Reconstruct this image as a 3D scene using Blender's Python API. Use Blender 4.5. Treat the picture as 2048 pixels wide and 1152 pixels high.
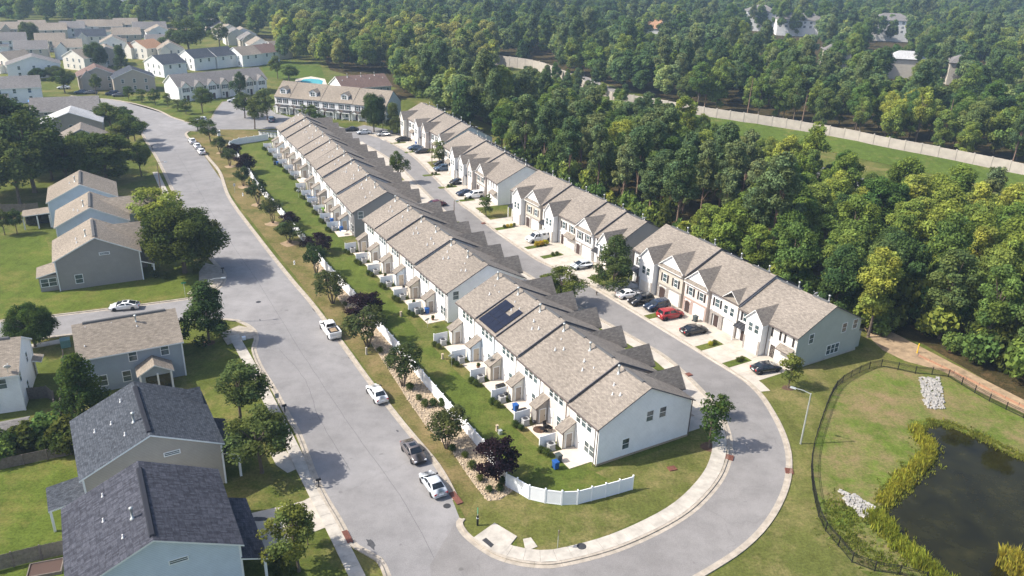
import bpy, math, random
import numpy as np
from mathutils import Matrix, Vector
R = random.Random(7)
rad = math.radians
sc = bpy.context.scene
col = sc.collection
for o in list(bpy.data.objects):
    bpy.data.objects.remove(o)

# ------------------------------------------------------------------ camera
FPX, CAMH, VX, VY, CX, CY = 1600., 57., 892.4, 4285.2, 1024., 576.
_d = np.array([VX - CX, VY - CY, FPX]); _d /= np.linalg.norm(_d); _up = -_d
_f = np.array([0, 0, 1.]); _f = _f - _up * (_f @ _up); _f /= np.linalg.norm(_f)
_r = np.cross(_f, -_up)
if _r[0] < 0: _r = -_r
CM = np.array([_r, _f, _up])
cam = bpy.data.cameras.new('camera'); camo = bpy.data.objects.new('camera', cam); col.objects.link(camo)
cam.sensor_width = 36; cam.lens = FPX / 2048 * 36; cam.clip_start = 1; cam.clip_end = 12000
mx = Matrix.Identity(4)
for i in range(3):
    mx[i][0] = CM[i][0]; mx[i][1] = -CM[i][1]; mx[i][2] = -CM[i][2]
mx[2][3] = CAMH
camo.matrix_world = mx
sc.camera = camo

def G(px, py, z=0.):
    """ground (or height z) point that the survey of the photograph gives"""
    r = CM @ np.array([px - CX, py - CY, FPX]); t = (z - CAMH) / r[2]
    return (r[0] * t, r[1] * t)

# ------------------------------------------------------------------ light
SUN_AZ, SUN_EL = 8., 45.
w = bpy.data.worlds.new('World'); sc.world = w; w.use_nodes = True
nt = w.node_tree; nt.nodes.clear()
sk = nt.nodes.new('ShaderNodeTexSky'); sk.sky_type = 'NISHITA'; sk.sun_disc = False
sk.sun_elevation = rad(SUN_EL); sk.sun_rotation = rad(90 - (SUN_AZ + 180)); sk.altitude = 100
sk.air_density = .85; sk.dust_density = 2.6; sk.ozone_density = 1.0
bg = nt.nodes.new('ShaderNodeBackground'); bg.inputs[1].default_value = 0.15
wo = nt.nodes.new('ShaderNodeOutputWorld')
nt.links.new(sk.outputs[0], bg.inputs[0]); nt.links.new(bg.outputs[0], wo.inputs[0])
sl = bpy.data.lights.new('sun', 'SUN'); sl.energy = 4.2; sl.angle = rad(0.6); sl.color = (1, 0.94, 0.85)
so = bpy.data.objects.new('sun', sl); col.objects.link(so)
_L = Vector((math.cos(rad(SUN_AZ)) * math.cos(rad(SUN_EL)), math.sin(rad(SUN_AZ)) * math.cos(rad(SUN_EL)), -math.sin(rad(SUN_EL))))
so.rotation_euler = _L.to_track_quat('-Z', 'Y').to_euler(); so.location = (-200, 0, 300)
vs = sc.view_settings
vs.view_transform = 'Standard'; vs.look = 'None'; vs.exposure = 0.70; vs.gamma = 1; vs.use_curve_mapping = False
sc.cycles.max_bounces = 6; sc.cycles.diffuse_bounces = 3; sc.cycles.transparent_max_bounces = 8
sc.cycles.volume_bounces = 0

# ------------------------------------------------------------------ materials
def nmat(name):
    m = bpy.data.materials.new(name); m.use_nodes = True
    nt = m.node_tree; b = nt.nodes['Principled BSDF']
    b.inputs['Specular IOR Level'].default_value = 0.25
    return m, nt, b
def node(nt, t, **k):
    n = nt.nodes.new(t)
    for a, v in k.items(): setattr(n, a, v)
    return n
def noise(nt, scale, detail=4, rough=.6, co=None, dim='3D'):
    n = node(nt, 'ShaderNodeTexNoise'); n.inputs['Scale'].default_value = scale; n.inputs['Detail'].default_value = detail
    n.inputs['Roughness'].default_value = rough
    if co is not None: nt.links.new(co, n.inputs['Vector'])
    return n.outputs[0]
def ramp(nt, f, stops):
    r = node(nt, 'ShaderNodeValToRGB'); e = r.color_ramp.elements
    while len(e) < len(stops): e.new(.5)
    for i, (p, c) in enumerate(stops):
        e[i].position = p; e[i].color = (c[0], c[1], c[2], 1) if not isinstance(c, float) else (c, c, c, 1)
    nt.links.new(f, r.inputs[0]); return r.outputs[0]
def mixc(nt, f, a, b, mode='MIX'):
    m = node(nt, 'ShaderNodeMix', data_type='RGBA', blend_type=mode)
    for s, v in ((m.inputs[0], f), (m.inputs[6], a), (m.inputs[7], b)):
        if isinstance(v, (int, float)): s.default_value = v
        elif isinstance(v, tuple): s.default_value = (*v, 1)
        else: nt.links.new(v, s)
    return m.outputs[2]
def coord(nt, which='Object'):
    return node(nt, 'ShaderNodeTexCoord').outputs[which]
def wpos(nt):
    return node(nt, 'ShaderNodeNewGeometry').outputs['Position']
def bump(nt, b, h, strength=.3, dist=.02):
    n = node(nt, 'ShaderNodeBump'); n.inputs['Strength'].default_value = strength; n.inputs['Distance'].default_value = dist
    nt.links.new(h, n.inputs['Height']); nt.links.new(n.outputs[0], b.inputs['Normal'])
def plain(name, c, rough=.7, var=.12, scale=3., metal=0., spec=.25):
    m, nt, b = nmat(name)
    f = noise(nt, scale, 5, .65, wpos(nt))
    lo = tuple(x * (1 - var) for x in c); hi = tuple(min(1, x * (1 + var)) for x in c)
    nt.links.new(ramp(nt, f, [(.3, lo), (.7, hi)]), b.inputs['Base Color'])
    b.inputs['Roughness'].default_value = rough; b.inputs['Metallic'].default_value = metal; b.inputs['Specular IOR Level'].default_value = spec
    return m
def siding(name, c):
    m, nt, b = nmat(name)
    p = wpos(nt); sx = node(nt, 'ShaderNodeSeparateXYZ'); nt.links.new(p, sx.inputs[0])
    mo = node(nt, 'ShaderNodeMath', operation='MODULO'); mo.inputs[1].default_value = .19; nt.links.new(sx.outputs[2], mo.inputs[0])
    dv = node(nt, 'ShaderNodeMath', operation='DIVIDE'); dv.inputs[1].default_value = .19; nt.links.new(mo.outputs[0], dv.inputs[0])
    f = noise(nt, .8, 5, .7, p)
    base = ramp(nt, f, [(.3, tuple(x * .93 for x in c)), (.7, tuple(min(1, x * 1.05) for x in c))])
    groove = ramp(nt, dv.outputs[0], [(0., (.68, .68, .68)), (.22, (1., 1., 1.))])
    nt.links.new(mixc(nt, 1., base, groove, 'MULTIPLY'), b.inputs['Base Color'])
    iv = node(nt, 'ShaderNodeMath', operation='SUBTRACT'); iv.inputs[0].default_value = 1; nt.links.new(dv.outputs[0], iv.inputs[1])
    bump(nt, b, iv.outputs[0], .6, .03)
    b.inputs['Roughness'].default_value = .6
    return m
def shingle(name, c1, c2, mort, bw=.42, rh=.17, streak=.35):
    m, nt, b = nmat(name)
    uv = node(nt, 'ShaderNodeUVMap').outputs[0]
    br = node(nt, 'ShaderNodeTexBrick'); br.offset = .5
    br.inputs['Scale'].default_value = 1; br.inputs['Brick Width'].default_value = bw; br.inputs['Row Height'].default_value = rh
    br.inputs['Mortar Size'].default_value = .012; br.inputs['Mortar Smooth'].default_value = .3; br.inputs['Bias'].default_value = 0
    br.inputs['Color1'].default_value = (*c1, 1); br.inputs['Color2'].default_value = (*c2, 1); br.inputs['Mortar'].default_value = (*mort, 1)
    nt.links.new(uv, br.inputs['Vector'])
    mp = node(nt, 'ShaderNodeMapping'); mp.inputs['Scale'].default_value = (1.1, 2.6, 1); nt.links.new(uv, mp.inputs[0])
    f = noise(nt, 1.3, 4, .75, mp.outputs[0])
    f2 = noise(nt, .12, 3, .5, wpos(nt))
    a = mixc(nt, 1., br.outputs[0], ramp(nt, f, [(.3, (1 - streak,) * 3), (.7, (1 + streak,) * 3)]), 'MULTIPLY')
    a = mixc(nt, 1., a, ramp(nt, f2, [(.3, (.88,) * 3), (.7, (1.1,) * 3)]), 'MULTIPLY')
    nt.links.new(a, b.inputs['Base Color'])
    bump(nt, b, br.outputs[1], -.5, .02)
    b.inputs['Roughness'].default_value = .9; b.inputs['Specular IOR Level'].default_value = .12
    return m
def masonry(name, c1, c2, mort, bw, rh):
    m, nt, b = nmat(name)
    p = wpos(nt); s = node(nt, 'ShaderNodeSeparateXYZ'); nt.links.new(p, s.inputs[0])
    ad = node(nt, 'ShaderNodeMath', operation='SUBTRACT'); nt.links.new(s.outputs[1], ad.inputs[0]); nt.links.new(s.outputs[0], ad.inputs[1])
    cb = node(nt, 'ShaderNodeCombineXYZ'); nt.links.new(ad.outputs[0], cb.inputs[0]); nt.links.new(s.outputs[2], cb.inputs[1])
    br = node(nt, 'ShaderNodeTexBrick'); br.inputs['Scale'].default_value = 1
    br.inputs['Brick Width'].default_value = bw; br.inputs['Row Height'].default_value = rh; br.inputs['Mortar Size'].default_value = .015
    br.inputs['Color1'].default_value = (*c1, 1); br.inputs['Color2'].default_value = (*c2, 1); br.inputs['Mortar'].default_value = (*mort, 1)
    nt.links.new(cb.outputs[0], br.inputs['Vector'])
    nt.links.new(br.outputs[0], b.inputs['Base Color']); b.inputs['Roughness'].default_value = .85
    return m
def asphalt(name, c, dark):
    m, nt, b = nmat(name)
    p = wpos(nt)
    f = noise(nt, .35, 6, .7, p); g = noise(nt, 9, 4, .8, p); h = noise(nt, .05, 3, .5, p)
    a = ramp(nt, f, [(.3, tuple(x * .80 for x in c)), (.55, c), (.75, tuple(x * 1.12 for x in c))])
    a = mixc(nt, 1., a, ramp(nt, g, [(.3, (.76,) * 3), (.7, (1.2,) * 3)]), 'MULTIPLY')
    a = mixc(nt, 1., a, ramp(nt, h, [(.35, (.86,) * 3), (.65, (1.07,) * 3)]), 'MULTIPLY')
    vo = node(nt, 'ShaderNodeTexVoronoi', feature='DISTANCE_TO_EDGE'); vo.inputs['Scale'].default_value = .035
    wv = node(nt, 'ShaderNodeVectorMath', operation='ADD')
    nz = node(nt, 'ShaderNodeTexNoise'); nz.inputs['Scale'].default_value = .5; nt.links.new(p, nz.inputs[0])
    sc_ = node(nt, 'ShaderNodeVectorMath', operation='SCALE'); sc_.inputs['Scale'].default_value = 2.5; nt.links.new(nz.outputs[1], sc_.inputs[0])
    nt.links.new(p, wv.inputs[0]); nt.links.new(sc_.outputs[0], wv.inputs[1]); nt.links.new(wv.outputs[0], vo.inputs['Vector'])
    cr = ramp(nt, vo.outputs['Distance'], [(0.0, (.6,) * 3), (.003, (1.,) * 3)])
    a = mixc(nt, dark, a, cr, 'MULTIPLY')
    sp = noise(nt, .9, 2, .4, p)
    a = mixc(nt, 1., a, ramp(nt, sp, [(.22, (.72,) * 3), (.27, (1.,) * 3)]), 'MULTIPLY')
    nt.links.new(a, b.inputs['Base Color']); b.inputs['Roughness'].default_value = .9; b.inputs['Specular IOR Level'].default_value = .2
    bump(nt, b, g, .25, .01)
    return m
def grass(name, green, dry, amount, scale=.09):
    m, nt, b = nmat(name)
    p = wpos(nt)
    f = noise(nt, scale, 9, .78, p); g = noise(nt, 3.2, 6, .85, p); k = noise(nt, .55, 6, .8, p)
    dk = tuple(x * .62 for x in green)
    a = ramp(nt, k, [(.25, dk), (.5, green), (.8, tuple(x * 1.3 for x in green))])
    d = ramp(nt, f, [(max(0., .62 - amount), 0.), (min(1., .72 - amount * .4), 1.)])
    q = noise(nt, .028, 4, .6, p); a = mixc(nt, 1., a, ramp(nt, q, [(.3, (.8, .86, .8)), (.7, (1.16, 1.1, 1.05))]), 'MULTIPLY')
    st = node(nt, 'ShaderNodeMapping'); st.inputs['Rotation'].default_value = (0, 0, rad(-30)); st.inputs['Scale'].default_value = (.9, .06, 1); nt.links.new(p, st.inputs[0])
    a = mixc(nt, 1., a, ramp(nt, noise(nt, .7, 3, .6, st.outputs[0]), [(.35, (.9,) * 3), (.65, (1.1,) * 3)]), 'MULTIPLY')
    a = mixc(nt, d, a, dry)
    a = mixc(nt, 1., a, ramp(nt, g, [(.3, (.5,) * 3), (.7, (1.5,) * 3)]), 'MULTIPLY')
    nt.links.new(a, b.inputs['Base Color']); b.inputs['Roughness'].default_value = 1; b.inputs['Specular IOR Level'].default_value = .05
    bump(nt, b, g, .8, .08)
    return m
def leafmat(name, c, var=.3, trans=.42, warm=.0):
    m, nt, b = nmat(name)
    at = node(nt, 'ShaderNodeAttribute', attribute_name='tint')
    oi = node(nt, 'ShaderNodeObjectInfo')
    hs = node(nt, 'ShaderNodeHueSaturation')
    hs.inputs['Color'].default_value = (*c, 1)
    mh = node(nt, 'ShaderNodeMapRange'); mh.inputs[3].default_value = .5 - .035 * (1 + warm); mh.inputs[4].default_value = .5 + .025
    nt.links.new(oi.outputs['Random'], mh.inputs[0]); nt.links.new(mh.outputs[0], hs.inputs['Hue'])
    mv = node(nt, 'ShaderNodeMapRange'); mv.inputs[3].default_value = 1 + var; mv.inputs[4].default_value = 1 - var
    nt.links.new(oi.outputs['Random'], mv.inputs[0]); nt.links.new(mv.outputs[0], hs.inputs['Value'])
    a = mixc(nt, 1., hs.outputs[0], at.outputs[0], 'MULTIPLY')
    di = node(nt, 'ShaderNodeBsdfDiffuse'); tr = node(nt, 'ShaderNodeBsdfTranslucent'); mi = node(nt, 'ShaderNodeMixShader')
    mi.inputs[0].default_value = trans
    nt.links.new(a, di.inputs[0]); nt.links.new(a, tr.inputs[0]); nt.links.new(di.outputs[0], mi.inputs[1]); nt.links.new(tr.outputs[0], mi.inputs[2])
    nt.links.new(mi.outputs[0], nt.nodes['Material Output'].inputs[0])
    nt.nodes.remove(b)
    return m
def glass(name, c=(.03, .045, .05), rough=.06):
    m, nt, b = nmat(name)
    f = noise(nt, .9, 3, .6, wpos(nt))
    nt.links.new(ramp(nt, f, [(.35, tuple(x * .5 for x in c)), (.7, tuple(x * 1.8 for x in c))]), b.inputs['Base Color'])
    b.inputs['Roughness'].default_value = rough; b.inputs['Specular IOR Level'].default_value = .7
    return m
def paint(name, c, metal=0., rough=.25):
    m, nt, b = nmat(name)
    f = noise(nt, 2.0, 3, .5, wpos(nt))
    nt.links.new(ramp(nt, f, [(.3, tuple(x * .92 for x in c)), (.7, tuple(min(1, x * 1.05) for x in c))]), b.inputs['Base Color'])
    b.inputs['Roughness'].default_value = rough; b.inputs['Metallic'].default_value = metal; b.inputs['Specular IOR Level'].default_value = .5
    b.inputs['Coat Weight'].default_value = .6; b.inputs['Coat Roughness'].default_value = .08
    return m

M = dict(
    road=asphalt('road_asphalt', (.262, .252, .246), .3), street=asphalt('street_asphalt', (.238, .226, .216), .25),
    kerb=plain('kerb_concrete', (.37, .325, .265), .9, .25, 1.2), slab=plain('slab_concrete', (.43, .395, .34), .9, .22, .8),
    drive=plain('drive_concrete', (.46, .415, .35), .9, .2, .5), patio=plain('patio_concrete', (.56, .49, .41), .9, .1, 1.5),
    ground=grass('ground_grass', (.092, .112, .026), (.20, .165, .065), .14), lawn=grass('lawn_grass', (.088, .116, .024), (.165, .15, .05), .13, .12),
    verge=grass('verge_grass', (.108, .108, .034), (.225, .165, .08), .21, .16), bank=grass('bank_grass', (.10, .14, .026), (.23, .165, .09), .19, .13),
    yard=grass('yard_grass', (.088, .118, .022), (.165, .15, .045), .13, .12), berm=grass('berm_grass', (.078, .114, .022), (.2, .17, .06), .08), front=grass('front_lawn_grass', (.105, .115, .032), (.21, .175, .075), .15, .13),
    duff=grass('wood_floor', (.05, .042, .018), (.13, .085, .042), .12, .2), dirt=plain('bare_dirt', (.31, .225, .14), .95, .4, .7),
    mulch=plain('mulch', (.10, .06, .04), .95, .35, 2.5), gravel=plain('pale_gravel', (.34, .27, .19), .95, .3, 6.),
    stone=plain('bed_stone', (.47, .38, .27), .9, .3, 2.), rock=plain('grey_rock', (.34, .325, .30), .85, .25, 1.6),
    trunk=plain('bark', (.13, .10, .075), .95, .3, 3.), ptrunk=plain('pine_bark', (.20, .135, .095), .95, .3, 2.),
    white=siding('white_siding', (.81, .805, .785)), cream=siding('cream_siding', (.69, .655, .58)), pink=siding('blush_siding', (.62, .55, .49)),
    beige=siding('beige_siding', (.50, .455, .38)), tan=siding('tan_siding', (.40, .355, .295)), sage=siding('sage_siding', (.43, .455, .40)),
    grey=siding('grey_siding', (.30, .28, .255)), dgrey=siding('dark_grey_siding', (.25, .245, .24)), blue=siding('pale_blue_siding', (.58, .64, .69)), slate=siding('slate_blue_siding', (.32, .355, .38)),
    roof=shingle('taupe_shingles', (.272, .238, .199), (.198, .172, .145), (.128, .112, .095), .42, .17, .32),
    rooft=shingle('tan_shingles', (.292, .25, .20), (.222, .19, .15), (.145, .12, .10), .42, .17, .3),
    roofd=shingle('slate_shingles', (.078, .087, .102), (.042, .048, .058), (.022, .025, .03), .30, .24, .4),
    roofn=shingle('navy_shingles', (.074, .077, .094), (.038, .040, .051), (.026, .028, .036), .20, .62, .45),
    roofb=shingle('brown_shingles', (.20, .135, .11), (.15, .105, .09), (.09, .06, .05)), roofo=shingle('russet_shingles', (.42, .24, .14), (.33, .2, .12), (.2, .12, .08)),
    roofw=shingle('pale_shingles', (.46, .46, .45), (.40, .40, .40), (.3, .3, .3)), roofg=shingle('grey_shingles', (.215, .2, .19), (.16, .15, .14), (.1, .1, .1)),
    trim=plain('white_trim', (.78, .78, .76), .5, .05, 1.), dtrim=plain('dark_flashing', (.085, .085, .095), .5, .2, 2.), gut=plain('brown_gutter', (.13, .105, .09), .5, .1, 2.),
    door=plain('tan_door', (.47, .40, .31), .6, .08), ddoor=plain('taupe_door', (.30, .26, .22), .6, .08), wdoor=plain('garage_white', (.74, .69, .61), .6, .04), bdoor=plain('dark_door', (.06, .04, .035), .5, .2),
    shut=plain('dark_shutter', (.035, .03, .028), .6, .15), metal=plain('standing_seam', (.09, .092, .10), .35, .15, 2., .6), brick=masonry('red_brick', (.36, .22, .17), (.30, .19, .15), (.42, .37, .33), .24, .08),
    masonry=masonry('ledge_stone', (.34, .31, .28), (.22, .20, .185), (.30, .27, .24), .4, .16),
    glass=glass('window_glass', (.06, .085, .09)), cglass=glass('car_glass', (.012, .016, .02), .03), vinyl=plain('white_vinyl', (.80, .81, .82), .45, .03, 1.),
    wood=plain('weathered_fence', (.16, .135, .115), .9, .3, 3.), concrete=plain('panel_concrete', (.40, .36, .31), .9, .14, .5), black=plain('black_metal', (.018, .018, .02), .4, .2),
    galv=plain('galvanised', (.50, .52, .50), .4, .1, 2., .5), rubber=plain('tyre_rubber', (.02, .02, .021), .8, .2), rim=plain('alloy_rim', (.42, .42, .43), .3, .1, 2., .7),
    red=plain('red_lens', (.42, .02, .02), .25, .1), lamp=plain('clear_lens', (.75, .76, .78), .15, .03), rust=plain('rust_iron', (.17, .07, .05), .8, .3, 4.), iron=plain('cast_iron', (.045, .045, .048), .6, .2, 4.),
    binblue=plain('blue_bin_plastic', (.02, .09, .30), .5, .1), binlime=plain('lime_bin_plastic', (.28, .55, .06), .5, .1), bingrey=plain('grey_bin_plastic', (.06, .075, .075), .5, .1),
    ac=plain('ac_grey', (.40, .40, .39), .5, .1), solar=plain('solar_cell', (.008, .010, .022), .25, .2, 2., 0., .4), dish=plain('dish_grey', (.55, .55, .54), .5, .06), sign=plain('sign_green', (.03, .25, .12), .4, .1), yellow=plain('safety_yellow', (.75, .48, .03), .5, .08),
    blue_tarp=plain('blue_tarp', (.10, .28, .62), .6, .1), orange=plain('silt_orange', (.34, .19, .12), .8, .2), box=plain('cabinet_green', (.13, .24, .22), .5, .1), tarp=plain('grey_tarp', (.36, .37, .38), .8, .15, 1.2),
    lbroad=leafmat('broad_leaf', (.150, .225, .056)), ldark=leafmat('dark_leaf', (.104, .160, .052)), lbright=leafmat('bright_leaf', (.22, .285, .058)), lpine=leafmat('pine_needle', (.134, .184, .074), .2, .3),
    lplum=leafmat('plum_leaf', (.024, .014, .019), .1, .2), lmyrtle=leafmat('myrtle_leaf', (.066, .094, .034), .15), lshrub=leafmat('box_leaf', (.082, .108, .026), .15), lyellow=leafmat('yellow_leaf', (.50, .40, .04), .1), lreed=leafmat('reed_leaf', (.30, .32, .052), .15),
    far=leafmat('far_leaf', (.150, .218, .080), .4), lpale=leafmat('pale_leaf', (.225, .262, .082), .3), weed=plain('floating_weed', (.022, .02, .008), .8, .4), mat_dark=plain('oil_stain', (.07, .07, .073), .8, .3, 2.), lweed=leafmat('weed_leaf', (.19, .225, .05), .15), lstreet=leafmat('street_leaf', (.098, .140, .034)), loak=leafmat('oak_leaf', (.084, .124, .038)))
m, nt_, b_ = nmat('pond_water')
p_ = wpos(nt_); f_ = noise(nt_, .25, 5, .7, p_)
nt_.links.new(ramp(nt_, f_, [(.35, (.010, .0095, .003)), (.58, (.021, .020, .006)), (.75, (.036, .032, .010))]), b_.inputs['Base Color'])
b_.inputs['Roughness'].default_value = .05; b_.inputs['Specular IOR Level'].default_value = .2
bump(nt_, b_, noise(nt_, 3., 3, .5, p_), .06, .02); M['water'] = m
m, nt_, b_ = nmat('pool_water'); b_.inputs['Base Color'].default_value = (.10, .46, .56, 1); b_.inputs['Roughness'].default_value = .1
nt_.links.new(ramp(nt_, noise(nt_, .6, 4, .6, wpos(nt_)), [(.3, (.08, .42, .52)), (.7, (.14, .52, .6))]), b_.inputs['Base Color']); M['pool'] = m

# ------------------------------------------------------------------ mesh helpers
class MB:
    def __init__(s): s.v = []; s.f = []; s.m = []; s.uv = []
    def add(s, pts, faces, mi=0, uvs=None):
        b = len(s.v); s.v += [tuple(p) for p in pts]
        for i, f in enumerate(faces):
            s.f.append(tuple(b + k for k in f)); s.m.append(mi); s.uv.append(uvs[i] if uvs else None)
        return s
    def quad(s, a, b, c, d, mi=0, uv=None): return s.add([a, b, c, d], [(0, 1, 2, 3)], mi, [uv] if uv else None)
    def poly(s, pts, mi=0): return s.add(pts, [tuple(range(len(pts)))], mi)
    def box(s, x0, x1, y0, y1, z0, z1, mi=0, top=None):
        t = top or 0
        p = [(x0, y0, z0), (x1, y0, z0), (x1, y1, z0), (x0, y1, z0), (x0 + t, y0 + t, z1), (x1 - t, y0 + t, z1), (x1 - t, y1 - t, z1), (x0 + t, y1 - t, z1)]
        return s.add(p, [(3, 2, 1, 0), (4, 5, 6, 7), (0, 1, 5, 4), (1, 2, 6, 5), (2, 3, 7, 6), (3, 0, 4, 7)], mi)
    def bar(s, a, b, wd, h, mi=0):
        """box beam from a to b (points at its centre line), wd across, h high"""
        a, b = Vector(a), Vector(b); d = (b - a).normalized(); n = Vector((-d.y, d.x, 0))
        n = n.normalized() if n.length > 1e-6 else Vector((1, 0, 0))
        u = d.cross(n); u = u * (h / 2); n = n * (wd / 2)
        p = [a - n - u, a + n - u, a + n + u, a - n + u, b - n - u, b + n - u, b + n + u, b - n + u]
        return s.add(p, [(0, 1, 2, 3), (7, 6, 5, 4), (0, 4, 5, 1), (1, 5, 6, 2), (2, 6, 7, 3), (3, 7, 4, 0)], mi)
    def prism(s, poly, z0, z1, mi=0, cap=True):
        n = len(poly); p = [(x, y, z0) for x, y in poly] + [(x, y, z1) for x, y in poly]
        f = [(i, (i + 1) % n, n + (i + 1) % n, n + i) for i in range(n)]
        if cap: f += [tuple(range(n, 2 * n)), tuple(range(n - 1, -1, -1))]
        return s.add(p, f, mi)
    def tube(s, pts, rs, n=8, mi=0, cap=True):
        pts = [Vector(p) for p in pts]; k = len(pts)
        if not isinstance(rs, (list, tuple)): rs = [rs] * k
        V = []
        for i, p in enumerate(pts):
            d = (pts[min(i + 1, k - 1)] - pts[max(i - 1, 0)]).normalized()
            a = d.orthogonal().normalized() if abs(d.z) < .99 else Vector((1, 0, 0)); a = (a - d * a.dot(d)).normalized(); b = d.cross(a)
            V += [p + (a * math.cos(t) + b * math.sin(t)) * rs[i] for t in [2 * math.pi * j / n for j in range(n)]]
        f = [(i * n + j, i * n + (j + 1) % n, (i + 1) * n + (j + 1) % n, (i + 1) * n + j) for i in range(k - 1) for j in range(n)]
        if cap: f += [tuple(range(n - 1, -1, -1)), tuple(range((k - 1) * n, k * n))]
        return s.add(V, f, mi)
    def lathe(s, prof, n=12, at=(0, 0, 0), mi=0):
        V = [(at[0] + r * math.cos(2 * math.pi * j / n), at[1] + r * math.sin(2 * math.pi * j / n), at[2] + z) for r, z in prof for j in range(n)]
        k = len(prof)
        f = [(i * n + j, i * n + (j + 1) % n, (i + 1) * n + (j + 1) % n, (i + 1) * n + j) for i in range(k - 1) for j in range(n)]
        f += [tuple(range(n - 1, -1, -1)), tuple(range((k - 1) * n, k * n))]
        return s.add(V, f, mi)
    def rock(s, c, r, rr, mi=0):
        ph = [rr.uniform(.7, 1.2) for _ in range(8)]
        v = []
        for lv, (k, z) in enumerate(((.7, 0), (1, .45), (.6, .95))):
            for j in range(4):
                a = j * math.pi / 2 + lv * .5 + ph[0]
                v.append((c[0] + r * k * ph[j + lv] * math.cos(a), c[1] + r * k * ph[j + lv] * math.sin(a), c[2] + r * z * ph[lv + 3]))
        f = [(i * 4 + j, i * 4 + (j + 1) % 4, i * 4 + 4 + (j + 1) % 4, i * 4 + 4 + j) for i in range(2) for j in range(4)] + [(8, 9, 10, 11)]
        return s.add(v, f, mi)
    def mesh(s, name, mats, smooth=False):
        me = bpy.data.meshes.new(name); me.from_pydata(s.v, [], s.f)
        mats = mats if isinstance(mats, (list, tuple)) else [mats]
        for mm in mats: me.materials.append(M[mm] if isinstance(mm, str) else mm)
        if len(mats) > 1: me.polygons.foreach_set('material_index', s.m)
        if any(u for u in s.uv):
            L = me.uv_layers.new(name='UVMap').data
            for pl, u in zip(me.polygons, s.uv):
                if u:
                    for k, li in enumerate(pl.loop_indices): L[li].uv = u[k]
        if smooth: me.polygons.foreach_set('use_smooth', [True] * len(me.polygons))
        me.update(); return me
    def build(s, name, mats, parent=None, smooth=False, **k):
        return link(name, s.mesh(name, mats, smooth), parent, **k)
def link(name, data, parent=None, loc=None, rz=None, scale=None):
    o = bpy.data.objects.new(name, data); col.objects.link(o)
    if parent is not None: o.parent = parent
    if loc is not None: o.location = loc
    if rz is not None: o.rotation_euler = (0, 0, rz)
    if scale is not None: o.scale = scale if isinstance(scale, (tuple, list)) else (scale,) * 3
    return o
def tag(o, label=None, cat=None, group=None, kind=None):
    if label: o['label'] = label
    if cat: o['category'] = cat
    if group: o['group'] = group
    if kind: o['kind'] = kind
    return o
def thing(name, label, cat, loc=(0, 0, 0), rz=0., group=None, scale=None):
    if len(loc) == 2: loc = (loc[0], loc[1], 0)
    return tag(link(name, None, None, loc, rz, scale), label, cat, group)
def struct(name, mb, mats, kind='structure', **k): return tag(mb.build(name, mats, **k), kind=kind)
def children(o): return KIDS.get(o.name, [])
KIDS = {}
def dup(src, loc, rz=0., label=None, group=None, scale=None):
    """copy of a thing with copies of its parts and sub-parts (mesh data shared)"""
    def rec(o, par):
        c = o.copy(); col.objects.link(c)
        if par is not None: c.parent = par
        for ch in o.children: rec(ch, c)
        return c
    c = rec(src, None); c.location = (loc[0], loc[1], loc[2] if len(loc) > 2 else 0); c.rotation_euler = (0, 0, rz)
    if scale is not None: c.scale = scale if isinstance(scale, (tuple, list)) else (scale,) * 3
    if label: c['label'] = label
    if group: c['group'] = group
    return c
def sheet(name, pix, z, mat, kind='structure', world=False):
    pts = pix if world else [G(*p) for p in pix]
    return struct(name, MB().add([(x, y, z) for x, y in pts], [tuple(range(len(pts)))]), mat, kind)
def smooth_line(pts, step=2.):
    """Catmull-Rom through pts, resampled"""
    P = [np.array(p, float) for p in pts]; P = [2 * P[0] - P[1]] + P + [2 * P[-1] - P[-2]]; out = []
    for i in range(1, len(P) - 2):
        n = max(2, int(np.linalg.norm(P[i + 1] - P[i]) / step))
        for t in np.arange(n) / n:
            a, b, c, d = P[i - 1:i + 3]
            out.append(.5 * (2 * b + (c - a) * t + (2 * a - 5 * b + 4 * c - d) * t * t + (3 * b - a - 3 * c + d) * t ** 3))
    out.append(P[-2]); return [tuple(p) for p in out]
def offset(line, d):
    """line moved d to its left"""
    L = [np.array(p) for p in line]; o = []
    for i, p in enumerate(L):
        t = L[min(i + 1, len(L) - 1)] - L[max(i - 1, 0)]; t = t / (np.linalg.norm(t) + 1e-9)
        o.append((p[0] - t[1] * d, p[1] + t[0] * d))
    return o
def resample(line, step):
    L = [np.array(p, float) for p in line]; out = [tuple(L[0])]; acc = 0
    for a, b in zip(L, L[1:]):
        seg = np.linalg.norm(b - a)
        while acc + seg >= step:
            a = a + (b - a) * ((step - acc) / seg); out.append(tuple(a)); seg = np.linalg.norm(b - a); acc = 0
        acc += seg
    return out
def strip(mb, A, B, z0, z1, mi=0):
    for i in range(len(A) - 1):
        mb.prism([A[i], A[i + 1], B[i + 1], B[i]], z0, z1, mi)
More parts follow.
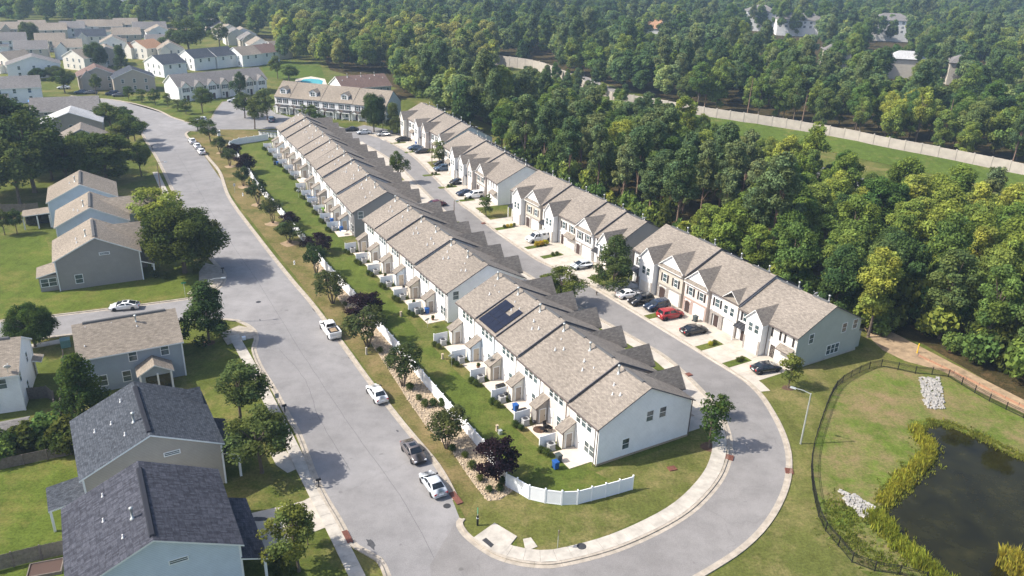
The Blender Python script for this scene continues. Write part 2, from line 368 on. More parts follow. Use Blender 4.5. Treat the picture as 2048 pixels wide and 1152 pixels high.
def kerb(name, line, side, wd=.6, step=3.0):
    """concrete gutter and kerb along the road edge LINE in cast sections; side +1 = kerb lies to the left of the line"""
    root = tag(link(name, None, None, (0, 0, 0)), kind='structure')
    a = resample(line, .75); b = offset(a, side * wd * .62); c = offset(a, side * wd); n = int(step / .75)
    def cut(L, i, j):
        q = [np.array(p) for p in L[i:j + 1]]; q[-1] = q[-1] + (q[-2] - q[-1]) * .03; return [tuple(p) for p in q]
    for i in range(0, len(a) - 1, n):
        j = min(i + n, len(a) - 1); A, B, C = cut(a, i, j), cut(b, i, j), cut(c, i, j); dz = R.uniform(-.004, .004)
        if side < 0: A, B, C = A[::-1], B[::-1], C[::-1]
        mb = MB(); strip(mb, A, B, -.05, .016 + dz); strip(mb, B, C, -.05, .13 + dz); mb.build('kerb_section', 'kerb', root)
    return root
def inside(p, poly):
    x, y = p; r = False; j = len(poly) - 1
    for i in range(len(poly)):
        xi, yi = poly[i]; xj, yj = poly[j]
        if (yi > y) != (yj > y) and x < (xj - xi) * (y - yi) / (yj - yi) + xi: r = not r
        j = i
    return r
ORD = ['first', 'second', 'third', 'fourth', 'fifth', 'sixth', 'seventh', 'eighth', 'ninth', 'tenth']
# ------------------------------------------------------------------ ground, streets
struct('ground', MB().add([(-4000, -300, 0), (4000, -300, 0), (4000, 5000, 0), (-4000, 5000, 0)], [(0, 1, 2, 3)]), 'ground')
g = [G(*p) for p in [(905, 1000), (921, 1028), (913, 1041), (912, 1052), (924, 1071), (948, 1092), (985, 1116), (1033, 1131), (1085, 1137), (1130, 1133), (1230, 1107), (1320, 1068), (1385, 1029), (1430, 985), (1456, 945), (1466, 905), (1462, 865), (1440, 818), (1392, 764), (1334, 712), (1268, 673), (1186, 627), (1100, 574), (1013, 520), (949, 473), (905, 434), (868, 398), (829, 359), (797, 328), (760, 304), (735, 290)]]
loop_in = smooth_line(g, 1.5)
loop_out = smooth_line([G(*p) for p in [(1150, 1260), (1310, 1190), (1400, 1143), (1478, 1093), (1527, 1044), (1558, 991), (1571, 942), (1567, 889), (1540, 827), (1497, 771), (1413, 716), (1322, 660), (1231, 605), (1158, 562), (1080, 525), (1047, 504), (992, 466), (940, 424), (917, 407), (866, 355), (832, 320), (803, 299), (761, 278), (720, 265), (690, 256)]], 1.5)
main_r = smooth_line([G(*p) for p in [(905, 1000), (869, 934), (800, 850), (729, 758), (684, 695), (620, 609), (577, 558), (516, 480), (456, 397), (437, 346), (416, 319), (392, 291), (375, 277), (369, 268), (376, 262)]], 2)
main_l1 = smooth_line([G(*p) for p in [(860, 1300), (795, 1180), (765, 1116), (715, 1088), (684, 1037), (641, 963), (606, 873), (580, 826), (554, 778), (527, 734), (513, 699), (518, 680), (513, 660), (491, 645), (459, 637), (361, 640), (144, 667), (88, 674), (0, 688), (-150, 712)]], 1.5)
main_l2 = smooth_line([G(*p) for p in [(-150, 660), (0, 645), (98, 635), (215, 621), (361, 602), (405, 594), (436, 580), (452, 563), (452, 545), (436, 528), (410, 497), (385, 452), (349, 381), (319, 320), (300, 290), (272, 245), (240, 218), (205, 206), (150, 200)]], 2)
court = [G(*p) for p in [(376, 262), (384, 248), (425, 237), (433, 222), (447, 204), (520, 193), (548, 225), (600, 240), (660, 248), (690, 256)]]
lane = smooth_line([G(*p) for p in [(384, 248), (343, 235), (316, 222), (273, 209), (225, 200), (180, 196), (140, 192)]], 2)
def flat(line, z): return [(x, y, z) for x, y in line]
mb = MB()
def ngon_sheet(name, pts, z, mat, kind='structure'):
    import mathutils
    tri = mathutils.geometry.tessellate_polygon([[Vector((x, y, 0)) for x, y in pts]])
    return struct(name, MB().add(flat(pts, z), [tuple(t) for t in tri]), mat, kind)
# main road: right edge up to the court, across it, far lane, then down the left edges
ngon_sheet('road', main_r + court[1:2] + lane + main_l2[::-1] + main_l1[::-1] + [G(900, 1300), G(940, 1090)], .004, 'road')
ngon_sheet('street', loop_out + loop_in[::-1][:-4] + [G(860, 1130), G(870, 1300)], .008, 'street')
ngon_sheet('parking_court', court + [G(720, 265), G(761, 278), G(760, 304), G(735, 290), G(700, 284), G(640, 264), G(556, 257), G(504, 259), G(434, 259), G(395, 263)], .012, 'road')
sheet('parking_court', [(700, 258), (728, 250), (790, 262), (800, 276), (775, 285), (720, 276)], .016, 'road')
kerb('kerb', main_r, -1, .75); kerb('kerb', loop_in[3:], 1, .75); kerb('kerb', loop_out[4:], -1, .75)
kerb('kerb', main_l1, 1, .75); kerb('kerb', main_l2, 1, .75); kerb('kerb', lane, -1, .6)
kerb('kerb', [G(*p) for p in [(384, 248), (425, 237), (433, 222), (447, 204), (520, 193)]], 1, .5)
# lawn sheets
def lawn(name, pix, z, mat): return ngon_sheet(name, [G(*p) for p in pix], z, mat)
lawn('lawn', [(460, 300), (485, 286), (548, 280), (575, 330), (640, 420), (700, 500), (790, 610), (890, 720), (1000, 830), (1080, 900), (1190, 945), (1380, 880), (1425, 880), (1418, 935), (1360, 995), (1264, 985), (1150, 1012), (1080, 1007), (1020, 980), (900, 830), (760, 660), (640, 528), (560, 424), (500, 345)], .004, 'lawn')
lawn('lawn', [(1000, 960), (1060, 1002), (1123, 1013), (1264, 982), (1190, 945), (1380, 880), (1428, 886), (1418, 935), (1360, 1000), (1295, 1034), (1172, 1090), (1090, 1102), (1034, 1098), (1034, 1074), (989, 1047), (945, 1078), (925, 1050), (935, 1030), (960, 985)], .009, 'front')
lawn('lawn', [(1516, 775), (1580, 745), (1725, 696), (1760, 650), (1800, 700), (1770, 730), (1670, 775), (1630, 880), (1625, 960), (1650, 1060), (1720, 1140), (1800, 1200), (1300, 1250), (1430, 1149), (1487, 1107), (1531, 1062), (1567, 1009), (1584, 951), (1582, 898), (1553, 822)], .005, 'front')
lawn('lawn', [(0, 480), (90, 470), (110, 540), (350, 470), (400, 560), (375, 592), (210, 614), (0, 636)], .004, 'yard')
lawn('lawn', [(0, 930), (180, 900), (180, 1010), (130, 1152), (0, 1152)], .004, 'yard')
lawn('verge', [(380, 270), (440, 258), (520, 262), (540, 276), (470, 290), (505, 350), (575, 440), (655, 545), (790, 700), (960, 905), (1010, 985), (1000, 1010), (935, 1045), (880, 935), (640, 615), (470, 400)], .006, 'verge')
lawn('lawn', [(235, 200), (320, 190), (470, 200), (430, 212), (428, 230), (383, 240), (345, 232)], .004, 'lawn')
lawn('lawn', [(520, 120), (640, 125), (650, 158), (590, 165), (530, 150)], .003, 'berm')
lawn('pond_bank', [(1600, 960), (1640, 860), (1670, 775), (1765, 728), (1870, 748), (2048, 832), (2700, 1060), (2700, 1400), (2000, 1300), (1800, 1152), (1720, 1140), (1640, 1060)], .004, 'bank')
lawn('bare_path', [(1728, 655), (1752, 650), (1800, 672), (1850, 698), (1960, 755), (2060, 806), (2600, 1016), (2600, 1036), (2050, 828), (1950, 780), (1885, 742), (1810, 722), (1765, 700), (1742, 678)], .008, 'dirt')
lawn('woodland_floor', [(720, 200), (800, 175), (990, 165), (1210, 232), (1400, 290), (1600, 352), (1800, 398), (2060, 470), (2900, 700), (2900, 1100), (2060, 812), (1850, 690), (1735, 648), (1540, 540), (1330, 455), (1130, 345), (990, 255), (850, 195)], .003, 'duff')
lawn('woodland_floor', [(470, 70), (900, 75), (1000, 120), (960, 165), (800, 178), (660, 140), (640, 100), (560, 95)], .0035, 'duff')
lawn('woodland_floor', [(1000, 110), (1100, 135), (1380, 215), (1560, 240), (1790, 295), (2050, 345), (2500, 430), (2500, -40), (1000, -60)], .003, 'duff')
# highway behind the woods
hw = [G(*p) for p in [(1130, 150), (1190, 178), (1240, 205), (1350, 252), (1500, 308), (1640, 352), (1790, 392), (2060, 462), (2500, 580)]]
hb = offset(hw, 9.)
mb = MB()
for i in range(len(hw) - 1): mb.quad((*hw[i], .01), (*hw[i + 1], .01), (*hb[i + 1], .01), (*hb[i], .01))
struct('highway', mb, 'road')
hs = offset(hw, -5.)
mb = MB()
for i in range(len(hw) - 1): mb.quad((*hs[i], .012), (*hs[i + 1], .012), (*hw[i + 1], .012), (*hw[i], .012))
struct('highway_shoulder', mb, 'gravel')
# sidewalks of separate slabs
def sidewalk(name, line, wd, mat, step=1.75):
    root = tag(link(name, None, None, (0, 0, 0)), kind='structure')
    A = resample(line, step); B = offset(A, wd)
    for i in range(len(A) - 1):
        a, b, c, d = map(np.array, (A[i], A[i + 1], B[i + 1], B[i])); m = (a + b + c + d) / 4
        q = [tuple(m + (p - m) * .985) for p in (a, b, c, d)]
        h = .1 + R.uniform(-.006, .006)
        MB().prism(q if wd > 0 else q[::-1], -.05, h).build('slab', mat, root)
    return root
k0 = min(range(len(loop_in)), key=lambda i: math.dist(loop_in[i], G(948, 1092))); k1 = min(range(len(loop_in)), key=lambda i: math.dist(loop_in[i], G(1400, 775)))
sidewalk('sidewalk', offset(loop_in[k0:k1], .78), 1.75, 'slab')
sidewalk('sidewalk', smooth_line([G(*p) for p in [(452, 664), (500, 752), (545, 842), (602, 960), (652, 1060), (710, 1180)]]), 1.5, 'slab')
sidewalk('sidewalk', smooth_line([G(*p) for p in [(305, 345), (322, 382), (345, 425)]]), 1.4, 'slab')
sidewalk('sidewalk', smooth_line([G(*p) for p in [(-40, 714), (60, 698), (144, 683)]]), 1.4, 'slab')
def pad(name, pix, z, mat): return struct(name, MB().prism([G(*p) for p in pix], -.05, z), mat)
pad('corner_pad', [(945, 1078), (962, 1092), (1000, 1112), (1014, 1099), (1034, 1074), (989, 1047)], .112, 'slab')
struct('ramp_plate', MB().prism([G(*p) for p in [(964, 1082), (982, 1097), (988, 1091), (972, 1077)]], .11, .122), 'iron')
pad('corner_pad', [(374, 588), (398, 569), (398, 545), (411, 527), (434, 532), (448, 546), (447, 562), (434, 576), (405, 590)], .1, 'kerb')
pad('corner_pad', [(440, 668), (478, 652), (505, 658), (509, 676), (478, 682), (455, 690)], .105, 'kerb')
pad('utility_slab', [(1046, 1079), (1062, 1076), (1075, 1094), (1060, 1100), (1050, 1097)], .08, 'slab')
pad('driveway', [(488, 1030), (605, 1003), (640, 985), (668, 1043), (664, 1050), (600, 1075), (535, 1110)], .03, 'drive')
pad('driveway', [(540, 906), (572, 902), (598, 936), (575, 946), (552, 930)], .03, 'drive')
# storm inlets and manholes
def grate(px, py, rz, sx, sy, mat, label):
    x, y = G(px, py); t = thing('storm_grate', label, 'drain grate', (x, y, .0), rz)
    mb = MB(); mb.box(-sx, sx, -sy, -sy + .06, 0, .15); mb.box(-sx, sx, sy - .06, sy, 0, .15); mb.box(-sx, -sx + .06, -sy + .06, sy - .06, 0, .15); mb.box(sx - .06, sx, -sy + .06, sy - .06, 0, .15)
    mb.build('frame', mat, t); mb = MB()
    n = 7
    for i in range(n):
        a = -sx + .1 + (2 * sx - .2) * i / (n - 1); mb.box(a - .04, a + .04, -sy + .065, sy - .065, .05, .142)
    mb.build('bars', mat, t)
HAZE = 0.00023
A30 = rad(30.5)
grate(1459, 916, rad(70), .5, .45, 'rust', 'rusty storm grate in the inner kerb of the loop street bend')
grate(1578, 943, rad(80), .5, .45, 'rust', 'rusty storm grate in the outer kerb opposite the pond lamp')
grate(1344, 938, rad(20), .5, .4, 'rust', 'rusty yard drain in the lawn beside the white end wall')
grate(1377, 750, A30, .45, .4, 'rust', 'rusty drain grate in the apron beside the nearest middle row')
grate(912, 997, rad(30), .35, 1.1, 'rust', 'rusty kerb inlet by the silver sedan near the corner')
grate(967, 447, rad(30), .45, .35, 'rust', 'small dark drain grate at the grass gap before the third right row')
grate(695, 1075, rad(30), .3, 1.0, 'rust', 'rusty kerb inlet near the bottom of the left pavement')
def manhole(px, py, r, z, label):
    x, y = G(px, py); t = tag(MB().lathe([(r, 0), (r, z), (r * .9, z + .012), (r * .88, z + .004), (r * .3, z + .008), (.02, z + .012)], 20).build('manhole_cover', 'iron', None, loc=(x, y, 0)), label, 'manhole cover')
manhole(894, 1012, .42, .02, 'round iron manhole cover behind the silver sedan')
manhole(517, 604, .42, .02, 'round iron manhole cover in the road at the side street mouth')
manhole(1163, 1094, .5, .11, 'round steel cover set in the loop street pavement')
manhole(470, 200, .4, .02, 'dark manhole cover in the far parking court')

# sealed seam down the main road
sm = smooth_line([G(*p) for p in [(900, 1180), (812, 1010), (700, 850), (600, 700), (520, 570), (440, 452), (392, 370), (350, 300)]], 2)
mb = MB(); A = [(x + R.uniform(-.05, .05), y + R.uniform(-.05, .05)) for x, y in sm]; B = offset(A, .03)
for i in range(len(A) - 1): mb.quad((*A[i], .0075), (*A[i + 1], .0075), (*B[i + 1], .0075), (*B[i], .0075))
for q in ([(513, 652), (545, 649), (571, 644)], [(366, 408), (400, 407), (424, 406)], [(560, 700), (610, 760), (640, 840), (700, 940)]):
    A = smooth_line([G(*p) for p in q], 1.5); A = [(x + R.uniform(-.08, .08), y + R.uniform(-.08, .08)) for x, y in A]; B = offset(A, .03)
    for i in range(len(A) - 1): mb.quad((*A[i], .0075), (*A[i + 1], .0075), (*B[i + 1], .0075), (*B[i], .0075))
struct('road_seam', mb, 'iron')

def stain(px, py, sx, sy, rz, seed):
    rr_ = random.Random(seed); x, y = G(px, py); c, s = math.cos(rz), math.sin(rz); pts = []
    for i in range(12):
        a = i * .5236; k = rr_.uniform(.6, 1.2); u, v = sx * k * math.cos(a), sy * k * math.sin(a); pts.append((x + u * c - v * s, y + u * s + v * c, .0095 + seed * .0003))
    struct('road_stain', MB().add(pts, [tuple(range(12))]), 'mat_dark')
for i, (x, y, a, b) in enumerate([(640, 632, 1.0, .25), (628, 620, .8, .18), (735, 758, .7, .2), (745, 772, .6, .16), (722, 740, .4, .14), (795, 862, .3, .12), (706, 725, .35, .15), (698, 716, .3, .1), (742, 1088, .9, .4), (520, 640, .3, .15)]): stain(x, y, a, b, rad(119), i)
for i, (x, y, a, b) in enumerate([(520, 1038, .9, .35), (548, 1066, .3, .2)]):
    rr_ = random.Random(i); c = G(x, y); struct('drive_stain', MB().add([(c[0] + a * rr_.uniform(.7, 1.2) * math.cos(q * .5236), c[1] + b * rr_.uniform(.7, 1.2) * math.sin(q * .5236), .034) for q in range(12)], [tuple(range(12))]), 'mat_dark')
# ------------------------------------------------------------------ building parts
def roof_gable(mb, x0, x1, y0, y1, ze, zr, ov=.35, axis='y', mi=0, ti=1, th=.16, ovg=None, ridge=None):
    """two shingled slabs with fascia; ridge along AXIS; uv in metres"""
    ovg = ov if ovg is None else ovg
    if axis == 'y': a0, a1, b0, b1 = x0, x1, y0, y1; P = lambda a, b, z: (a, b, z)
    else: a0, a1, b0, b1 = y0, y1, x0, x1; P = lambda a, b, z: (b, a, z)
    am = (a0 + a1) / 2 if ridge is None else ridge
    for s, ae in ((0, a0), (1, a1)):
        half = abs(am - ae); sl = (zr - ze) / half
        sg = -1 if s == 0 else 1
        ax = ae + sg * ov; zx = ze - sl * ov; L = math.hypot(half + ov, zr - zx)
        b_0, b_1 = b0 - ovg, b1 + ovg
        T = [P(ax, b_0, zx + th), P(ax, b_1, zx + th), P(am, b_1, zr + th), P(am, b_0, zr + th)]
        Bt = [P(ax, b_0, zx), P(ax, b_1, zx), P(am, b_1, zr), P(am, b_0, zr)]
        mb.quad(*T, mi, [(b_0, 0), (b_1, 0), (b_1, L), (b_0, L)])
        mb.quad(*Bt[::-1], ti); mb.quad(Bt[0], Bt[1], T[1], T[0], ti); mb.quad(Bt[3], Bt[0], T[0], T[3], ti); mb.quad(Bt[1], Bt[2], T[2], T[1], ti)
def wall_gable(mb, x0, x1, y0, y1, z0, ze, zr, axis='y', mi=0, ridge=None, top=.0):
    if axis == 'y':
        xm = (x0 + x1) / 2 if ridge is None else ridge
        A = [(x0, y0, z0), (x1, y0, z0), (x1, y0, ze), (xm, y0, zr), (x0, y0, ze)]; B = [(x, y1, z) for x, _, z in A]
    else:
        ym = (y0 + y1) / 2 if ridge is None else ridge
        A = [(x0, y1, z0), (x0, y0, z0), (x0, y0, ze), (x0, ym, zr), (x0, y1, ze)]; B = [(x1, y, z) for _, y, z in A]
    mb.add(A + B, [(0, 1, 2, 3, 4), (9, 8, 7, 6, 5), (1, 6, 7, 2), (5, 0, 4, 9), (0, 5, 6, 1), (2, 7, 8, 3), (3, 8, 9, 4)], mi)
def cross_gable(mb, side, xe, xf, y0, y1, ze, zr, s, mi=0, ti=1, ov=.3, th=.14):
    """roof over a bay: ridge along x from the bay front XF back to the main slope (z = ze + s*(x-xe) for side -1)"""
    ym = (y0 + y1) / 2; hw = (y1 - y0) / 2; p = (zr - ze) / hw
    yo0, yo1 = y0 - ov, y1 + ov; zo = ze - p * ov
    xm = xe - side * (zr - ze) / s * 1.0; xv = xe - side * (zo - ze) / s
    xf2 = xf + side * .3; L = math.hypot(hw + ov, zr - zo)
    for y, sg in ((yo0, -1), (yo1, 1)):
        T = [(xf2, y, zo + th), (xv, y, zo + th), (xm, ym, zr + th), (xf2, ym, zr + th)]
        B = [(a, b, c - th) for a, b, c in T]
        mb.quad(*T, mi, [(xf2, 0), (xv, 0), (xm, L), (xf2, L)]); mb.quad(*B[::-1], ti)
        mb.quad(B[0], T[0], T[3], B[3], ti); mb.quad(B[0], B[1], T[1], T[0], ti)
WM = {}
def win_mesh(wd, h, mull, kind):
    k = (round(wd, 2), round(h, 2), mull, kind)
    if k not in WM:
        f = MB(); t = .09; d = .05
        n = mull
        f.box(-wd / 2 - t, wd / 2 + t, -d, .0, -t, 0); f.box(-wd / 2 - t, wd / 2 + t, -d, .0, h, h + t)
        f.box(-wd / 2 - t, -wd / 2, -d, 0, 0, h); f.box(wd / 2, wd / 2 + t, -d, 0, 0, h)
        for i in range(1, n): x = -wd / 2 + wd * i / n; f.box(x - .06, x + .06, -d, 0, 0, h)
        f.box(-wd / 2, wd / 2, -d * .8, 0, h / 2 - .03, h / 2 + .03)
        up = MB(); lo = MB(); up.box(-wd / 2, wd / 2, -.022, 0, h / 2 + .03, h); lo.box(-wd / 2, wd / 2, -.016, 0, 0, h / 2 - .03)
        WM[k] = (f.mesh('window', 'trim'), up.mesh('pane', 'glass'), lo.mesh('pane', 'glass'))
    return WM[k]
def window(par, pos, face, wd=.85, h=1.3, mull=1, detail=True, shutters=False):
    """face: angle (degrees) the window looks towards, local to its building"""
    f, u, l = win_mesh(wd, h, mull, 0)
    o = link('window', f, par, pos, rad(face + 90))
    link('pane', u, o); link('pane', l, o)
    if shutters:
        k = ('sh', round(h, 2))
        if k not in WM: WM[k] = MB().box(-.2, .2, -.05, 0, -.06, h + .06).mesh('shutter', 'shut')
        for s in (-1, 1): link('shutter', WM[k], o, (s * (wd / 2 + .31), 0, 0))
    return o
def door(par, pos, face, wd=.95, h=2.05, mat='door', name='door'):
    k = ('door', wd, h, mat)
    if k not in WM:
        m = MB(); m.box(-wd / 2, wd / 2, -.03, 0, 0, h, 0)
        m.box(-wd / 2 - .09, -wd / 2, -.06, 0, 0, h + .09, 1); m.box(wd / 2, wd / 2 + .09, -.06, 0, 0, h + .09, 1); m.box(-wd / 2, wd / 2, -.06, 0, h, h + .09, 1)
        WM[k] = m.mesh('door', [mat, 'trim'])
        WM['hd'] = MB().box(-.04, .04, -.08, -.03, -.08, .08).mesh('handle', 'iron')
    o = link(name, WM[k], par, pos, rad(face + 90)); link('handle', WM['hd'], o, (wd * .36, 0, 1.0)); return o
def garage(par, pos, face, wd=2.5, h=2.1, mat='wdoor'):
    k = ('gar', wd, h, mat)
    if k not in WM:
        fr = MB(); fr.box(-wd / 2 - .12, -wd / 2, -.07, 0, 0, h + .12); fr.box(wd / 2, wd / 2 + .12, -.07, 0, 0, h + .12); fr.box(-wd / 2, wd / 2, -.07, 0, h, h + .12)
        pn = MB(); hh = h / 4; pn.box(-wd / 2, wd / 2, -.035, 0, .01, hh - .015)
        for i in range(4): x = -wd / 2 + wd * (i + .5) / 4; pn.box(x - wd / 8 + .06, x + wd / 8 - .06, -.048, -.034, .08, hh - .09)
        WM[k] = (fr.mesh('garage_door', 'trim'), pn.mesh('door_panel', mat))
    o = link('garage_door', WM[k][0], par, pos, rad(face + 90))
    for i in range(4): link('door_panel', WM[k][1], o, (0, 0, h / 4 * i))
    return o
def flue(par, x, y, z, h=1.0, r=.11):
    k = ('flue', h, r)
    if k not in WM: WM[k] = MB().lathe([(r * 3.2, -.25), (r * 1.4, .12), (r, .14), (r, h), (r * 1.6, h + .02), (r * 1.6, h + .2), (r * .4, h + .27)], 10).mesh('flue_pipe', 'galv', True)
    return link('flue_pipe', WM[k], par, (x, y, z))
def vent(par, x, y, z):
    if 'vent' not in WM: WM['vent'] = MB().lathe([(.2, -.1), (.12, .08), (.075, .1), (.075, .38), (.02, .4)], 8).mesh('roof_vent', 'dish', True)
    return link('roof_vent', WM['vent'], par, (x, y, z))
def downspout(par, x, y, z1, z0=.1):
    k = ('ds', round(z1, 1))
    if k not in WM: WM[k] = MB().box(-.05, .05, -.04, .04, 0, z1 - z0).mesh('downspout', 'gut')
    return link('downspout', WM[k], par, (x, y, z0))
def dish(par, x, y, z, rz=0, pole=.6, name='satellite_dish', label=None):
    if 'dish' not in WM:
        m = MB(); m.lathe([(.02, -.12), (.2, -.1), (.36, -.03), (.43, .03), (.40, .03), (.3, -.02), (.02, -.07)], 16)
        mm = m.mesh('reflector', 'dish', True); WM['dish'] = mm
        a = MB(); a.tube([(0, 0, -.1), (0, -.1, .45)], .02, 5); a.box(-.05, .05, -.14, -.04, .42, .52); WM['arm'] = a.mesh('feed_arm', 'galv')
    o = tag(MB().tube([(0, 0, 0), (0, 0, pole)], .03, 6).build(name, 'galv', par, loc=(x, y, z), rz=rz), label)
    if label: o['category'] = 'satellite dish'
    d = link('reflector', WM['dish'], o, (0, -.08, pole + .1)); d.rotation_euler = (rad(55), 0, 0)
    b = link('feed_arm', WM['arm'], o, (0, -.08, pole + .1)); b.rotation_euler = (rad(55), 0, 0)
    return o

# ------------------------------------------------------------------ rows of townhouses
DEP, ZE, ZR = 14.1, 5.4, 8.95
def row_shell(t, Wd, dz, walls, ext=(0, 0)):
    """walls and roofs of units side by side along y; each roof dz higher"""
    y = 0; ys = []
    for i, w_ in enumerate(Wd):
        ys.append(y); a, b = y, y + w_; y = b
        wm = MB(); wall_gable(wm, 0, DEP, a + .002, b - .002, 0, ZE + dz[i], ZR + dz[i]); wm.build('wall', walls[i], t)
        rm = MB(); og = .28 if i == 0 else .05; oe = .28 if i == len(Wd) - 1 else .0
        n0 = a - (og if i == 0 or dz[i] > dz[i - 1] else 0); n1 = b + (oe if i == len(Wd) - 1 or dz[i] > dz[i + 1] else 0)
        roof_gable(rm, 0, DEP, n0, n1, ZE + dz[i], ZR + dz[i], .4, 'y', 0, 1, ovg=0)
        r_ = rm.build('roof', ['roof', 'dtrim'], t)
        gm = MB(); zg = ZE + dz[i] - .2
        gm.box(-.52, -.4, n0, n1, zg - .02, zg + .12); gm.build('gutter', 'gut', r_)
        if i and dz[i] > dz[i - 1] + .02:
            fm = MB()
            for sgn in (0, 1):
                xe, xm = (-.3, DEP / 2) if sgn == 0 else (DEP + .3, DEP / 2)
                za = ZE + dz[i] - .15; fm.bar((xe, a - .09, za + .18), (xm, a - .09, ZR + dz[i] + .08), .1, .24)
            fm.build('step_flashing', 'dtrim', r_)
        rv = MB(); rv.box(DEP / 2 - .25, DEP / 2 + .25, a + 1.2, b - 1.2, ZR + dz[i] + .12, ZR + dz[i] + .26, 0, .08); rv.build('ridge_vent', 'roofg', r_)
    sl = (ZR - ZE) / (DEP / 2)
    return ys, sl
def boxes(t, name, mat, *L):
    for b in L: MB().box(*b).build(name, mat, t)
CW = {}
def closet(t, y, col_, dm):
    m = MB(); x = -1.75; w_ = 1.25
    m.add([(x, y, 0), (0, y, 0), (0, y, 3.5), (x, y, 2.5), (x, y + w_, 0), (0, y + w_, 0), (0, y + w_, 3.5), (x, y + w_, 2.5)], [(0, 1, 2, 3), (7, 6, 5, 4), (4, 0, 3, 7), (3, 2, 6, 7)])
    o = m.build('storage_closet', col_, t)
    rm = MB(); T = [(x - .3, y - .2, 2.45), (0, y - .2, 3.62), (0, y + w_ + .2, 3.62), (x - .3, y + w_ + .2, 2.45)]
    rm.quad(*T, 0, [(0, 0), (2.4, 0), (2.4, 1.7), (0, 1.7)]); B = [(a, b, c - .14) for a, b, c in T]
    rm.quad(*B[::-1], 1); [rm.quad(B[k], B[(k + 1) % 4], T[(k + 1) % 4], T[k], 1) for k in range(4)]
    rm.build('closet_roof', ['roof', 'gut'], o)
    door(t, (x * .48, y, .05), -90, .85, 2.0, dm, 'closet_door'); downspout(o, x + .02, y - .06, 2.4)
def c_row(idx, origin, ang, Wd, dz, rowname, label, walls, detail=2):
    t = thing('townhouse_row', label, 'townhouses', (*origin, 0), rad(ang), 'rows of tan roofed townhouses')
    ys, sl = row_shell(t, Wd, dz, walls)
    cl = [('cream', 'ddoor'), ('grey', 'door'), ('cream', 'ddoor'), ('beige', 'ddoor'), ('blue', 'door'), ('cream', 'ddoor')]
    n = len(Wd)
    for i, w_ in enumerate(Wd):
        y0 = ys[i]; k = w_ / 6.15; d = dz[i]
        for a in (1.9, 3.05, 4.2): window(t, (-.0, y0 + a * k, 3.75 + d * .8), 180, .86, 1.3)
        for a in (1.15, 2.15): window(t, (0, y0 + a * k, .72), 180, .86, 1.45)
        door(t, (0, y0 + 4.1 * k, .08), 180, .9, 2.1, 'trim', 'patio_door')
        cc = cl[(i + idx * 2) % 6]; closet(t, y0 + 4.75 * k, cc[0], cc[1])
        downspout(t, -.44, y0 + .12, ZE + d - .25)
        # roof pipes
        zz = lambda x: ZE + d + .12 + sl * x
        flue(t, 6.1, y0 + w_ * .8, zz(6.1), 1.0)
        for a, b in ((4.3, .3), (4.7, .62), (3.6, .45)):
            vent(t, a + R.uniform(-.3, .3), y0 + w_ * b, zz(a))
        # street side: garage bay under its own gable
        xf = DEP + 1.3; b0, b1 = y0 + w_ * .52, y0 + w_ * .98
        bm = MB(); bm.box(DEP, xf, b0, b1, 0, ZE + d - .05); bm.add([(xf, b0, ZE + d - .05), (xf, b1, ZE + d - .05), (xf, (b0 + b1) / 2, ZE + d + 1.9)], [(0, 1, 2)]); bm.build('garage_bay', walls[(i + 2) % n], t)
        rm = MB(); cross_gable(rm, 1, DEP, xf, b0, b1, ZE + d, ZE + d + 2.05, sl, 0, 1, .35); rm.build('bay_roof', ['roof', 'dtrim'], t)
        garage(t, (xf, (b0 + b1) / 2, .05), 0, 2.4, 2.1)
        window(t, (xf, (b0 + b1) / 2 - .6, 3.4), 0, .8, 1.3); window(t, (xf, (b0 + b1) / 2 + .6, 3.4), 0, .8, 1.3)
        window(t, (DEP, y0 + w_ * .25, 3.4), 0, .9, 1.3, shutters=True); door(t, (DEP, y0 + w_ * .3, .1), 0, .95, 2.1, 'bdoor', 'front_door')
        pr = MB(); pr.quad((DEP, y0 + .3, 2.9), (DEP + 1.2, y0 + .3, 2.5), (DEP + 1.2, b0, 2.5), (DEP, b0, 2.9)); pr.quad((DEP, y0 + .3, 2.84), (DEP, b0, 2.84), (DEP + 1.2, b0, 2.44), (DEP + 1.2, y0 + .3, 2.44)); pr.build('porch_roof', 'metal', t)
    return t, ys
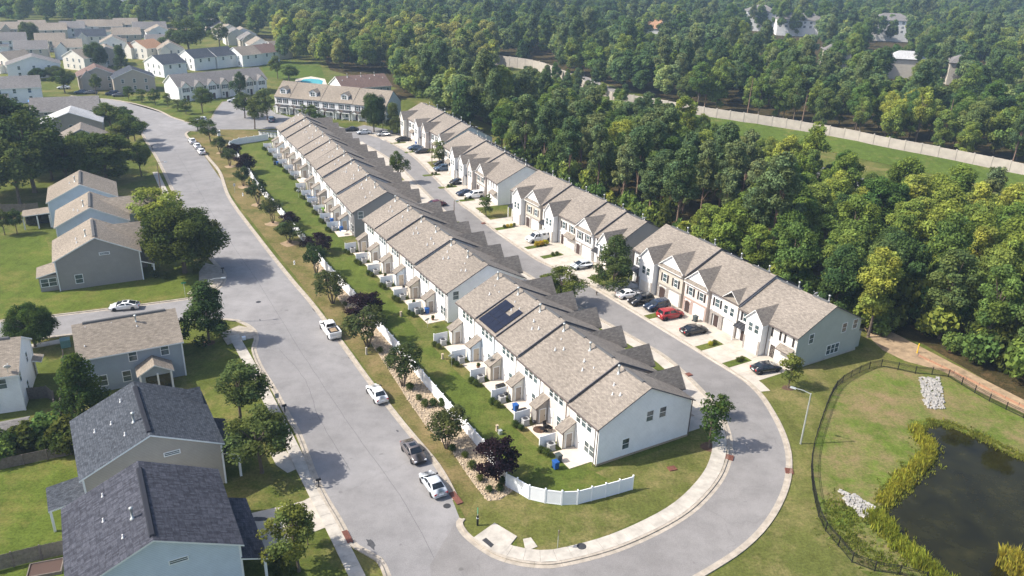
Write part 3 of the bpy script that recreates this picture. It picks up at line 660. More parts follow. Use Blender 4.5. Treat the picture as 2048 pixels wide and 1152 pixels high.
def R_front(t, i, y0, w_, d, v, walls, sl, detail):
    """street front of one unit (x = 0 faces the street)"""
    zt = ZE + d
    if v == 'F':      # flat front, shuttered windows, lean-to roof over the garage
        for a in (.28, .74): window(t, (0, y0 + w_ * a, 3.5), 180, .95, 1.35, shutters=True)
        garage(t, (-.02, y0 + w_ * .3, .05), 180, 2.4, 2.1)
        rm = MB(); a, b = y0 + w_ * .05, y0 + w_ * .56
        T = [(-1.0, a, 2.5), (0, a, 3.2), (0, b, 3.2), (-1.0, b, 2.5)]; rm.quad(*T, 0, [(0, 0), (0, 1.2), (2.6, 1.2), (2.6, 0)]); B = [(x, y, z - .15) for x, y, z in T]; rm.quad(*B[::-1], 1); [rm.quad(B[k], B[(k + 1) % 4], T[(k + 1) % 4], T[k], 1) for k in range(4)]
        rm.build('garage_canopy', ['roof', 'gut'], t)
        en = MB(); en.box(-.1, 0, y0 + w_ * .58, y0 + w_ * .62, 0, 2.6); en.box(-.1, 0, y0 + w_ * .95, y0 + w_ * .99, 0, 2.6); en.box(-.1, 0, y0 + w_ * .58, y0 + w_ * .99, 2.6, 2.85)
        en.build('entry_frame', 'trim', t); door(t, (-.01, y0 + w_ * .78, .08), 180, .95, 2.1, 'bdoor', 'front_door')
    elif v in 'GJ':   # projecting garage bay with its own gable, metal porch roof beside it
        xf = -1.5; b0, b1 = y0 + w_ * .02, y0 + w_ * .54; bm = MB(); bm.box(xf, 0, b0, b1, 0, zt - .05)
        zr = zt + (2.1 if v == 'G' else 1.7); bm.add([(xf, b1, zt - .05), (xf, b0, zt - .05), (xf, (b0 + b1) / 2, zr - .1)], [(0, 1, 2)]); bm.build('garage_bay', walls[1], t)
        rm = MB(); cross_gable(rm, -1, 0, xf, b0, b1, zt, zr, sl, 0, 1, .3); rm.build('bay_roof', ['roof', 'trim'], t)
        m = (b0 + b1) / 2
        for a in (-.62, .62): window(t, (xf, m + a, 3.45), 180, .78, 1.35)
        garage(t, (xf, m, .05), 180, 2.35, 2.1, 'wdoor' if i % 3 else 'wdoor')
        boxes(t, 'stone_pier', 'masonry', (xf - .08, xf - .01, b0 - .02, b0 + .38, 0, 2.4), (xf - .08, xf - .01, b1 - .38, b1 + .02, 0, 2.4))
        window(t, (0, y0 + w_ * .78, 3.5), 180, .85, 1.35, shutters=True)
        pm = MB(); a, b = b1 + .02, y0 + w_ - .1
        T = [(-1.2, a, 2.6), (0, a, 3.15), (0, b, 3.15), (-1.2, b, 2.6)]; B = [(x, y, z - .08) for x, y, z in T]; pm.quad(*T); pm.quad(*B[::-1]); [pm.quad(B[k], B[(k + 1) % 4], T[(k + 1) % 4], T[k]) for k in range(4)]
        for q in range(5): yy = a + (b - a) * (q + .5) / 5; pm.bar((-1.2, yy, 2.64), (0, yy, 3.19), .04, .06)
        pm.build('porch_roof', 'metal', t); door(t, (0, y0 + w_ * .78, .08), 180, .95, 2.1, 'bdoor', 'front_door')
        ps = MB(); ps.box(-1.15, -1.0, b - .2, b - .05, 0, 2.6); ps.build('porch_post', 'trim', t)
    elif v in 'SB':   # full gable with a shingle skirt, arch entry
        xf = -.5; b0, b1 = y0 + w_ * .06, y0 + w_ * .96; bm = MB(); bm.box(xf, 0, b0, b1, 0, zt - .05); bm.build('front_bay', walls[1], t)
        boxes(t, 'stone_facing', 'brick' if v == 'B' else 'masonry', (xf - .06, xf - .004, b0, b0 + .3, 0, 2.45), (xf - .06, xf - .004, b0 + 3.1, b0 + 3.7, 0, 2.45), (xf - .06, xf - .004, b1 - .3, b1, 0, 2.45), (xf - .06, xf - .004, b0, b1, 2.45, 2.75))
        g0, g1 = (b0 + .2, b1 - .2); zr = zt + 2.3
        gm = MB(); gm.add([(xf - .02, g1, zt + .15), (xf - .02, g0, zt + .15), (xf - .02, (g0 + g1) / 2, zr)], [(0, 1, 2)]); gm.build('gable_face', 'white', t)
        rm = MB(); cross_gable(rm, -1, 0, xf, g0, g1, zt + .05, zr + .05, sl, 0, 1, .25); rm.build('bay_roof', ['roof', 'trim'], t)
        sk_ = MB(); T = [(xf - .5, b0, zt - .35), (xf, b0, zt + .1), (xf, b1, zt + .1), (xf - .5, b1, zt - .35)]; sk_.quad(*T, 0, [(0, 0), (0, .6), (6, .6), (6, 0)]); B = [(x, y, z - .12) for x, y, z in T]; sk_.quad(*B[::-1], 1); [sk_.quad(B[k], B[(k + 1) % 4], T[(k + 1) % 4], T[k], 1) for k in range(4)]
        sk_.build('skirt_roof', ['roof', 'trim'], t)
        for a in (.3, .72): window(t, (xf, y0 + w_ * a, 3.4), 180, .9, 1.35, shutters=True)
        garage(t, (xf, b0 + 1.75, .05), 180, 2.4, 2.1)
        ar = MB(); cy = (b0 + 3.7 + b1 - .3) / 2; hw_ = (b1 - .3 - b0 - 3.7) / 2
        hw_ = max(.5, hw_); pts = [(xf - .07, cy - hw_, 0), (xf - .07, cy - hw_, 1.7)] + [(xf - .07, cy - hw_ * math.cos(q * math.pi / 8), 1.7 + .6 * math.sin(q * math.pi / 8)) for q in range(1, 8)] + [(xf - .07, cy + hw_, 1.7), (xf - .07, cy + hw_, 0)]
        pin = [(x, cy + (y - cy) * .8, z * .93) for x, y, z in pts]
        for q in range(len(pts) - 1): ar.quad(pts[q], pts[q + 1], pin[q + 1], pin[q])
        ar.build('entry_arch', 'brick' if v == 'B' else 'masonry', t); door(t, (xf, cy, .05), 180, max(.9, hw_ * 1.5), 2.15, 'bdoor', 'front_door')
    elif v == 'P':    # main roof carried down over the upper bay, stone porch
        for a in (.2, .42): window(t, (-.3, y0 + w_ * a, 3.4), 180, .8, 1.35)
        bm = MB(); bm.box(-.3, 0, y0 + .1, y0 + w_ * .56, 2.6, zt - .02); bm.build('upper_bay', walls[1], t)
        garage(t, (-.02, y0 + w_ * .3, .05), 180, 2.4, 2.1)
        boxes(t, 'stone_pier', 'masonry', (-.3, -.01, y0 + .1, y0 + .5, 0, 2.6), (-.3, -.01, y0 + w_ * .5, y0 + w_ * .62, 0, 2.6), (-.3, -.01, y0 + w_ * .88, y0 + w_ * .98, 0, 2.6), (-.3, -.01, y0 + w_ * .62, y0 + w_ * .88, 2.2, 2.6))
        window(t, (0, y0 + w_ * .78, 3.5), 180, .95, 1.35, shutters=True); door(t, (-.01, y0 + w_ * .75, .05), 180, 1.1, 2.1, 'bdoor', 'front_door')
        rm = MB(); cross_gable(rm, -1, 0, -.1, y0 + .2, y0 + w_ * .58, zt, zt + 1.5, sl, 0, 1, .25); rm.build('bay_roof', ['roof', 'trim'], t)
    gm = MB(); 
    downspout(t, -.46, y0 + w_ - .15, ZE + d - .25)
def r_row(idx, origin, ang, units, label, endmat):
    """units: (width, roof step, variant, wall, bay wall) from the near end"""
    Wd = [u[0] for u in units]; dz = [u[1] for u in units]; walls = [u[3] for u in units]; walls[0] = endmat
    t = thing('townhouse_row', label, 'townhouses', (*origin, 0), rad(ang), 'rows of tan roofed townhouses')
    ys, sl = row_shell(t, Wd, dz, walls)
    for i, u in enumerate(units):
        if i == 0:   # the street wall of the end unit has its own siding
            fm = MB(); fm.box(-.04, -.003, ys[0] + .05, ys[0] + u[0], .02, ZE - .05); fm.build('front_wall', u[3], t)
        R_front(t, i, ys[i], u[0], u[1], u[2], (u[3], u[4]), sl, 2)
        zz = lambda x: ZE + u[1] + .12 + sl * (DEP - x)
        flue(t, 8.2, ys[i] + u[0] * .4, zz(8.2), 1.0)
        for a, b in ((8.0, .75), (9.5, .55)): vent(t, a, ys[i] + u[0] * b, zz(a))
        for a in (.25, .7): window(t, (DEP, ys[i] + u[0] * a, 3.6), 0, .85, 1.3)
        door(t, (DEP, ys[i] + u[0] * .5, .05), 0, 1.7, 2.1, 'trim', 'patio_door')
    return t, ys
# ---- the middle rows (backs to the main road)
w6 = [6.2] * 6
C1, c1y = c_row(0, (10.8, 79.4), 30.5, w6, [0, .3, .3, .6, .75, .9], 'nearest', 'nearest tan roofed townhouse row with white end wall and solar panels', ['white', 'pink', 'white', 'white', 'blue', 'white'])
C2, c2y = c_row(1, (-10.2, 117.0), 30.7, [6.3] * 6, [0, 0, .4, .4, .7, .8], 'second', 'second middle townhouse row with pale cream end wall behind the solar panel row', ['white', 'white', 'white', 'pink', 'white', 'white'])
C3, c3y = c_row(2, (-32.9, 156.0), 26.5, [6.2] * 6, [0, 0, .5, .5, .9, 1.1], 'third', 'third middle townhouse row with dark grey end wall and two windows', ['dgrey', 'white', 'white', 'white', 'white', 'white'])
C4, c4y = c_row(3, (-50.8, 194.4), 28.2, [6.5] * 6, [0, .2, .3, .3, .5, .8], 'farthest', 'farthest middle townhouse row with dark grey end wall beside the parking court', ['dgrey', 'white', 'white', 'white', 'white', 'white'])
for t, L in ((C1, [(4.15, 1.23, 1), (7.5, 4.2, 1), (9.5, 4.2, 1)]), (C2, [(1.4, 3.9, 1), (5.2, 3.9, 1)]), (C3, [(1.4, 3.9, 1), (5.2, 3.9, 1)]), (C4, [(1.6, 3.7, 1)])):
    for x, z, mu in L: window(t, (x, .002, z), -90, .98, 1.4, mu)
mb = MB(); mb.box(-.03, DEP + .03, -.03, .03, 0, .28); mb.build('foundation', 'gravel', C1)
downspout(C1, -.2, -.03, ZE - .2); downspout(C1, DEP + .1, -.03, ZE + .3); downspout(C2, -.2, -.03, ZE - .2); downspout(C3, -.2, -.03, ZE - .2)
# solar panels on the fifth unit
sl = (ZR - ZE) / (DEP / 2); t = tag(link('solar_array', None, None, C1.location, C1.rotation_euler[2]), 'black solar panel array on the roof of the nearest middle townhouse row', 'solar panels', None)
y0 = c1y[4] + .55
for i, n in enumerate((3, 3, 2)):
    for k in range(4):
        if i == 2 and k in (1,): continue
        x0 = -.1 + i * 1.5; ya = y0 + 1.28 * k
        if i == 1 and k == 1: pass
        zA, zB = ZE + .75 + .3 + sl * x0, ZE + .75 + .3 + sl * (x0 + 1.46)
        p = MB(); T = [(x0, ya, zA), (x0 + 1.46, ya, zB), (x0 + 1.46, ya + 1.24, zB), (x0, ya + 1.24, zA)]; B = [(a, b, c - .05) for a, b, c in T]
        p.quad(*T); p.quad(*B[::-1], 1); [p.quad(B[q], B[(q + 1) % 4], T[(q + 1) % 4], T[q], 1) for q in range(4)]
        p.build('solar_panel', ['solar', 'black'], t)
# ---- the right rows (fronts to the street)
r1 = [(5.4, 0, 'F', 'cream', 'cream'), (6.3, 0, 'J', 'white', 'white'), (6.2, .5, 'P', 'white', 'cream'), (6.2, .5, 'B', 'pink', 'pink'), (6.8, .9, 'S', 'beige', 'beige'), (7.3, .9, 'G', 'white', 'white')]
R1, _ = r_row(0, (42.2, 105.2), 31.3, r1, 'nearest right townhouse row with sage green end wall above the pond', 'sage')
r2 = [(6.0, 0, 'G', 'white', 'white'), (6.2, .3, 'S', 'white', 'white'), (6.2, .6, 'F', 'cream', 'cream'), (6.2, .6, 'G', 'white', 'white'), (6.4, .9, 'S', 'beige', 'beige'), (6.2, .9, 'J', 'white', 'white')]
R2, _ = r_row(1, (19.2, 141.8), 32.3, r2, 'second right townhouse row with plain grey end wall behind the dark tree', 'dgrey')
r3 = [(6.2, 0, 'F', 'white', 'white'), (6.0, 0, 'S', 'beige', 'pink'), (6.0, .3, 'G', 'white', 'pink'), (6.0, .3, 'J', 'white', 'white'), (6.0, .6, 'G', 'white', 'white'), (6.0, .6, 'F', 'cream', 'cream')]
R3, _ = r_row(2, (-4.1, 181.1), 25.5, r3, 'third right townhouse row with white end wall and a single green window', 'white')
r4 = [(6.2, 0, 'J', 'white', 'white'), (6.0, .3, 'F', 'white', 'white'), (6.0, .3, 'G', 'pink', 'pink'), (6.0, .6, 'J', 'white', 'white'), (6.0, .6, 'F', 'white', 'white'), (6.2, .3, 'G', 'tan', 'cream')]
R4, _ = r_row(3, (-19.6, 222.2), 28.6, r4, 'farthest right townhouse row with pale blue end wall beside the woods', 'blue')
for x, z, mu, wd in ((2.9, 3.75, 1, .9), (8.4, .8, 3, 2.7), (10.2, 4.0, 1, .95), (12.7, 4.1, 1, .95)): window(R1, (x, .002, z), -90, wd, 1.5, mu)
window(R3, (6.5, .002, 3.8), -90, .95, 1.5); window(R4, (8, .002, 3.8), -90, .95, 1.4)
mb = MB(); wall_gable(mb, DEP, DEP + 1.6, .6, 5.2, 0, 2.9, 2.95, 'x'); mb.build('rear_bump', 'sage', R1)
mb = MB(); mb.quad((DEP - .1, .3, 3.5), (DEP - .1, 5.4, 3.5), (DEP + 1.9, 5.4, 2.85), (DEP + 1.9, .3, 2.85), 0, [(0, 0), (5, 0), (5, 2), (0, 2)]); mb.quad((DEP - .1, .3, 3.4), (DEP + 1.9, .3, 2.75), (DEP + 1.9, 5.4, 2.75), (DEP - .1, 5.4, 3.4), 0); mb.build('rear_roof', 'roof', R1)
mb = MB(); mb.box(-.03, DEP + .03, -.03, .03, 0, .25); mb.build('foundation', 'slab', R1)
def to_w(t, x, y):
    a = t.rotation_euler[2]; c, s = math.cos(a), math.sin(a)
    return (t.location[0] + x * c - y * s, t.location[1] + x * s + y * c)
# concrete aprons in slabs
def near_kerb(line, p, side):
    return min(math.dist(p, q) for q in line)
def apron(t, x0, x1, y0, y1, skip=(), nx=4, ny=13):
    root = tag(link('driveway', None, None, t.location, t.rotation_euler[2]), kind='structure')
    for i in range(nx):
        for j in range(ny):
            a, b = x0 + (x1 - x0) * i / nx, x0 + (x1 - x0) * (i + 1) / nx; c, d = y0 + (y1 - y0) * j / ny, y0 + (y1 - y0) * (j + 1) / ny
            wc = to_w(t, (a + b) / 2, (c + d) / 2)
            if any(s0 <= (a + b) / 2 <= s1 and q0 <= (c + d) / 2 <= q1 for s0, s1, q0, q1 in skip): continue
            if inside(wc, STREET) or near_kerb(EDGE, wc, 1) < 1.0: continue
            MB().box(a + .015, b - .015, c + .015, d - .015, .0, .035 + R.uniform(-.004, .004)).build('slab', 'drive', root)
    return root
STREET = loop_out + loop_in[::-1]; EDGE = loop_out + loop_in
for t, L in ((R1, 38.2), (R2, 37.2), (R3, 36.2), (R4, 36.4)):
    apron(t, -11.2, -.05, 0, L, [], 5, 14)
for t, L, xe in ((C1, 37.2, 7.5), (C2, 37.8, 9), (C3, 37.2, 10), (C4, 39, 11)):
    apron(t, DEP + .05, DEP + xe, .6, L, [], 4, 14)
# filler strip between slabs and kerb
strip_mb = MB(); kk = [i for i, p in enumerate(loop_out) if G(1500, 771)[1] - 2 < p[1] < 262]
A = offset([loop_out[i] for i in kk], -.75); B = offset([loop_out[i] for i in kk], -2.3); strip(strip_mb, B, A, -.02, .03); struct('driveway_edge', strip_mb, 'drive')
strip_mb = MB(); kk = [i for i, p in enumerate(loop_in) if 84 < p[1] < 262]; A = offset([loop_in[i] for i in kk], .75); B = offset([loop_in[i] for i in kk], 2.6); strip(strip_mb, A, B, -.02, .03); struct('driveway_edge', strip_mb, 'drive')

# ------------------------------------------------------------------ detached houses
def house(label, origin, ang, Wx, Ly, ze, zr, axis, wall, roof, wins=(), doors=(), wing=None, porch=None, lean=None, ov=.4, ridge=None, vents=(), name='house', group=None, trim='trim', z0=0, detail=True):
    t = thing(name, label, 'house', (*origin, z0), rad(ang), group)
    mb = MB(); wall_gable(mb, 0, Wx, 0, Ly, 0, ze, zr, axis, 0, ridge); mb.build('wall', wall, t)
    rm = MB(); roof_gable(rm, 0, Wx, 0, Ly, ze, zr, ov, axis, 0, 1, .18, .3, ridge); r_ = rm.build('roof', [roof, trim], t)
    if detail:
        for x in (-.02, Wx + .02):
            for y in (-.02, Ly + .02):
                mb = MB(); mb.box(x - .09, x + .09, y - .09, y + .09, 0, ze - .1); mb.build('corner_board', trim, t)
        rv = MB()
        if axis == 'y': xm = Wx / 2 if ridge is None else ridge; rv.box(xm - .28, xm + .28, .3, Ly - 1, zr + .1, zr + .3, 0, .1)
        else: rv.box(1, Wx - 1, Ly / 2 - .28, Ly / 2 + .28, zr + .1, zr + .3, 0, .1)
        rv.build('ridge_vent', 'roofg' if roof in ('roof', 'rooft') else 'roofn', r_)
    for f, u, z, wd, h, mu in wins:
        if f == 'n': window(t, (u, -.0, z), -90, wd, h, mu)
        elif f == 'f': window(t, (u, Ly, z), 90, wd, h, mu)
        elif f == 'l': window(t, (0, u, z), 180, wd, h, mu)
        else: window(t, (Wx, u, z), 0, wd, h, mu)
    for f, u, mat in doors:
        p = {'n': (u, 0, .1), 'l': (0, u, .1), 'r': (Wx, u, .1)}[f]; a = {'n': -90, 'l': 180, 'r': 0}[f]
        if mat == 'g': garage(t, p, a, 4.6, 2.2)
        else: door(t, p, a, .95, 2.1, mat, 'front_door')
    if wing:
        for (x0, x1, y0, y1, e, r, ax, wl) in wing:
            mb = MB(); wall_gable(mb, x0, x1, y0, y1, 0, e, r, ax); mb.build('wing_wall', wl, t)
            rm = MB(); roof_gable(rm, x0, x1, y0, y1, e, r, .3, ax, 0, 1, .16, .25); rm.build('wing_roof', [roof, trim], t)
    if lean:
        for (pts, th, wallbox, wl, rf) in lean:   # four roof corners, then the box below
            rm = MB(); T = pts; B = [(a, b, c - th) for a, b, c in T]
            d1 = math.dist(T[0], T[1]); d2 = math.dist(T[1], T[2])
            rm.quad(*T, 0, [(0, 0), (d1, 0), (d1, d2), (0, d2)]); rm.quad(*B[::-1], 1); [rm.quad(B[k], B[(k + 1) % 4], T[(k + 1) % 4], T[k], 1) for k in range(4)]
            rm.build('porch_roof', [rf, trim], t)
            if wallbox: mb = MB(); mb.box(*wallbox); mb.build('bump_wall', wl, t)
    for (x, y, h) in (porch or ()):
        MB().box(x - .12, x + .12, y - .12, y + .12, .02, h).build('porch_post', trim, t)
    for (x, y, z, k) in vents:
        (flue if k else vent)(t, x, y, z)
    return t
def sz(ze, zr, half, x): return ze + (zr - ze) * (1 - abs(x - half) / half) + .15
W = 13.0
h = house('grey sided house with tan roof on the corner beside the big round tree', (-76.9, 124.0), 28.5, 13, 11, 5.4, 8.7, 'y', 'grey', 'rooft',
    [('n', 3.1, 1.0, 1.1, 1.5, 1), ('n', 7.6, 5.6, 1.5, .35, 1), ('r', 3, 3.5, .9, 1.4, 1), ('r', 8, 3.5, .9, 1.4, 1)], [('r', 3.2, 'bdoor')],
    wing=[(7.5, 14.2, 6.0, 11.2, 5.35, 7.9, 'x', 'grey')],
    lean=[([(13.0, -.2, 3.6), (15.2, -.2, 2.75), (15.2, 6.0, 2.75), (13.0, 6.0, 3.6)], .16, None, '', 'rooft'), ([(-3.2, .4, 2.75), (0, .4, 3.5), (0, 5.6, 3.5), (-3.2, 5.6, 2.75)], .16, (-2.9, 0, .7, 5.3, 0, 2.8), 'grey', 'rooft')],
    porch=[(15, .1, 2.7), (15, 5.7, 2.7)], vents=[(5.2, 3.0, sz(5.4, 8.7, 6.5, 5.2), 1), (3.6, 4.4, sz(5.4, 8.7, 6.5, 3.6), 0), (3.7, 2.2, sz(5.4, 8.7, 6.5, 3.7), 0)])
window(h, (-1.5, .7, .9), -90, 2.3, 1.35, 2)
b1 = G(112, 455, 5.4)
h = house('middle pale blue house between the grey house and another blue one', G(112, 455, 5.4), 27, 12.3, 11, 5.4, 8.5, 'y', 'blue', 'rooft', [('r', 8.5, 3.5, .9, 1.4, 1)], [('r', 3, 'bdoor')],
    wing=[(7, 17.2, 4.6, 11.2, 5.35, 7.8, 'x', 'blue')], vents=[(5.0, 3.0, sz(5.4, 8.5, 6.1, 5), 1), (4.0, 1.8, sz(5.4, 8.5, 6.1, 4), 0), (3.2, 4, sz(5.4, 8.5, 6.1, 3.2), 0)])
mb = MB(); 
h = house('farther pale blue house with a plain gable and screened back porch', G(96, 405, 5.4), 27, 12.6, 11.5, 5.4, 8.5, 'y', 'blue', 'rooft', [('n', 8.2, 5.6, 1.3, .3, 1), ('r', 4, 3.5, .9, 1.4, 1)], [('r', 6, 'bdoor')],
    lean=[([(12.6, .2, 3.4), (14.6, .2, 2.8), (14.6, 8, 2.8), (12.6, 8, 3.4)], .14, None, '', 'roofd'), ([(-5.2, .2, 2.9), (-.05, .2, 3.2), (-.05, 4.6, 3.2), (-5.2, 4.6, 2.9)], .16, None, '', 'rooft')],
    porch=[(-5, .4, 2.7), (-2.5, .4, 2.7), (-.3, .4, 2.7), (-5, 4.4, 2.7)], vents=[(5.3, 4, sz(5.4, 8.5, 6.3, 5.3), 1), (4.2, 5, sz(5.4, 8.5, 6.3, 4.2), 0)])
MB().box(-4.9, -.1, 2.8, 4.3, .3, 2.6).build('porch_screen', 'cglass', h)
# dark roofed pair at the lower left
h = house('tan sided house with slate shingle roof, upper of the dark roofed pair', (-43.1, 66.7), 31.5, 13.6, 12.0, 5.35, 8.5, 'y', 'tan', 'roofd', [('n', 8.6, 5.5, 1.5, .35, 1), ('r', 3, 3.4, .9, 1.4, 1)], [('r', 4.5, 'bdoor')],
    lean=[([(13.6, .2, 3.9), (15.7, .2, 3.05), (15.7, 8.5, 3.05), (13.6, 8.5, 3.9)], .16, None, '', 'roofn'), ([(-3.6, -.2, 2.7), (-.02, -.2, 3.1), (-.02, 4.2, 3.1), (-3.6, 4.2, 2.7)], .18, None, '', 'roofd')],
    porch=[(15.4, .5, 3), (15.4, 4.3, 3), (15.4, 8.2, 3), (-3.4, 0, 2.6), (-3.4, 4, 2.6)], wing=[(8.5, 13.4, 8.8, 12.2, 5.35, 6.9, 'x', 'tan')],
    vents=[(5.7, 4.0, sz(5.35, 8.5, 6.8, 5.7), 1), (4.6, 2.6, sz(5.35, 8.5, 6.8, 4.6), 0), (3.6, 6.3, sz(5.35, 8.5, 6.8, 3.6), 0), (1.9, 6.8, sz(5.35, 8.5, 6.8, 1.9), 0), (5, 9.6, sz(5.35, 8.5, 6.8, 5), 0)])
h = house('pale blue house with mottled navy roof at the bottom left', (-36.3, 51.2), 29.5, 13.8, 12.3, 5.35, 8.5, 'y', 'blue', 'roofn', [('n', 8.6, 5.4, 1.5, .35, 1), ('r', 3, 3.4, .9, 1.4, 1)], [('r', 4.5, 'bdoor'), ('r', 9.5, 'g')],
    lean=[([(13.8, -.3, 3.9), (16.2, -.3, 3.0), (16.2, 9.6, 3.0), (13.8, 9.6, 3.9)], .16, None, '', 'roofn')], porch=[(15.9, 0, 2.9), (15.9, 4.6, 2.9), (15.9, 9.3, 2.9)],
    vents=[(5.6, 4.4, sz(5.35, 8.5, 6.9, 5.6), 1), (4.6, 2.6, sz(5.35, 8.5, 6.9, 4.6), 0), (3.2, 6.6, sz(5.35, 8.5, 6.9, 3.2), 0), (3.4, 10.4, sz(5.35, 8.5, 6.9, 3.4), 0)])
for x, y in ((14.6, .7), (14.9, 5)): pass
# slate blue house with tan roof; ridge along x
o_ = G(158, 719, 5.35); q_ = G(362, 682, 5.35); an = math.degrees(math.atan2(q_[1] - o_[1], q_[0] - o_[0])); LW = math.dist(o_, q_)
h = house('slate blue house with tan roof and a small gabled back porch', o_, an, LW, 10.5, 5.35, 7.9, 'x', 'slate', 'rooft', [('n', LW - 2.2, 3.75, .95, 1.5, 1), ('n', LW - 6.2, 3.75, .95, 1.5, 1), ('n', LW - 7.3, .9, .95, 1.5, 1), ('n', LW - 10.2, .9, .95, 1.5, 1), ('r', 5, 3.6, .9, 1.4, 1)], [('r', 3, 'bdoor')],
    wing=[(LW - 5.9, LW - 1.9, -2.9, .1, 2.75, 3.9, 'y', 'slate')], vents=[(LW - 5.0, 4.1, 7.3, 1), (LW - 5.0, 3.3, 6.95, 0), (LW - 8, 4.6, 7.4, 0), (LW - 11.2, 4.6, 7.4, 0), (LW - 11.6, 1.6, 6.1, 0)])
MB().box(LW - 5.2, LW - 2.2, -2.95, -2.86, .2, 2.4).build('porch_screen', 'cglass', h)
for x in (LW - 5.8, LW - 3.7, LW - 2.0): MB().box(x - .11, x + .11, -3.08, -2.86, 0, 2.7).build('porch_post', 'trim', h)
# white house at the left edge; ridge along x, gable to the right
o_ = G(51, 820); q_ = G(74, 748); an = math.degrees(math.atan2(q_[1] - o_[1], q_[0] - o_[0])) - 90
house('white sided house with tan roof and satellite dish at the left edge', (o_[0] - 13 * math.cos(rad(an)), o_[1] - 13 * math.sin(rad(an))), an, 13, math.dist(o_, q_), 5.35, 8.0, 'x', 'white', 'rooft', [('r', 1.2, 3.6, .8, 1.4, 1), ('r', 6.4, 3.7, .8, 1.4, 1), ('r', 3.9, .8, .8, 1.4, 1), ('n', 11.2, 3.5, .9, 1.3, 1), ('n', 9.8, .7, .9, 1.4, 1)], [('r', 9.0, 'bdoor')],
    lean=[([(13, 8.2, 2.9), (14.2, 8.2, 2.6), (14.2, 10.4, 2.6), (13, 10.4, 2.9)], .14, None, '', 'rooft')])
dd = G(15, 740, 6); dish(None, dd[0], dd[1], 5.6, rad(200), .7, 'satellite_dish', 'white satellite dish on the eave of the left edge white house')
# houses behind the left trees
def far_house(px, py, wpx, axis, wall, roof, label, depth=11, ang=None, ze=5.3, zr=8.4, wing=None, ww=None, wins=True):
    a = 28. if ang is None else ang
    c = G(px, py); k = math.dist(c, (0, 0)); L = ww or wpx * math.hypot(k, CAMH) / FPX * .93
    o = (c[0] - math.cos(rad(a)) * L / 2, c[1] - math.sin(rad(a)) * L / 2)
    ws = [('n', L * u, z, .9, 1.4, 1) for u in (.22, .5, .78) for z in (3.5, .9)] if wins else []
    ws += [('r', depth * .3, 3.5, .9, 1.4, 1), ('r', depth * .7, 3.5, .9, 1.4, 1), ('l', depth * .5, 3.5, .9, 1.4, 1)]
    return house(label, o, a, L, depth, ze, zr, axis, wall, roof, ws, (), wing, detail=False, ov=.4)
far_house(136, 256, 112, 'x', 'grey', 'roofg', 'broad grey house with grey roof behind the dark left trees', 12, 24)
far_house(148, 284, 112, 'y', 'tan', 'roofw', 'tan house with pale grey roof and long rooftop tube', 10, 24, ww=16)
far_house(172, 322, 90, 'y', 'grey', 'roof', 'grey house with small tan roof under the left oaks', 9, 26)
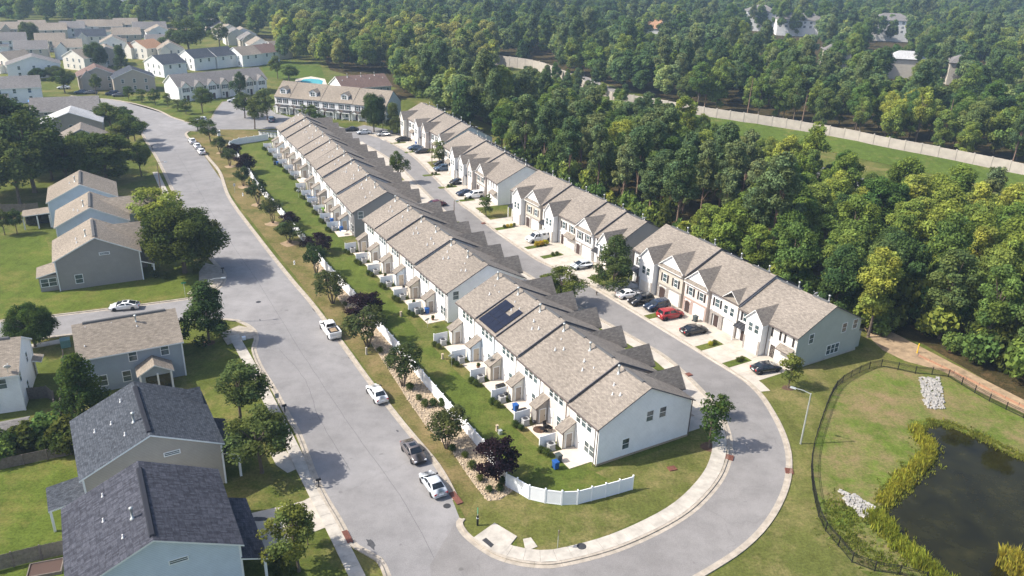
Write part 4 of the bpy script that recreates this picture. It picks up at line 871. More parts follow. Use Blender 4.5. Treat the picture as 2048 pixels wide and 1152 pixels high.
SUB = [(24, 103, 50, 'x', 'white', 'roofg', 'white house with grey roof at the left edge of the far estate'), (34, 78, 48, 'x', 'tan', 'rooft', 'tan roofed house behind the white one by the far woods'),
 (105, 104, 48, 'x', 'grey', 'rooft', 'grey house with tan roof second from left in the far back row'), (110, 80, 44, 'x', 'beige', 'rooft', 'beige gabled house beside the far tree line'),
 (186, 94, 50, 'x', 'cream', 'roofd', 'cream house with slate blue roof in the far estate'), (187, 72, 46, 'x', 'white', 'rooft', 'white gabled house behind the slate roofed cream house'),
 (257, 90, 48, 'x', 'tan', 'rooft', 'tan house beside the large grey house in the far estate'), (256, 68, 40, 'x', 'cream', 'rooft', 'cream house with dormer in the far back row'),
 (303, 76, 58, 'x', 'dgrey', 'roofg', 'large grey hip roofed house near the far dirt lot'), (325, 106, 50, 'x', 'white', 'roofg', 'white house with stained grey roof near the far maples'), (322, 84, 46, 'y', 'white', 'rooft', 'white steep gabled house left of the far dirt lot'),
 (150, 140, 56, 'y', 'cream', 'rooft', 'cream gabled house left of the round dark tree'), (218, 132, 54, 'y', 'tan', 'rooft', 'tan gabled house between two dark round trees'), (275, 118, 54, 'y', 'cream', 'roofo', 'cream house with russet roof in the far estate'),
 (310, 152, 62, 'y', 'white', 'roofd', 'white gabled house with slate roof left of its twin'), (374, 139, 52, 'y', 'white', 'roofd', 'white house with very dark roof between slate roofed gables'), (418, 134, 56, 'y', 'white', 'roofd', 'white gabled house with blue slate roof above the long row'),
 (470, 132, 50, 'y', 'white', 'rooft', 'white gabled house with tan roof above the long row'), (508, 127, 48, 'y', 'white', 'roofb', 'white gabled house with dark brown roof near the woods'), (538, 118, 40, 'y', 'cream', 'rooft', 'cream gabled house last before the woods'),
 (72, 156, 84, 'y', 'white', 'roofg', 'big white house with a grey porch gable on the left'), (8, 146, 44, 'y', 'cream', 'rooft', 'cream house cut by the left edge of the view'),
 (200, 180, 66, 'y', 'tan', 'roofb', 'tan house with brown red roof facing the road bend'), (272, 184, 72, 'y', 'tan', 'roofd', 'tan house with slate roof next to the long white row'), (34, 207, 84, 'x', 'white', 'roofg', 'low white house with grey roof beside a blue canopy'),
 (68, 74, 42, 'x', 'cream', 'rooft', 'cream house between two tan roofs in the far back row'), (148, 76, 40, 'x', 'white', 'roofg', 'white far house under the back tree line'), (224, 72, 40, 'x', 'tan', 'rooft', 'tan far house between a gabled white one and a dormered one'),
 (345, 122, 46, 'y', 'cream', 'rooft', 'cream house tucked beside the large bright maple'), (230, 108, 44, 'y', 'white', 'rooft', 'white house behind the dark cone tree'), (66, 122, 52, 'x', 'beige', 'roofg', 'beige house behind the big white porch gable house'), (140, 118, 46, 'x', 'white', 'rooft', 'white house behind the cream gable by the dark tree'),
 (424, 60, 38, 'y', 'beige', 'rooft', 'narrow far house between two grey roofs in the right row'), (449, 74, 42, 'y', 'tan', 'roofg', 'tan far house in the middle of the far right row'), (476, 90, 44, 'y', 'cream', 'roofg', 'cream far house with grey roof in the far right row'), (524, 112, 44, 'y', 'white', 'rooft', 'white far house at the near end of the far right row'),
 (410, 54, 36, 'y', 'tan', 'roofg', 'small far house at the head of the far right row'), (436, 66, 40, 'y', 'beige', 'roofg', 'beige far house second along the far right row'), (462, 80, 44, 'y', 'cream', 'rooft', 'cream far house third along the far right row'), (490, 88, 46, 'y', 'white', 'rooft', 'white far house with twin gables in the far right row'), (505, 100, 44, 'y', 'beige', 'roofg', 'beige far house nearest the long row of gables')]
for i, s in enumerate(SUB): far_house(*s, depth=11, wing=[(1.0, 5.2, -1.6, 3.0, 5.2, 7.4, 'y', s[4])] if i % 3 == 1 else ([(.5, 6.0, -2.0, .5, 2.7, 3.6, 'x', 'white')] if i % 3 == 0 else None), ang=28 if i < 11 or i > 31 else 26 if i > 24 else -34 if i in (14, 15, 16, 17, 18, 19) else -24 if i in (11, 13, 21) else 30)
# long white row with seven front gables
a_, b_ = G(360, 204), G(535, 185); an = math.degrees(math.atan2(b_[1] - a_[1], b_[0] - a_[0])); LL = math.dist(a_, b_)
t = thing('townhouse_row', 'long white townhouse row with seven small front gables beyond the far lawn', 'townhouses', (*a_, 0), rad(an))
mb = MB(); wall_gable(mb, 0, LL, 0, 12, 0, 5.3, 8.8, 'x'); mb.build('wall', 'white', t)
rm = MB(); roof_gable(rm, 0, LL, 0, 12, 5.3, 8.8, .4, 'x', 0, 1, .18); rm.build('roof', ['roofg', 'trim'], t)
for i in range(7):
    u = LL * (i + .5) / 7; u0 = u - LL / 28 - .5
    m = MB(); m.box(u - 1.6, u + 1.6, -.7, 0, 0, 5.2); m.add([(u - 1.6, -.7, 5.2), (u + 1.6, -.7, 5.2), (u, -.7, 6.9)], [(0, 1, 2)]); m.build('front_bay', 'cream' if i % 2 else 'white', t)
    rm = MB(); p = 1.9 / 1.9
    for s in (-1, 1):
        T = [(u + s * 1.9, -1.0, 5.05), (u + s * 1.9, .1, 5.05), (u, 3.0, 7.0), (u, -1.0, 7.0)]; rm.quad(*T, 0, [(0, 0), (1, 0), (3, 2.6), (0, 2.6)]); rm.quad(*[(x, y, z - .14) for x, y, z in T][::-1], 1)
    rm.build('bay_roof', ['roofg', 'trim'], t)
    window(t, (u, -.7, 3.4), -90, 1.5, 1.4, 2, shutters=True); window(t, (u + LL / 14, 0, 3.4), -90, .9, 1.4) if i < 6 else None
    door(t, (u + .4, -.7, .05), -90, 1, 2.1, 'bdoor', 'front_door'); window(t, (u - .9, -.7, .8), -90, .8, 1.4)
# dormered row
a_, b_ = G(549, 194, 5.4), G(772, 214, 5.4); an = math.degrees(math.atan2(b_[1] - a_[1], b_[0] - a_[0])); LL = math.dist(a_, b_)
t = thing('townhouse_row', 'white townhouse row with four white dormers and metal porch roofs', 'townhouses', (*a_, 0), rad(an))
cuts = [0, .14, .42, .705, 1.0]
for i in range(4):
    x0, x1 = LL * cuts[i], LL * cuts[i + 1]; dz = (3 - i) * .12
    m = MB(); wall_gable(m, x0, x1 - .01, 0, 12.5, 0, 5.4 + dz, 9.6 + dz, 'x'); m.build('wall', 'white' if i < 3 else 'blue', t)
    fm = MB(); fm.box(x0 + .02, x1 - .02, -.03, -.003, 0.1, 5.3); fm.build('front_wall', 'white', t)
    rm = MB(); roof_gable(rm, x0, x1, 0, 12.5, 5.4 + dz, 9.6 + dz, .4, 'x', 0, 1, .18, .06); r_ = rm.build('roof', ['rooft', 'dtrim'], t)
    d = x0 + (x1 - x0) * (.5 if i == 0 else .72); zb = 6.5 + dz
    m = MB(); m.add([(d - 1.3, 1.0, zb - .6), (d + 1.3, 1.0, zb - .6), (d + 1.3, 1.0, zb + 1.3), (d, 1.0, zb + 2.0), (d - 1.3, 1.0, zb + 1.3), (d - 1.3, 5, zb + 1.3), (d + 1.3, 5, zb + 1.3), (d + 1.3, 2, zb - .6), (d - 1.3, 2, zb - .6)], [(0, 1, 2, 3, 4), (1, 7, 6, 2), (0, 4, 5, 8)]); dm = m.build('dormer', 'trim', t)
    rm = MB()
    for s in (-1, 1):
        T = [(d + s * 1.7, .7, zb + 1.15), (d + s * 1.7, 5, zb + 1.15), (d, 6.0, zb + 2.15), (d, .7, zb + 2.15)]; rm.quad(*T, 0, [(0, 0), (4, 0), (5, 2), (0, 2)]); rm.quad(*[(x, y, z - .13) for x, y, z in T][::-1], 1)
    rm.build('dormer_roof', ['rooft', 'trim'], dm); window(t, (d, 1.0, zb - .1), -90, 1.5, 1.2, 2)
    nu = 1 if i == 0 else 2
    for k in range(nu):
        u0, u1 = x0 + (x1 - x0) * k / nu, x0 + (x1 - x0) * (k + 1) / nu; uw = u1 - u0
        for a in (.3, .72): window(t, (u0 + uw * a, -.03, 3.3 + dz), -90, .85, 1.4, shutters=True)
        pm = MB(); T = [(u0 + .3, -1.8, 2.5), (u1 - .3, -1.8, 2.5), (u1 - .3, 0, 3.1), (u0 + .3, 0, 3.1)]; pm.quad(*T); pm.quad(*[(x, y, z - .1) for x, y, z in T][::-1]); pm.bar((u0 + .3, -1.8, 2.42), (u1 - .3, -1.8, 2.42), .1, .2, 1)
        for q in range(8): xx = u0 + .6 + (uw - 1.2) * q / 7; pm.bar((xx, -1.8, 2.53), (xx, 0, 3.13), .05, .07)
        gx = u0 + uw * .25; pm.add([(gx - 1.1, -2.1, 2.5), (gx + 1.1, -2.1, 2.5), (gx, -2.1, 3.2)], [(0, 1, 2)], 1)
        for s in (-1, 1): pm.quad((gx + s * 1.3, -2.2, 2.45), (gx + s * 1.3, -.6, 2.9), (gx, -.4, 3.3), (gx, -2.2, 3.3), 2)
        pm.build('porch_roof', ['metal', 'trim', 'rooft'], t)
        for a in (u0 + .5, u0 + uw * .46, u1 - .5): MB().box(a - .1, a + .1, -1.75, -1.55, 0, 2.4).build('porch_post', 'trim', t)
        door(t, (gx, -.03, .1), -90, .95, 2.1, 'bdoor', 'front_door'); window(t, (u0 + uw * .7, -.03, .8), -90, 1.6, 1.4, 2)
# brown roofed row behind it
a_, b_ = G(687, 178, 5.3), G(782, 171, 5.3); an = math.degrees(math.atan2(b_[1] - a_[1], b_[0] - a_[0])); LL = math.dist(a_, b_)
t = thing('townhouse_row', 'brown roofed townhouse row with white gable beside the swimming pool', 'townhouses', (*a_, 0), rad(an))
m = MB(); wall_gable(m, 0, LL, 0, 13, 0, 5.3, 8.8, 'x'); m.build('wall', 'white', t); rm = MB(); roof_gable(rm, 0, LL, 0, 13, 5.3, 8.8, .4, 'x', 0, 1, .18); rm.build('roof', ['roofb', 'trim'], t)
m = MB(); m.box(.05, LL - .05, -.03, -.003, .1, 5.2); m.build('rear_wall', 'slate', t)
for i in range(7): window(t, (LL * (i + .5) / 7, -.03, 3.3), -90, .9, 1.4); flue(t, LL * (i + .5) / 7, 5.6, 8.4, 1.2) if i % 2 else vent(t, LL * (i + .5) / 7, 4, 7.7)
# swimming pool
def pts_w(pix): return [G(*p) for p in pix]
struct('pool_deck', MB().prism(pts_w([(588, 166), (592, 158), (622, 153), (650, 158), (655, 172), (610, 172)]), 0, .05), 'patio')
tag(MB().add(flat(pts_w([(600, 163), (606, 159), (622, 157.5), (638, 159), (646, 162), (644, 169), (612, 169)]), .07), [tuple(range(7))]).build('swimming_pool', 'pool'), 'turquoise swimming pool with pale deck behind the dormered row', 'swimming pool')
# far buildings in the woods
def hip(mb, x0, x1, y0, y1, ze, zr, ov=.8):
    x0 -= ov; x1 += ov; y0 -= ov; y1 += ov; hh = (y1 - y0) / 2
    p = [(x0, y0, ze), (x1, y0, ze), (x1, y1, ze), (x0, y1, ze), (x0 + hh, (y0 + y1) / 2, zr), (x1 - hh, (y0 + y1) / 2, zr)]
    mb.add(p, [(0, 1, 5, 4), (1, 2, 5), (2, 3, 4, 5), (3, 0, 4)], 0, [[(x0, 0), (x1, 0), (x1 - hh, hh), (x0 + hh, hh)], [(0, 0), (hh * 2, 0), (hh, hh)], [(x1, 0), (x0, 0), (x0 + hh, hh), (x1 - hh, hh)], [(0, 0), (hh * 2, 0), (hh, hh)]])
def apartment(px, py, wpx, label, floors=3, ang=-8, dep=16):
    c = G(px, py); k = math.hypot(*c, CAMH); L = wpx * k / FPX; H_ = floors * 3.0 + 5.5
    t = thing('apartment_block', label, 'apartment block', (c[0] - L / 2, c[1], 0), rad(ang)); m = MB(); m.box(0, L, 0, dep, 0, H_); m.build('wall', 'white', t)
    rm = MB(); hip(rm, 0, L, 0, dep, H_, H_ + 4.5); rm.build('roof', 'roofg', t)
    n = max(3, int(L / 4))
    for f in range(floors):
        for i in range(n): window(t, (L * (i + .5) / n, 0, H_ - 2.4 - 3 * f), -90, 1.6, 1.5, 2)
    return t
apartment(1518, 62, 52, 'pale far apartment block nearest the church steeple'); apartment(1598, 72, 84, 'widest of the pale far apartment blocks', 2); apartment(1778, 82, 64, 'pale far apartment block on the right with balconies')
def low_roof(px, py, wpx, label, h=13, roof='roofg', ang=-10):
    c = G(px, py); k = math.hypot(*c, CAMH); L = wpx * k / FPX; t = thing('low_house', label, 'house', (c[0] - L / 2, c[1], 0), rad(ang))
    m = MB(); m.box(0, L, 0, 10, 0, h); m.build('wall', 'beige', t); rm = MB(); hip(rm, 0, L, 0, 10, h, h + 3.5); rm.build('roof', roof, t)
low_roof(1668, 146, 46, 'grey roofed building just showing above the woods beyond the wall', 11.5); low_roof(1806, 158, 60, 'long pale roof among trees right of the grey roof', 10, 'roofw'); low_roof(1912, 170, 36, 'small grey roof among trees at the right', 10.5)
c = G(1306, 78); t = thing('church', 'far church with red roof and slender white steeple', 'church', (*c, 0), rad(-12))
m = MB(); wall_gable(m, -9, 9, 0, 14, 0, 7, 12, 'x'); m.build('wall', 'white', t); rm = MB(); roof_gable(rm, -9, 9, 0, 14, 7, 12, .5, 'x'); rm.build('roof', ['roofo', 'trim'], t)
m = MB(); m.box(5, 7.6, 3, 5.6, 6, 14.5); m.add([(5, 3, 14.5), (7.6, 3, 14.5), (7.6, 5.6, 14.5), (5, 5.6, 14.5), (6.3, 4.3, 23)], [(0, 1, 4), (1, 2, 4), (2, 3, 4), (3, 0, 4)]); m.build('steeple', 'trim', t)
for px, py, wp, lb, ht in ((262, 38, 26, 'white shed roof showing above the far left woods', 14), (500, 26, 40, 'blue grey flat building in the far haze', 16)):
    c = G(px, py); k = math.hypot(*c, CAMH); L = wp * k / FPX; t = thing('far_building', lb, 'building', (*c, 0)); m = MB(); m.box(-L / 2, L / 2, 0, 14, 0, ht); m.build('wall', 'white', t); rm = MB(); rm.box(-L / 2 - .4, L / 2 + .4, -.4, 14.4, ht + .003, ht + .6); rm.build('roof', 'roofw', t)
ngon_sheet('dirt_lot', [G(*p) for p in [(335, 56), (372, 50), (372, 62), (345, 70)]], .01, 'dirt')
# ------------------------------------------------------------------ fences
def post_mesh(sx, h, mat, cap=True, key=[0]):
    m = MB(); m.box(-sx, sx, -sx, sx, 0, h)
    if cap: m.box(-sx * 1.35, sx * 1.35, -sx * 1.35, sx * 1.35, h, h + .1, 0, sx * 1.0)
    return m.mesh('post', mat)
fl = [(1264, 979), (1237, 987), (1210, 994.5), (1182, 1001.5), (1154, 1008.8), (1123, 1010), (1090, 1006), (1058, 998.5), (1034, 984), (1012, 973), (975, 915), (897, 826), (842, 760), (807, 717), (772, 678), (712, 605), (654, 544), (607, 484), (575, 446), (544, 410), (514, 376), (500, 352), (474, 316), (457, 297), (475, 289), (510, 284), (546, 278)]
wl = [G(*p) for p in fl]
near = wl[:10]; far_ = resample(wl[9:], 2.35)
P = near[:-1] + far_
t = thing('vinyl_fence', 'long white vinyl privacy fence between the back lawns and the road verge', 'fence')
pm = post_mesh(.075, 1.95, 'vinyl')
for p in P: link('post', pm, t, (*p, 0))
for a, b in zip(P, P[1:]):
    L = math.dist(a, b); an = math.atan2(b[1] - a[1], b[0] - a[0]); m = MB()
    m.box(.08, L - .08, -.025, .025, .08, 1.62); m.box(.08, L - .08, -.05, .05, 1.62, 1.8); m.box(.08, L - .08, -.05, .05, .02, .12)
    for k in range(int(L / .18)): m.box(.1 + .18 * k, .1 + .18 * k + .165, -.034, .034, .13, 1.61)
    m.build('fence_panel', 'vinyl', t, loc=(*a, 0), rz=an)
# pond fence
fl = [(2160, 890), (2048, 837), (1967, 797), (1896, 754), (1869, 750), (1820, 746), (1767, 733), (1735, 739), (1704, 754), (1684, 766), (1669, 781), (1655, 810), (1642, 846), (1631, 880), (1625, 906), (1622, 930), (1623, 962), (1627, 991), (1634, 1022), (1642, 1049), (1655, 1068), (1669, 1084), (1693, 1112), (1718, 1137), (1762, 1144), (1811, 1152), (1900, 1180)]
P = resample(smooth_line([G(*p) for p in fl], .8), 2.4)
t = thing('pond_fence', 'black metal picket fence curving round the pond', 'fence')
pm = post_mesh(.04, 1.3, 'black', False)
for p in P: link('post', pm, t, (*p, 0))
for a, b in zip(P, P[1:]):
    L = math.dist(a, b); an = math.atan2(b[1] - a[1], b[0] - a[0]); m = MB()
    for z in (.12, .95, 1.15): m.box(.03, L - .03, -.018, .018, z, z + .04)
    for k in range(17): x = .1 + (L - .2) * k / 16; m.box(x - .011, x + .011, -.011, .011, .05, 1.22)
    m.build('fence_panel', 'black', t, loc=(*a, 0), rz=an)
# sound barrier
bl = [(968, 124), (1000, 131), (1045, 138), (1084, 146), (1140, 170), (1205, 204), (1290, 221), (1384, 238), (1470, 252), (1563, 266), (1680, 287), (1789, 310), (1920, 336), (2045, 363), (2250, 408), (2500, 465)]
P = resample(smooth_line([G(*p) for p in bl], 2), 5.0)
t = thing('sound_barrier', 'long grey concrete sound barrier wall across the woods', 'wall')
hs_ = [4.6 + .35 * math.sin(i * .35) * 0 for i in range(len(P))]
pm = MB().box(-.2, .2, -.2, .2, 0, 5.2).mesh('post', 'concrete')
for i, p in enumerate(P): link('post', pm, t, (*p, 0), math.atan2(P[min(i + 1, len(P) - 1)][1] - P[max(0, i - 1)][1], P[min(i + 1, len(P) - 1)][0] - P[max(0, i - 1)][0]))
for a, b in zip(P, P[1:]):
    L = math.dist(a, b); an = math.atan2(b[1] - a[1], b[0] - a[0]); h = 5.0 + R.uniform(-.1, .1); m = MB()
    m.box(.2, L - .2, -.1, .1, 0, h * .5 - .02); m.box(.2, L - .2, -.1, .1, h * .5, h); m.box(.2, L - .2, -.06, .06, h * .5 - .02, h * .5)
    m.build('wall_panel', 'concrete', t, loc=(*a, 0), rz=an)
BARRIER = P
# grass berm along the barrier
mb = MB(); B0 = [P[i] for i in range(len(P)) if P[i][0] > 34]
n_ = 7; rows_ = []
for k in range(n_ + 1):
    d = -.6 - 14 * k / n_; L = offset(B0, d if B0[0][0] < B0[-1][0] else -d); rows_.append([(x, y, 1.9 * max(0, (1 - (k / n_)) ** .8) + .05 + R.uniform(-.08, .08)) for x, y in L])
for k in range(n_):
    for i in range(len(B0) - 1): mb.quad(rows_[k][i], rows_[k + 1][i], rows_[k + 1][i + 1], rows_[k][i + 1])
struct('grass_berm', mb, 'berm', smooth=True)
# timber garden fences on the left
def timber(label, pix, h=1.8):
    P = resample([G(*p) for p in pix], 2.4); t = thing('timber_fence', label, 'fence'); pm = MB().box(-.06, .06, -.06, .06, 0, h + .1).mesh('post', 'wood')
    for p in P: link('post', pm, t, (*p, 0))
    for a, b in zip(P, P[1:]):
        L = math.dist(a, b); an = math.atan2(b[1] - a[1], b[0] - a[0]); m = MB()
        for k in range(int(L / .15)): x = .07 + .15 * k; m.box(x, x + .138, -.012, .012, .05, h + R.uniform(-.03, .03))
        m.box(.06, L - .06, .014, .05, .4, .5); m.box(.06, L - .06, .014, .05, 1.3, 1.4); m.build('fence_panel', 'wood', t, loc=(*a, 0), rz=an)
timber('grey timber fence at the bottom left beside the navy roofed house', [(-30, 1150), (60, 1125), (140, 1108)])
timber('narrow timber fence between the white house and the slate blue house', [(124, 842), (126, 780), (130, 716)])
timber('short dark timber fence behind the white house at the left', [(56, 800), (110, 795), (112, 830)])
timber('low timber fence under the yellow green hedge on the left', [(0, 940), (70, 925), (165, 905)], 1.3)
timber('brown timber fence below the big dark left oaks', [(-20, 425), (50, 424), (92, 420)])

# ------------------------------------------------------------------ plants
def leaf_cloud(seed, clumps, per, size, up=.35, jit=1., tint=(.7, 1.3), flat=1., inner=.0, aspect=1.):
    """clumps: (x,y,z,r) -> arrays of leaf-cluster quads spread over the clumps"""
    g_ = np.random.default_rng(seed); V = []; C = []
    for (x, y, z, r) in clumps:
        n = max(6, int(per * r * r))
        d = g_.normal(size=(n, 3)); d[:, 2] += up * 1.2; d /= np.linalg.norm(d, axis=1)[:, None]
        rr = r * g_.uniform(.62 - inner, 1.08, n)[:, None]
        c = np.array([x, y, z]) + d * rr * np.array([1, 1, flat])
        nn = d * .9 + g_.normal(size=(n, 3)) * .55 * jit; nn[:, 2] += up; nn /= np.linalg.norm(nn, axis=1)[:, None]
        a = np.cross(nn, g_.normal(size=(n, 3))); a /= np.linalg.norm(a, axis=1)[:, None] + 1e-9; b = np.cross(nn, a)
        s = size * g_.uniform(.55, 1.35, n)[:, None] * .5
        q = np.stack([c - a * s * aspect, c - b * s * .8 + nn * s * .25, c + a * s * aspect, c + b * s * .8 + nn * s * .25], 1)
        V.append(q); t0 = g_.uniform(*tint) ** .8
        t = t0 * g_.uniform(.78, 1.22, n); hue = g_.uniform(-.1, .1)
        C.append(np.stack([t * (1 + hue), t, t * (1 - hue * 1.5), np.ones(n)], 1))
    return np.concatenate(V), np.concatenate(C)
def cloud_mesh(name, V, C, mat):
    n = len(V); me = bpy.data.meshes.new(name)
    me.vertices.add(n * 4); me.vertices.foreach_set('co', V.reshape(-1).astype(np.float32))
    me.loops.add(n * 4); me.loops.foreach_set('vertex_index', np.arange(n * 4, dtype=np.int32))
    me.polygons.add(n); me.polygons.foreach_set('loop_start', np.arange(0, n * 4, 4, dtype=np.int32)); me.polygons.foreach_set('loop_total', np.full(n, 4, np.int32))
    at = me.attributes.new('tint', 'FLOAT_COLOR', 'FACE'); at.data.foreach_set('color', C.reshape(-1).astype(np.float32))
    me.materials.append(M[mat]); me.update(); me.validate(); return me
def trunk_mesh(h, r, limbs, rr, mat='trunk', lean=0.):
    m = MB(); top = (rr.uniform(-.3, .3) + lean, rr.uniform(-.3, .3), h)
    m.tube([(0, 0, -.1), (0, 0, .3), (top[0] * .4, top[1] * .4, h * .5), top], [r * 1.5, r, r * .8, r * .35], 7)
    for (x, y, z, q) in limbs:
        zb = min(h * .9, z * rr.uniform(.45, .7)); k = zb / h
        m.tube([(top[0] * k, top[1] * k, zb), (x * .45, y * .45, zb + (z - zb) * .55), (x, y, z)], [r * .45, r * .3, r * .1], 5)
    return m.mesh('trunk', mat)
kind_skew = True
def clumps_round(rr, n, R_, z0, z1, shape=1., csize=(.28, .42)):
    """clump centres in a rounded crown; shape <1 narrows to the top"""
    ph = rr.uniform(0, 6.28); sk = rr.uniform(.02, .2) if kind_skew else .04
    out = []; zc, hz = (z0 + z1) / 2, (z1 - z0) / 2
    for i in range(n):
        while True:
            x, y, z = rr.uniform(-1, 1), rr.uniform(-1, 1), rr.uniform(-1, 1)
            q = x * x + y * y + z * z
            if .25 < q < .8: break
        f = 1 - (1 - shape) * (z + 1) / 2
        cr = rr.uniform(*csize) * R_ * (.6 + .4 * f)
        out.append((x * R_ * f * .88 + R_ * sk * math.sin(z * 2.2 + ph), y * R_ * f * .88 + R_ * sk * math.cos(z * 1.7 + ph), zc + z * hz * .85, cr))
    return out
TP = {}
def tree_proto(kind, seed, mat=None):
    global kind_skew
    kind_skew = kind in ('broad', 'tall', 'far', 'street', 'myrtle')
    rr = random.Random(seed); k = (kind, seed, mat)
    if k in TP: return TP[k]
    if kind == 'broad':    # woodland broadleaf, 17 m
        c = clumps_round(rr, 44, 5.2, 4.0, 16.5, .66, (.22, .40)); c += clumps_round(rr, 12, 4.0, 1.5, 8, 1, (.25, .38)); per, s, tm = 110, .46, (11, .24)
    elif kind == 'far':
        c = clumps_round(rr, 36, 5.4, 2, 16.5, .66, (.25, .42)); per, s, tm = 44, .78, None
    elif kind == 'tall':
        c = clumps_round(rr, 52, 4.5, 4, 21, .6, (.22, .38)); per, s, tm = 110, .45, (14, .26)
    elif kind == 'pine':   # loblolly: long bare trunk, tufted head
        c = []
        for i in range(58):
            z = 10.5 + 10.5 * rr.random() ** .8; f = 1.0 - .6 * (z - 10.5) / 10.5; a = rr.uniform(0, 6.28); r = 4.0 * f * rr.uniform(.2, 1)
            c.append((r * math.cos(a), r * math.sin(a), z, rr.uniform(.75, 1.3)))
        c.append((0, 0, 21.3, .8)); per, s, tm = 130, .38, (20.5, .26)
    elif kind == 'street':  # round street maple
        c = clumps_round(rr, 44, 3.1, 1.8, 8.3, .62, (.16, .30)); per, s, tm = 300, .235, (5.5, .13)
    elif kind == 'dome':    # wide dense dome
        c = clumps_round(rr, 110, 5.0, .9, 8.6, .82, (.16, .25)); per, s, tm = 300, .235, (5, .22)
    elif kind == 'cone':    # dense upright cone
        c = []
        for i in range(64):
            z = rr.uniform(1.2, 9.2); f = (1 - (z - 1.0) / 8.8) ** .7; a = rr.uniform(0, 6.28); r = 2.7 * f * rr.uniform(.4, 1)
            c.append((r * math.cos(a), r * math.sin(a), z, rr.uniform(.5, .95)))
        per, s, tm = 320, .235, (7, .13)
    elif kind == 'myrtle':  # crape myrtle: several stems, spreading uneven head
        c = clumps_round(rr, 30, 2.4, 1.4, 4.8, .92, (.15, .30)); per, s, tm = 320, .225, None
    elif kind == 'plum':
        c = clumps_round(rr, 50, 2.5, .9, 5.2, .88, (.14, .28)); per, s, tm = 320, .22, (2.6, .1)
    elif kind == 'young':
        c = []
        for i in range(22):
            z = rr.uniform(1.6, 5.2); f = 1 - .5 * abs(z - 3) / 2.4; a = rr.uniform(0, 6.28); r = 1.2 * f * rr.uniform(.3, 1); c.append((r * math.cos(a), r * math.sin(a), z, rr.uniform(.35, .65)))
        per, s, tm = 260, .24, (4.6, .07)
    elif kind == 'bush':
        c = clumps_round(rr, 18, 1.0, .15, 1.5, .85, (.32, .48)); per, s, tm = 330, .22, None
    elif kind == 'ball':    # clipped box ball, radius 1
        c = [(0, 0, .78, .85)] + clumps_round(rr, 9, .62, .35, 1.35, 1, (.45, .6)); per, s, tm = 950, .17, None
    lm = {'broad': 'lbroad', 'far': 'far', 'tall': 'lbroad', 'pine': 'lpine', 'street': 'lstreet', 'dome': 'lshrub', 'cone': 'loak', 'myrtle': 'lmyrtle', 'plum': 'lplum', 'young': 'lstreet', 'bush': 'lshrub', 'ball': 'lshrub'}[kind]
    V, C = leaf_cloud(seed * 7 + 1, c, per, s, .35 if kind != 'pine' else .2, 1., (.62, 1.38) if kind not in ('ball',) else (.9, 1.1), .8 if kind in ('broad', 'tall', 'far') else 1., .12, 1.5 if kind == 'pine' else 1.)
    V[:, :, 2] = np.maximum(V[:, :, 2], .03)
    cm = cloud_mesh('crown', V, C, mat or lm)
    if tm: tk = trunk_mesh(tm[0], tm[1], rr.sample(c, min(len(c), 9)), rr, 'ptrunk' if kind == 'pine' else 'trunk')
    elif kind == 'myrtle':
        m = MB()
        for j in range(4):
            a = j * 1.57 + .4; q = c[j * 3]; m.tube([(.1 * math.cos(a), .1 * math.sin(a), 0), (.4 * math.cos(a), .4 * math.sin(a), 1.2), (q[0] * .8, q[1] * .8, q[2])], [.08, .06, .025], 5)
        tk = m.mesh('trunk', 'trunk')
    else: tk = None
    TP[k] = (cm, tk); return TP[k]
def tree(name, label, kind, seed, loc, scale=1., group=None, cat='tree', mat=None, rz=None):
    cm, tk = tree_proto(kind, seed, mat)
    s = scale if isinstance(scale, tuple) else (scale,) * 3
    t = thing(name, label, cat, loc, R.uniform(0, 6.28) if rz is None else rz, group); t.scale = s
    c = link('crown', cm, t)
    if tk: link('trunk', tk, t)
    return t
def sized(kind, seed, mat, p, wpx, hpx):
    """scale that gives the tree at P the width and height surveyed from the photograph"""
    me = tree_proto(kind, seed, mat)[0]; k = ('dim', me.name)
    if k not in TP:
        a = np.empty(len(me.vertices) * 3, np.float32); me.vertices.foreach_get('co', a); a = a.reshape(-1, 3)
        TP[k] = (np.percentile(np.hypot(a[:, 0], a[:, 1]), 97) * 2, np.percentile(a[:, 2], 99.5))
    w_, h_ = TP[k]; d = math.hypot(math.hypot(*p), CAMH); sx = wpx * d / FPX / w_
    el = math.atan2(CAMH, math.hypot(*p)); dep = wpx * d / FPX * math.sin(el) * .25
    return (sx, sx, max(.25, (hpx * d / FPX - dep) / math.cos(el) / h_))
def shrub(name, label, kind, seed, loc, scale, group=None, mat=None):
    cm, tk = tree_proto(kind, seed, mat)
    o = link(name, cm, None, (loc[0], loc[1], loc[2] if len(loc) > 2 else 0), R.uniform(0, 6.28)); o.scale = scale if isinstance(scale, tuple) else (scale,) * 3
    return tag(o, label, 'shrub', group)
